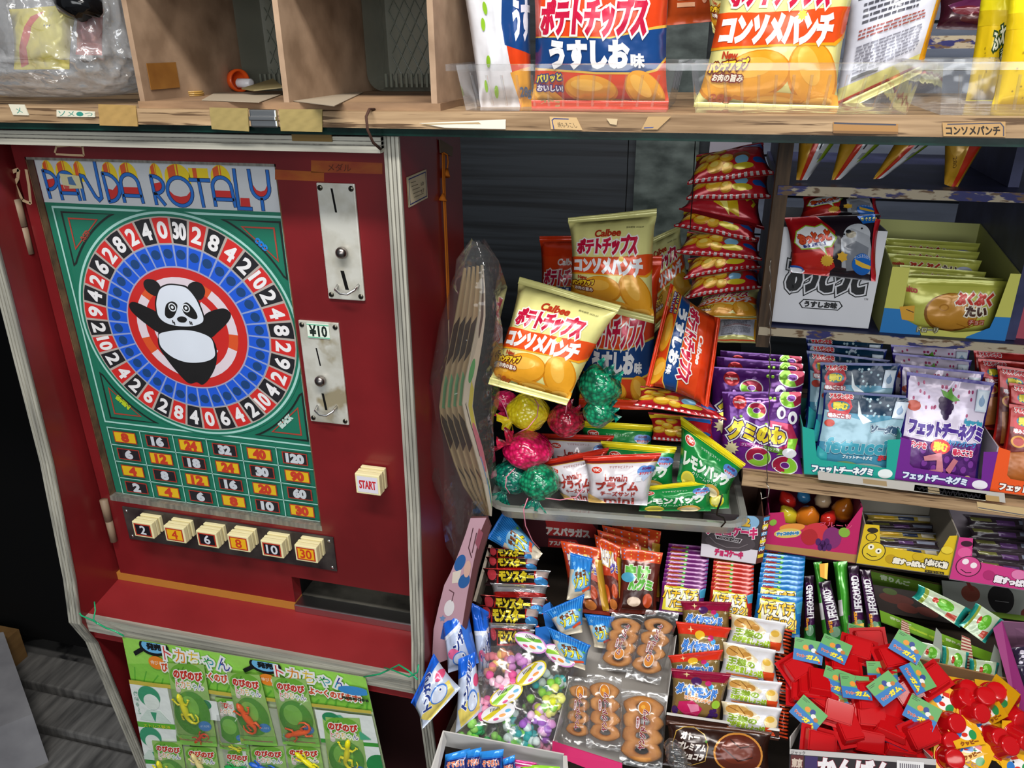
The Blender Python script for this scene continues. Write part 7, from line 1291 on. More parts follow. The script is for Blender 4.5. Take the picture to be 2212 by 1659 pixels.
TB = [(770, 300, 'b', 12, 0), (870, 225, 'b', -10, 1), (1070, 370, 'b', -22, 0), (650, 440, 's', 0, 0), (240, 450, 'b', -40, 0), (275, 650, 'l', 90, 0), (345, 620, 's', 90, 0), (432, 590, 's', 90, 0), (1030, 840, 'b', -30, 0), (1200, 650, 'b', -38, 0), (600, 840, 'b', 8, 0), (430, 1100, 'b', 4, 0), (600, 1090, 's', 78, 0), (865, 1080, 'b', 2, 0), (1130, 1140, 's', 0, 0), (1310, 1020, 'b', -30, 0), (1260, 1210, 'b', 20, 0), (880, 880, 'b', -4, 0), (1400, 560, 'b', -40, 0), (1060, 990, 's', 18, 0), (1310, 930, 's', 15, 0), (470, 720, 'b', 30, 0), (830, 680, 'b', 80, 0), (690, 980, 'l', 70, 0),
      (345, 305, 'f', 4, 0), (570, 290, 'f', 22, 0), (800, 185, 'f', 4, 1), (1205, 270, 'f', 28, 0), (985, 500, 'f', -8, 0), (600, 570, 'f', 12, 0), (755, 620, 'f', -6, 0), (1015, 630, 'f', -42, 0), (560, 760, 'f', -20, 0), (345, 850, 'f', 36, 0), (1330, 840, 'f', 24, 0), (1290, 530, 'f', 58, 0), (420, 480, 'f', 8, 1), (720, 950, 'f', -60, 1), (1130, 1050, 'f', 10, 1)]
NB, NF = 0, 0
where = lambda x, y: ('upper' if y < 450 else 'middle' if y < 850 else 'lower')+' '+('left' if x < 550 else 'centre' if x < 950 else 'right')
cntr = {}
for i, (x, y, k, r, d) in enumerate(TB):
    px_, py_ = Z6(x, y); rnd = random.Random(900+i)
    key = (where(x, y), k == 'f'); cntr[key] = cntr.get(key, 0)+1
    lab = ('red gum tub, printed lid up' if k == 'f' else 'red gum tub, bottom up' if k == 'b' else 'red gum tub on its side')+', %s of the heap, %s' % (where(x, y), ['by itself', 'next one along', 'a further one', 'tucked under', 'deep down'][min(4, cntr[key]-1)])
    tilt = 48+rnd.uniform(-14, 14); yaw = rnd.uniform(-22, 22); off = .035+.004*(i % 4)-.018*d
    if k in 'sl': gum_tub(px_, py_, off+.006, 78 if k == 's' else 66, 0, r, True, lab)
    else: gum_tub(px_, py_, off+(.012 if k == 'b' else .022 if d == 0 else 0), tilt, yaw, -r if k == 'f' else r, k == 'b', lab, .64 if k == 'f' else .80)
DKN = Design(.14, '#2a2326', [('r', 0, 0, 100, 3, '#b9b4b2'), ('r', 1, 3.4, 10, 14, '#5a2a2a'), ('r', 11, 3.4, 20, 14, '#3a2a5a'), ('t', '東京', 5.5, 8, 7, 5, '#c9b5a5', dict(b=.3)), ('t', 'かんばん', 46, 9, 50, 10, '#e2dcde', dict(b=.9, ol=[('#8a2a3a', 1.2)])), ('r', 74, 2, 92, 14, '#d9d6d6'), ('=',)]+[('r', 76+k*1.4, 3.5, 76.7+k*1.4, 14, '#55505a') for k in range(10)]+[('+',), ('t', 'ジャック', 6, 1.6, 10, 2.2, '#3a3538')], 'paper', 1, 1)
root = empty('display_box', atd(1860, 1640, zd(1860, 1640)), 'dark card box with white lettering holding the red gum tubs', 'display box')
card('front_panel', DKN, [(1706, 1618), (2022, 1640), (2022, 1700), (1704, 1668)], zd(1860, 1655, .075), 20, parent=root)
g = MB(); wallpiece(g, [(1708, 1592), (1732, 1560), (1732, 1566), (1708, 1620)], [.07, .02, .01, .06], (-.001, 0, 0), WHITEC); g.build('side_wall', root); g = MB(); wallpiece(g, [(1970, 1596), (2016, 1640), (2016, 1652), (1972, 1602)], [.04, .075, .07, .03], (.001, 0, 0), WHITEC); g.build('side_wall', root)
# ------------------------------------------------------------------ red cups with yellow lids in the cardboard box, right
DYL = Design(1.0, '#d9a114', [('e', 52, 56, 26, 24, '#e6e2de'), ('e', 44, 40, 13, 12, '#e6e2de'), ('p', [(36, 22), (58, 18), (62, 34), (40, 34)], '#c9301f'), ('e', 28, 52, 12, 16, '#2f6fb5', 30), ('e', 72, 66, 12, 16, '#2a8a4a', 20), ('e', 46, 62, 10, 7, '#c9301f'), ('e', 42, 40, 3, 4, '#26262c'), ('t', 'クッピー', 50, 88, 60, 12, '#8a4a1a', dict(b=1.2))], 'gloss', 1, 1)
def cup(x, y, off, tilt, yaw, rot, back, label, s=.82):
    M = place(x, y, off, tilt, yaw, rot, back); root = empty('jelly_cup', (0, 0, 0), label, 'candy cup', 'red cups with yellow lids'); root.matrix_world = M
    MB().lathe([(.0015, -.021*s), (.0096*s, -.021*s), (.0100*s, -.0209*s), (.0109*s, -.0203*s), (.0114*s, -.0192*s), (.0117*s, -.018*s), (.0149*s, -.002), (.0152*s, -.001), (.0156*s, -.0009), (.0170*s, -.0008), (.0170*s, .0)], RPL, 28).build('cup', root, False)
    w = .0180*s
    def fn(dz):
        def f(u, v): return np.stack([(u-.5)*2*w, (.5-v)*2*w, np.full_like(u, .0007+dz)+.0004*np.sin(6*u)], 1)
        return f
    sheet('yellow_lid', DYL, fn(0), fn(-.0006), parent=root, keep=False)
CU = [(1680, 665, 60, 10, 0, 1, 'upside down at the back left of the cardboard box'), (1520, 740, 48, 0, -18, 0, 'lid up at the left, beside the heap of gum tubs'), (1755, 830, 40, 25, 20, 1, 'bottom forward below the back left one'), (1900, 800, 20, -55, 40, 0, 'lid seen edge-on in the middle'), (1940, 690, 60, -10, 0, 1, 'small one behind the standing yellow lid'), (2015, 690, 20, -60, -30, 0, 'standing lid near the back right corner'), (2065, 845, 20, 30, 0, 1, 'on its side against the right wall'), (1555, 925, 45, 20, 10, 1, 'bottom up at the left, below the yellow lid'), (1690, 1000, 62, 0, 20, 0, 'lid lying flat in the middle'), (1535, 1095, 50, 10, 0, 1, 'bottom up at the left front'), (1925, 1050, 45, 20, 0, 1, 'bottom up in the middle right'), (2120, 1040, 25, 30, 0, 1, 'on its side at the right front'), (1870, 945, 66, 10, -8, 0, 'lid edge-on above the middle right cup'), (1790, 1190, 46, 0, -25, 0, 'large lid facing up at the front'), (1570, 1230, 45, 0, 0, 1, 'bottom up at the front left edge'), (2085, 1200, 46, 0, -40, 0, 'lid facing up at the front right'), (1700, 1110, 56, 0, 30, 0, 'lid tucked under the large front lid'), (2010, 1130, 50, 20, 0, 1, 'bottom up between the two front lids'), (2150, 1290, 50, 0, 20, 0, 'lid at the bottom right corner'), (1640, 740, 60, 30, 0, 1, 'deep beside the bottom-forward cup'), (1840, 730, 60, 0, 0, 1, 'deep in the middle at the back'), (1680, 1290, 50, 0, -10, 0, 'lid cut by the bottom of the view')]
for i, (x, y, t, yw, r, b, lab) in enumerate(CU):
    px_, py_ = Z6(x, y); cup(px_, py_, (.030+.014*b+(0 if b else .020))+.003*(i % 3), t, yw, r, bool(b), 'red cup with yellow lid, '+lab)
CBR = mixmat('brown_cardboard', '#8f6a45', '#a57f56', (1, 1, 1), 12, .3, .7, .8)
root = empty('cardboard_box', atd(2100, 1560, zd(2100, 1560)), 'brown cardboard box holding the red cups with yellow lids', 'cardboard box')
g = MB(); wallpiece(g, [(1984, 1424), (2198, 1472), (2190, 1540), (1990, 1510)], [.03, .03, -.02, -.02], (0, .002, 0), CBR); g.build('box_wall', root); g = MB(); wallpiece(g, [(2192, 1476), (2199, 1478), (2240, 1720), (2222, 1720)], [.02, .02, .05, .05], (.001, 0, 0), mat('#d2c9bf', 'paper')); g.build('box_wall', root)
# ------------------------------------------------------------------ green apple boxes on the right
AGR = '#6f9a1f'
DAP1 = Design(.36, '#5f861c', [('r', 0, 0, 100, 4, '#4a3a1a'), ('t', '青りんご', 34, 15, 40, 12, '#b9c9a5', dict(rot=5, b=.8)), ('p', [(0, 20), (100, 30), (100, 36), (0, 36)], '#54781a')], 'paper', 1, 1)
DAP2 = Design(.30, '#6a9a1c', [('t', '青りんご', 18, 9, 18, 6, '#b9c99a', dict(rot=4, b=.5)), ('t', 'Green apple', 40, 17, 30, 8, '#a5c22c', dict(rot=4, b=.6)), ('r', 0, 27, 100, 30, '#557d18'), ('t', '青りんご', 66, 10, 18, 6, '#b9c99a', dict(rot=4, b=.5))], 'paper', 1, 1)
DAI = Design(.5, '#20140f', [('e', 30, 20, 24, 10, '#4d1c12'), ('e', 40, 34, 12, 9, '#5a2014'), ('e', 62, 36, 12, 9, '#5a2014'), ('e', 24, 8, 10, 6, '#3a4a16')], 'paper', 1, 1)
rt = empty('display_box', atd(1960, 1300, zd(1960, 1300, -.05)), 'light green apple candy box with a lid, standing at the back under the yellow box', 'display box')
card('box_lid', DAP1, [(1878, 1230), (2036, 1262), (2036, 1290), (1884, 1262)], zd(1960, 1260, -.06), 10, parent=rt); card('inner_card', DAI, [(1882, 1262), (2040, 1288), (2090, 1352), (1900, 1322)], zd(1975, 1310, -.05), 30, parent=rt)
card('front_panel', DAP2, [(1900, 1318), (2152, 1414), (2150, 1436), (1904, 1344)], zd(2026, 1378, .0), 20, parent=rt)
STRP = Design(2.2, '#c9b9a0', [('=',)]+[('r', 0, k*20, 100, k*20+9, '#8a2f2a') for k in range(11)]+[('+',)], 'paper', 1, 1)
for i, q in enumerate(([(1948, 1338), (1962, 1346), (1970, 1395), (1944, 1392)], [(2078, 1372), (2096, 1380), (2106, 1450), (2072, 1448)])):
    card('striped_flap', STRP, q, zd(*np.array(q).mean(0), .012), 25, parent=rt)
for i, q in enumerate(([(2022, 1356), (2034, 1370), (2036, 1430), (2010, 1424)], [(2148, 1392), (2160, 1410), (2166, 1470), (2130, 1462)])):
    card('grey_flap', Design(2, '#8f968c', [], 'paper', 1, 1), q, zd(*np.array(q).mean(0), .014), 25, -30, parent=rt)
DWB = Design(.5, '#8d918a', [('e', 30, 18, 10, 14, '#7a3a2c'), ('l', [(28, 0), (32, 12)], 4, '#7a2a20'), ('e', 62, 22, 14, 22, '#141213'), ('l', [(56, 26), (70, 26)], 1, '#777'), ('e', 92, 40, 9, 10, '#6b3028'), ('r', 0, 42, 100, 50, '#6a8a2c')], 'paper', 1, 1)
rt2 = empty('display_box', atd(2120, 1290, zd(2120, 1290, -.06)), 'white printed card box standing behind the green apple packets at the right', 'display box')
card('box_front', DWB, [(2034, 1254), (2240, 1270), (2240, 1345), (2040, 1318)], zd(2130, 1296, -.055), 8, parent=rt2)
DAPP = Design(.6, '#bfd0b5', [('r', 0, 0, 12, 60, '#1a8a80'), ('r', 88, 0, 100, 60, '#1a8a80'), ('r', 12, 0, 20, 60, '#8a9a3a'), ('e', 56, 28, 18, 18, '#5fae2c'), ('e', 50, 22, 6, 6, '#9ad86a'), ('e', 36, 30, 6, 9, '#b53a2c'), ('p', [(66, 44), (86, 40), (86, 56), (66, 56)], '#b54a3a')], 'film', 8, 6)
G = 'green apple candy packets'
for i, (q, o, lab) in enumerate((([(1984, 1262), (2100, 1318), (2074, 1356), (1970, 1290)], .0, 'upper left, lying slanted on the green box'), ([(2108, 1302), (2168, 1340), (2128, 1390), (2072, 1350)], .01, 'with the big apple, lying beside the slanted one'), ([(1980, 1384), (2040, 1398), (2036, 1440), (1972, 1424)], .01, 'front left behind the red gum tubs'), ([(2036, 1394), (2094, 1410), (2088, 1462), (2030, 1446)], .014, 'in front between the two striped flaps'), ([(2094, 1422), (2160, 1432), (2152, 1476), (2088, 1464)], .014, 'front right beside the cardboard box'))):
    low('candy_packet', DAPP, q, o, 46, 0, h=.007, wr=.001, seed=600+i, label='green apple candy packet, '+lab, group=G)
rt3 = empty('display_box', atd(2190, 1450, zd(2190, 1450)), 'magenta card box at the right edge of the lower display', 'display box')
MAG = mat('#8a2a6a', 'paper'); g = MB(); wallpiece(g, [(2145, 1358), (2164, 1342), (2222, 1520), (2200, 1560)], [.03, .03, .03, .04], (.001, .002, 0), MAG); g.build('box_wall', rt3); g = MB(); wallpiece(g, [(2164, 1342), (2300, 1352), (2300, 1420), (2180, 1400)], [.03, .03, -.02, -.02], (0, .001, 0), mat('#9a6a8a', 'paper')); g.build('box_wall', rt3)
DDP = Design(.7, '#2a2038', [('=',)]+[('e', random.Random(k).uniform(5, 95), random.Random(k+5).uniform(5, 65), 6, 5, '#c9c2d2') for k in range(14)]+[('+',)], 'film', 5, 5)
for i, q in enumerate(([(2180, 1400), (2260, 1392), (2260, 1440), (2192, 1444)], [(2194, 1440), (2270, 1438), (2270, 1500), (2206, 1496)])):
    low('candy_packet', DDP, q, .02, 46, 0, h=.006, seed=620+i, wr=.001, label=['upper', 'lower'][i]+' dark packet with pale dots in the magenta box', group='dotted packets in the magenta box')
# ================================================================== hanging lizard card under the machine ledge
GQ = [(264, 1376), (789, 1463), (852, 1750), (338, 1740)]
RB = ['#d8343a', '#e88a1e', '#e6c42a', '#3aa84a', '#2a9ab0', '#3a3a9a']
def tok(cx, cy, w, h, rot=0, b=.8, ol=.8): return [('t', 'トカちゃん', cx, cy, w, h, RB, dict(rot=rot, b=b*.0, ol=[('#f0f2ee', ol), ]))]
def boy(x, y, s, c='#3f9a72'): return [('e', x, y, 7*s, 6*s, c), ('e', x+1*s, y+3*s, 5*s, 4.5*s, '#dfe8e0'), ('p', [(x-9*s, y+14*s), (x-3*s, y+8*s), (x+5*s, y+8*s), (x+11*s, y+15*s)], '#cfe0d6'), ('p', [(x-1*s, y+9*s), (x+3*s, y+9*s), (x+1*s, y+15*s)], c)]
gi = [('r', 0, 0, 100, 16, '#9ad65a'), ('p', [(0, 10), (30, 6), (60, 12), (100, 5), (100, 17), (0, 17)], '#86c94a')]
for k in range(26): gi.append(('l', [(2+k*4, 16), (3+k*4+(k % 3), 11+(k % 4))], .5, '#5fae3a'))
for x0 in (8, 55): gi += [('e', x0+6, 1.5, 6.5, 3.4, '#15181c'), ('e', x0+6, 1.2, 5.4, 2.6, '#6fb8e6'), ('l', [(x0+.5, 3), (x0-3, 5)], 1.6, '#15181c'), ('t', '発売', x0+6, 1.4, 6, 2.2, '#15181c', dict(b=.2)), ('e', x0+6, 7.5, 3.6, 2.6, '#ee8a2a'), ('t', '伸びる!', x0+6, 7.5, 5.4, 1.6, '#f6efe0'), *tok(x0+24, 3.6, 28, 5.6, 2), ('t', 'びよ〜んとよ〜くのびます!', x0+25, 9.6, 34, 3.4, '#d8502c', dict(rot=3, b=.15, ol=[('#f0f2e8', .6)]))]
gi += [('e', 95, 6.5, 6, 2.2, '#3f8fd2'), ('t', 'MADE IN CHINA', 95, 10.6, 10, 1.2, '#2a3a2a', dict(b=.15)), ('r', 0, 15.4, 100, 17, '#c9b84a')]
gi += [('r', 0, 17, 17, 32, '#e6ece8'), ('r', 0, 32, 17, 34.2, '#5fae3a'), ('r', 0, 34.2, 17, 48, '#e6ece8'), ('r', 0, 48, 17, 50, '#3f9a3a'), ('r', 0, 50, 17, 60, '#e6ece8'), ('r', 17, 17, 22, 75, '#9aa58a'), ('r', 36, 20, 42, 75, '#a8b09a'), ('r', 58, 20, 64, 75, '#a8b09a'), ('r', 42, 19, 46, 75, '#dfe6e0'), ('r', 78, 18, 100, 32, '#e6ece8'), ('r', 78, 32, 100, 34, '#3f9a3a'), ('r', 94, 34, 100, 75, '#e6ece8'), ('e', 99, 44, 5, 6, '#2a8a4a')]
gi += boy(8, 21, .7)+boy(5, 38, .7)+[('t', 'むぎゅ〜!', 2.2, 24, 9, 2, '#4a9a7a', dict(rot=90)), ('t', 'ストレス解消', 9, 33.1, 12, 1.5, '#e6e23a'), ('e', 11, 55, 5, 1.6, '#5fae8a', 30), ('l', [(6, 52), (9, 54), (13, 57), (15, 59)], 1.2, '#5fae8a'), ('p', [(82, 20), (88, 19), (98, 30), (90, 31)], '#4fae86'), ('e', 84, 21, 3.4, 2.6, '#2a8a5a'), ('e', 85, 23, 2.4, 2, '#e0eae4'), ('r', 30, 19.5, 38, 28, '#e6ece8'), ('e', 33, 21.5, 2.4, 2, '#2a8a5a')]
DGC = Design(.70, '#b9c8a0', gi, 'film', 6, 6)
card('lizard_display_card', DGC, GQ, ('Y', .672), 0, th=.0008, label='green and white hanging display card with toy lizard packs, tied under the machine ledge', cat='display card')
DLZ = Design(1.7, '#9ac46a', [('e', 50, 24, 48, 26, '#6fae3a'), ('l', [(10, 30), (30, 10)], 4, '#4f8a2a'), ('l', [(24, 32), (44, 6)], 3, '#4f8a2a'), ('t', 'のびのび', 52, 22, 76, 17, '#c9301f', dict(b=1.2, rot=4, ol=[('#f2eee6', 3)])), ('t', 'トカちゃん', 54, 42, 72, 15, RB, dict(rot=4, ol=[('#f2eee6', 2.4)])), ('e', 22, 52, 7, 6, '#e6d8d2'), ('e', 50, 100, 46, 46, '#4f9a2a'), ('e', 44, 90, 26, 26, '#7fc04a'), ('e', 78, 126, 16, 11, '#3f86c9'), ('t', 'よくのびる', 78, 126, 22, 5, '#dfe8f2'), ('r', 0, 148, 100, 170, '#8fcf5a'), ('l', [(10, 158), (90, 160)], 3, '#a5865a')], 'film', 5, 6)
LZF = clear('blister_film', 'fff', .02, .05, .05, .3, 40)
def lizard(M, s, col, rot, pose, label):
    a = math.radians(rot); R = Matrix.Rotation(a, 4, 'Z'); g = MB(); m = mat(col, 'gloss'); k = 1 if pose else -1
    def T(p): return M @ (Matrix.Translation((0, 0, .0045)) @ (R @ Vector((p[0]*s, p[1]*s, (p[2] if len(p) > 2 else 0)*s))))
    body = [(0, .022), (0, .019), (0, .0145), (.0002*k, .0115), (.0004*k, .006), (.0004*k, 0), (0, -.006), (-.001*k, -.010), (.000, -.0145), (.003*k, -.018), (.008*k, -.019), (.0125*k, -.0155), (.0135*k, -.010), (.0115*k, -.006)]
    rad = [.0008, .0026, .0034, .0023, .0032, .0036, .0031, .0024, .0018, .0015, .0012, .0010, .0008, .0005]
    g.tube([T(p) for p in body], [r*s for r in rad], m, 8)
    for sx in (1, -1):
        g.tube([T(p) for p in ((0, .008), (sx*.006, .007), (sx*.0085, .011), (sx*.0095, .0125))], [.0016*s, .0012*s, .0010*s, .0008*s], m, 6)
        g.tube([T(p) for p in ((0, -.007), (sx*.0062, -.0065), (sx*.0072, -.0115), (sx*.0068, -.013))], [.0018*s, .0014*s, .0011*s, .0008*s], m, 6)
        for d in (-.4, .3, 1.0):
            g.tube([T((sx*.0095, .0125)), T((sx*.0095+.0024*math.sin(d)*sx, .0125+.0024*math.cos(d)))], .0006*s, m, 4); g.tube([T((sx*.0068, -.013)), T((sx*.0068+.0024*math.sin(d)*sx, -.013-.0022*math.cos(d)))], .0006*s, m, 4)
    return tag(g.build('toy_lizard'), label, 'toy lizard', 'toy lizards in the hanging packs')
def lizpack(q, lz, label, Y=.668):
    M, L = frame(q, ('Y', Y), 0); o = card('lizard_pack', DLZ, q, ('Y', Y), 0, th=.0005, bow=.0008, label=label, cat='toy pack', group='toy lizard packs on the hanging card')
    g = MB(); TL, TR, BR, BL = [np.array(p) for p in L]; n1, n2 = 6, 8; vs = []
    for j in range(n2+1):
        for i in range(n1+1):
            u, v = i/n1, j/n2; v2 = .30+.66*v; p = (TL*(1-u)+TR*u)*(1-v2)+(BL*(1-u)+BR*u)*v2; vs.append((p[0], p[1], .0012+.012*(4*u*(1-u))**.4*(4*v*(1-v))**.4))
    g.add(vs, [(j*(n1+1)+i, (j+1)*(n1+1)+i, (j+1)*(n1+1)+i+1, j*(n1+1)+i+1) for j in range(n2) for i in range(n1)], LZF, True); b = g.build('clear_blister', o, False)
    for (px_, py_, s, col, rot, pose, lab) in lz:
        P = at(px_, py_, Y); M2 = Matrix(M.tolist()); M2.translation = Vector(P); lizard(M2, s, col, rot, pose, lab)
YL_, OR_ = '#e6dc1e', '#ea5a18'
lizpack([(362, 1432), (440, 1436), (470, 1612), (384, 1606)], [(403, 1528, 1.25, YL_, 0, True, 'yellow toy lizard in the upper left pack of the hanging card'), (436, 1588, .75, '#d8441a', 130, False, 'red-orange toy lizard half hidden below the yellow one')], 'lizard pack at the upper left of the card, with a yellow lizard', .667)
lizpack([(464, 1506), (520, 1512), (540, 1622), (476, 1616)], [(512, 1612, .5, YL_, 70, True, 'yellow toy lizard tail in the pack tucked behind the orange one')], 'lizard pack tucked behind its neighbour, second from the left', .669)
lizpack([(490, 1452), (560, 1458), (600, 1610), (522, 1606)], [(540, 1548, 1.25, OR_, 18, False, 'orange toy lizard with raised head, in the middle of the hanging card')], 'lizard pack in the middle of the card, with an orange lizard', .666)
lizpack([(586, 1462), (660, 1468), (692, 1612), (612, 1606)], [(650, 1578, 1.15, OR_, 108, True, 'orange toy lizard lying crosswise at the bottom of its pack')], 'lizard pack right of the middle, its orange lizard fallen to the bottom', .667)
lizpack([(696, 1548), (776, 1552), (800, 1700), (716, 1696)], [(752, 1624, 1.25, YL_, -22, True, 'yellow toy lizard at the lower right of the hanging card')], 'lizard pack at the lower right, with a yellow lizard', .667)
lizpack([(328, 1600), (392, 1604), (410, 1720), (346, 1714)], [(358, 1668, 1.2, YL_, 0, True, 'yellow toy lizard at the bottom left, only its head in view')], 'lizard pack at the bottom left corner, with a yellow head showing', .666)
lizpack([(398, 1612), (466, 1614), (484, 1730), (412, 1724)], [(436, 1650, 1.1, '#d8c98a', 10, False, 'beige striped toy lizard at the bottom of the hanging card')], 'lizard pack at the bottom with a beige lizard', .668)
lizpack([(482, 1620), (538, 1622), (552, 1730), (494, 1726)], [(518, 1656, 1.0, '#1f9a4a', 80, False, 'green toy lizard at the bottom of the hanging card')], 'lizard pack at the bottom with a green lizard', .6685)
lizpack([(540, 1612), (612, 1612), (630, 1730), (556, 1726)], [(572, 1656, 1.0, '#1f5fc9', 60, True, 'blue toy lizard at the bottom of the hanging card')], 'lizard pack at the bottom with a blue lizard', .667)
lizpack([(614, 1610), (690, 1610), (712, 1730), (632, 1726)], [(668, 1642, 1.0, YL_, 35, False, 'yellow toy lizard curled at the bottom, under the crosswise orange one')], 'lizard pack at the bottom with a curled yellow lizard', .668)
GST = mat('#1fa870', 'gloss')
def cord(pts, r, m, label, name='green_string'): return tag(MB().tube([tuple(p) for p in pts], r, m, 6).build(name), label, 'string')
cord([at(x, y, Y) for x, y, Y in ((164, 1312, .672), (176, 1330, .668), (200, 1340, .664), (214, 1348, .66), (228, 1356, .668), (250, 1364, .668), (268, 1374, .670))], .0011, GST, 'green string tying the card to the left end of the machine ledge')
cord([at(x, y, Y) for x, y, Y in ((204, 1300, .672), (206, 1318, .664), (202, 1338, .662), (210, 1348, .66))], .0009, GST, 'loose green string end at the left end of the machine ledge')
cord([at(x, y, Y) for x, y, Y in ((786, 1462, .670), (820, 1456, .668), (846, 1444, .663), (862, 1436, .655), (884, 1450, .638), (902, 1468, .632))], .0011, GST, 'green string tying the card to the right end of the machine ledge')
cord([at(x, y, Y) for x, y, Y in ((904, 1436, .632), (902, 1452, .632), (884, 1462, .634), (850, 1448, .655), (830, 1442, .664))], .0009, GST, 'loose green string end at the right end of the machine ledge')
# ================================================================== things hanging on the machine's right side
sx_ = lambda x, y, d=.003: atx(x, y, XR1+d)
g = MB(); q = [sx_(x, y, .0012) for x, y in ((948, 300), (978, 318), (976, 338), (950, 330))]; g.hexa([tuple(p) for p in q], [tuple(p+np.array([.0006, 0, 0])) for p in q], mat('#6a5a48', 'paper')); tg = tag(g.build('hanging_tag'), 'brown paper tag with an orange cord on the right side of the red machine', 'tag')
ORC2 = mat('#b5641a', 'matte')
g = MB(); g.tube([sx_(x, y) for x, y in ((956, 330), (957, 400), (961, 500), (965, 600), (968, 690))], .0010, ORC2, 5).tube([sx_(x, y) for x, y in ((959, 332), (961, 420), (965, 520), (969, 610), (969, 690))], .0010, ORC2, 5)
g.tube([sx_(x, y) for x, y in ((958, 330), (966, 334), (968, 350), (966, 366))], .0009, ORC2, 5).tube([sx_(966, 364), sx_(963, 380)], [.0012, .005], ORC2, 7).tube([sx_(957, 418), sx_(956, 434)], [.0012, .005], ORC2, 7)
g.tube([sx_(x, y) for x, y in ((968, 690), (970, 662), (969, 690), (970, 760))], .0007, mat('#b59a7a', 'matte'), 5); g.build('orange_cord', tg)
# --- thin printed masks in a clear bag
FB = clear('mask_bag_film', 'fff', .025, .03, .05, .5, 45, fk=.25)
MK = Design(3, '#b9a27c', [('p', [(0, 60), (60, 50), (80, 80), (0, 100)], '#3a2a1e'), ('p', [(10, 110), (70, 120), (60, 150), (20, 150)], '#6fae7a'), ('p', [(0, 160), (50, 170), (60, 200), (0, 210)], '#3a2a1e'), ('l', [(20, 230), (60, 240), (40, 270)], 6, '#5a4a3a')], 'paper', 4, 12, back='#a08a68')
MKF = Design(3, '#c9bfae', [('p', [(0, 0), (50, 0), (40, 90), (10, 110)], '#b5ac9c'), ('e', 50, 40, 20, 34, '#4a3a34'), ('e', 44, 110, 24, 14, '#4a9a5a'), ('p', [(60, 120), (96, 130), (90, 190), (50, 180)], '#c9bb4a'), ('e', 70, 200, 30, 30, '#c46a7a'), ('l', [(30, 150), (44, 180), (40, 210)], 6, '#33231e'), ('l', [(50, 215), (60, 250), (66, 270)], 10, '#5f8fc0'), ('l', [(72, 240), (80, 280)], 8, '#3f8f4a')], 'paper', 4, 12, back='#b5a98e')
def crv(P, v):
    n = len(P)-1; t = np.clip(v, 0, 1)*n; i = np.minimum(t.astype(int), n-1); f = (t-i)[:, None]
    a, b, c, d = P[np.maximum(i-1, 0)], P[i], P[i+1], P[np.minimum(i+2, n)]
    return .5*(2*b+(c-a)*f+(2*a-5*b+4*c-d)*f*f+(3*b-a-3*c+d)*f**3)
def mask(front, Y, dx, dY, D, label):
    F = np.array([at(x, y, Y) for x, y in front]); B = np.array([at(x+dx, y+6, Y+dY) for x, y in front]); t = np.linspace(0, 1, len(front))
    def fn(off):
        def f(u, v):
            a = crv(F, v); b = crv(B, v); k = (u*np.sin(PI*np.clip(v, .02, .98))**.6)[:, None]
            r = a+(b-a)*k; r[:, 0] += off; return r
        return f
    return tag(sheet('printed_mask', D, fn(.0), fn(-.0009)), label, 'paper mask', 'printed masks in the clear bag')
base = [(1003, 578), (985, 680), (964, 790), (950, 880), (966, 950), (1002, 1050), (1046, 1112)]; end = [(1040, 572), (1034, 680), (1014, 780), (999, 872), (1022, 962), (1046, 1050), (1058, 1114)]
for k in range(5):
    t = k/4; mask([(a[0]*(1-t)+b[0]*t, a[1]*(1-t)+b[1]*t) for a, b in zip(base, end)], .768-.006*k, 22, .022, MKF if k == 4 else MK, '%s printed thin mask from the left in the hanging clear bag' % ['first', 'second', 'third', 'fourth', 'rightmost'][k])
rnd = random.Random(5); prof = [(1030, 522, 16), (1034, 560, 44), (1030, 620, 58), (1022, 700, 62), (1005, 800, 70), (996, 880, 76), (998, 950, 70), (1002, 1030, 62), (1008, 1110, 54), (1008, 1170, 40), (1004, 1215, 20), (1000, 1236, 5)]
g = MB(); vs = []; n1 = 22
for (x, y, w) in prof:
    c = at(x, y, .762); r = w*(.762/ray(x, y)[1])/FPX
    for i in range(n1):
        a = 2*PI*i/n1; kk = 1+.12*math.sin(3*a+y*.05)+.09*math.sin(5*a-y*.031)+rnd.uniform(-.09, .09); vs.append((c[0]+r*kk*math.cos(a), c[1]+min(.034, r*.95)*kk*math.sin(a), c[2]+rnd.uniform(-.003, .003)))
g.add(vs, [(j*n1+i, j*n1+(i+1) % n1, (j+1)*n1+(i+1) % n1, (j+1)*n1+i) for j in range(len(prof)-1) for i in range(n1)], FB, True)
tag(g.build('clear_bag'), 'long crinkled clear bag of printed masks hanging right of the red machine', 'clear bag')
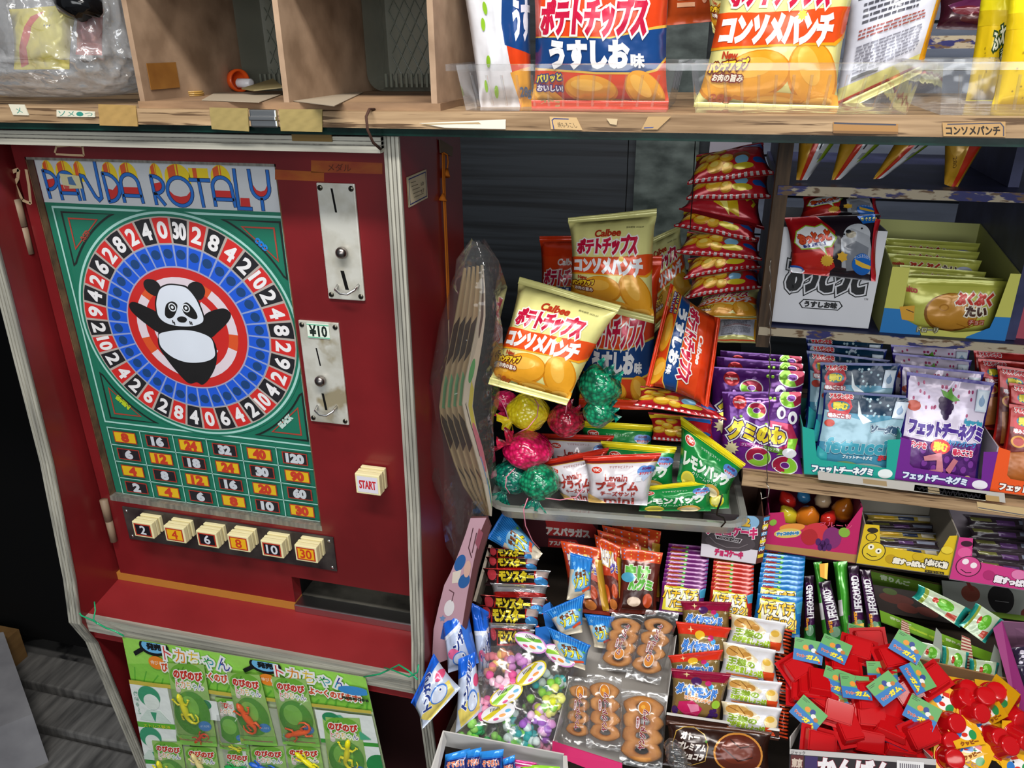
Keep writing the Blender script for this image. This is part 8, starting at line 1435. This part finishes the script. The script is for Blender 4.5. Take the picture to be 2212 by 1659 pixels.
# --- pink cut-out board with a drawn figure
it = [('p', [(50, 0), (88, 0), (100, 20), (92, 60), (84, 110), (80, 170), (76, 240), (60, 300), (20, 320), (6, 300), (0, 240), (4, 190), (10, 140), (22, 110), (34, 70), (44, 30)], '#b9929e'), ('p', [(88, 0), (100, 20), (92, 60), (84, 110), (80, 170), (76, 240), (60, 300), (66, 240), (68, 160), (72, 90), (78, 30)], '#5a3436'), ('e', 40, 92, 12, 18, '#2a5a96', 20), ('p', [(26, 112), (46, 106), (44, 134), (28, 136)], '#d2c5b8'), ('e', 56, 130, 13, 16, '#2a5a96', 20), ('e', 30, 190, 12, 18, '#d8d2d4'), ('l', [(24, 150), (36, 156), (34, 174)], 2, '#5a3a40'), ('star', 18, 214, 8, 4, 5, '#6a86b0'), ('p', [(22, 224), (34, 222), (30, 262), (20, 260)], '#2f4f96'), ('l', [(60, 20), (56, 60), (66, 80)], 2, '#4a2a30'), ('l', [(70, 30), (66, 70)], 2, '#4a2a30'), ('p', [(74, 20), (86, 30), (80, 64), (70, 50)], '#8a4a58'), ('e', 60, 104, 8, 18, '#c9a294')]
DCUT = Design(3.2, '#b9929e', it, 'paper', 3, 8, nobase=True)
o = card('cutout_board', DCUT, [(972, 1120), (1062, 1118), (1018, 1440), (926, 1432)], ('Y', .70), 4, -8, label='pink cut-out board with a drawn figure standing against the right side of the red machine', cat='cut-out board')
M_, L_ = frame([(972, 1120), (1062, 1118), (1018, 1440), (926, 1432)], ('Y', .70), 4, -8)
g = MB(); pts = [(.50, 0), (.88, 0), (1, .0625), (.92, .19), (.84, .34), (.80, .53), (.76, .75), (.60, .94), (.20, 1), (.06, .94), (0, .75), (.04, .59), (.10, .44), (.22, .34), (.34, .22), (.44, .09)]
TL_, TR_, BR_, BL_ = [np.array(p) for p in L_]; w2 = [(TL_*(1-u)+TR_*u)*(1-v)+(BL_*(1-u)+BR_*u)*v for u, v in pts]
g.hexa([(p[0], p[1], -.004) for p in w2], [(p[0], p[1], -.0003) for p in w2], mat('#5a3436', 'paper')); g.build('backing_board', o, False)
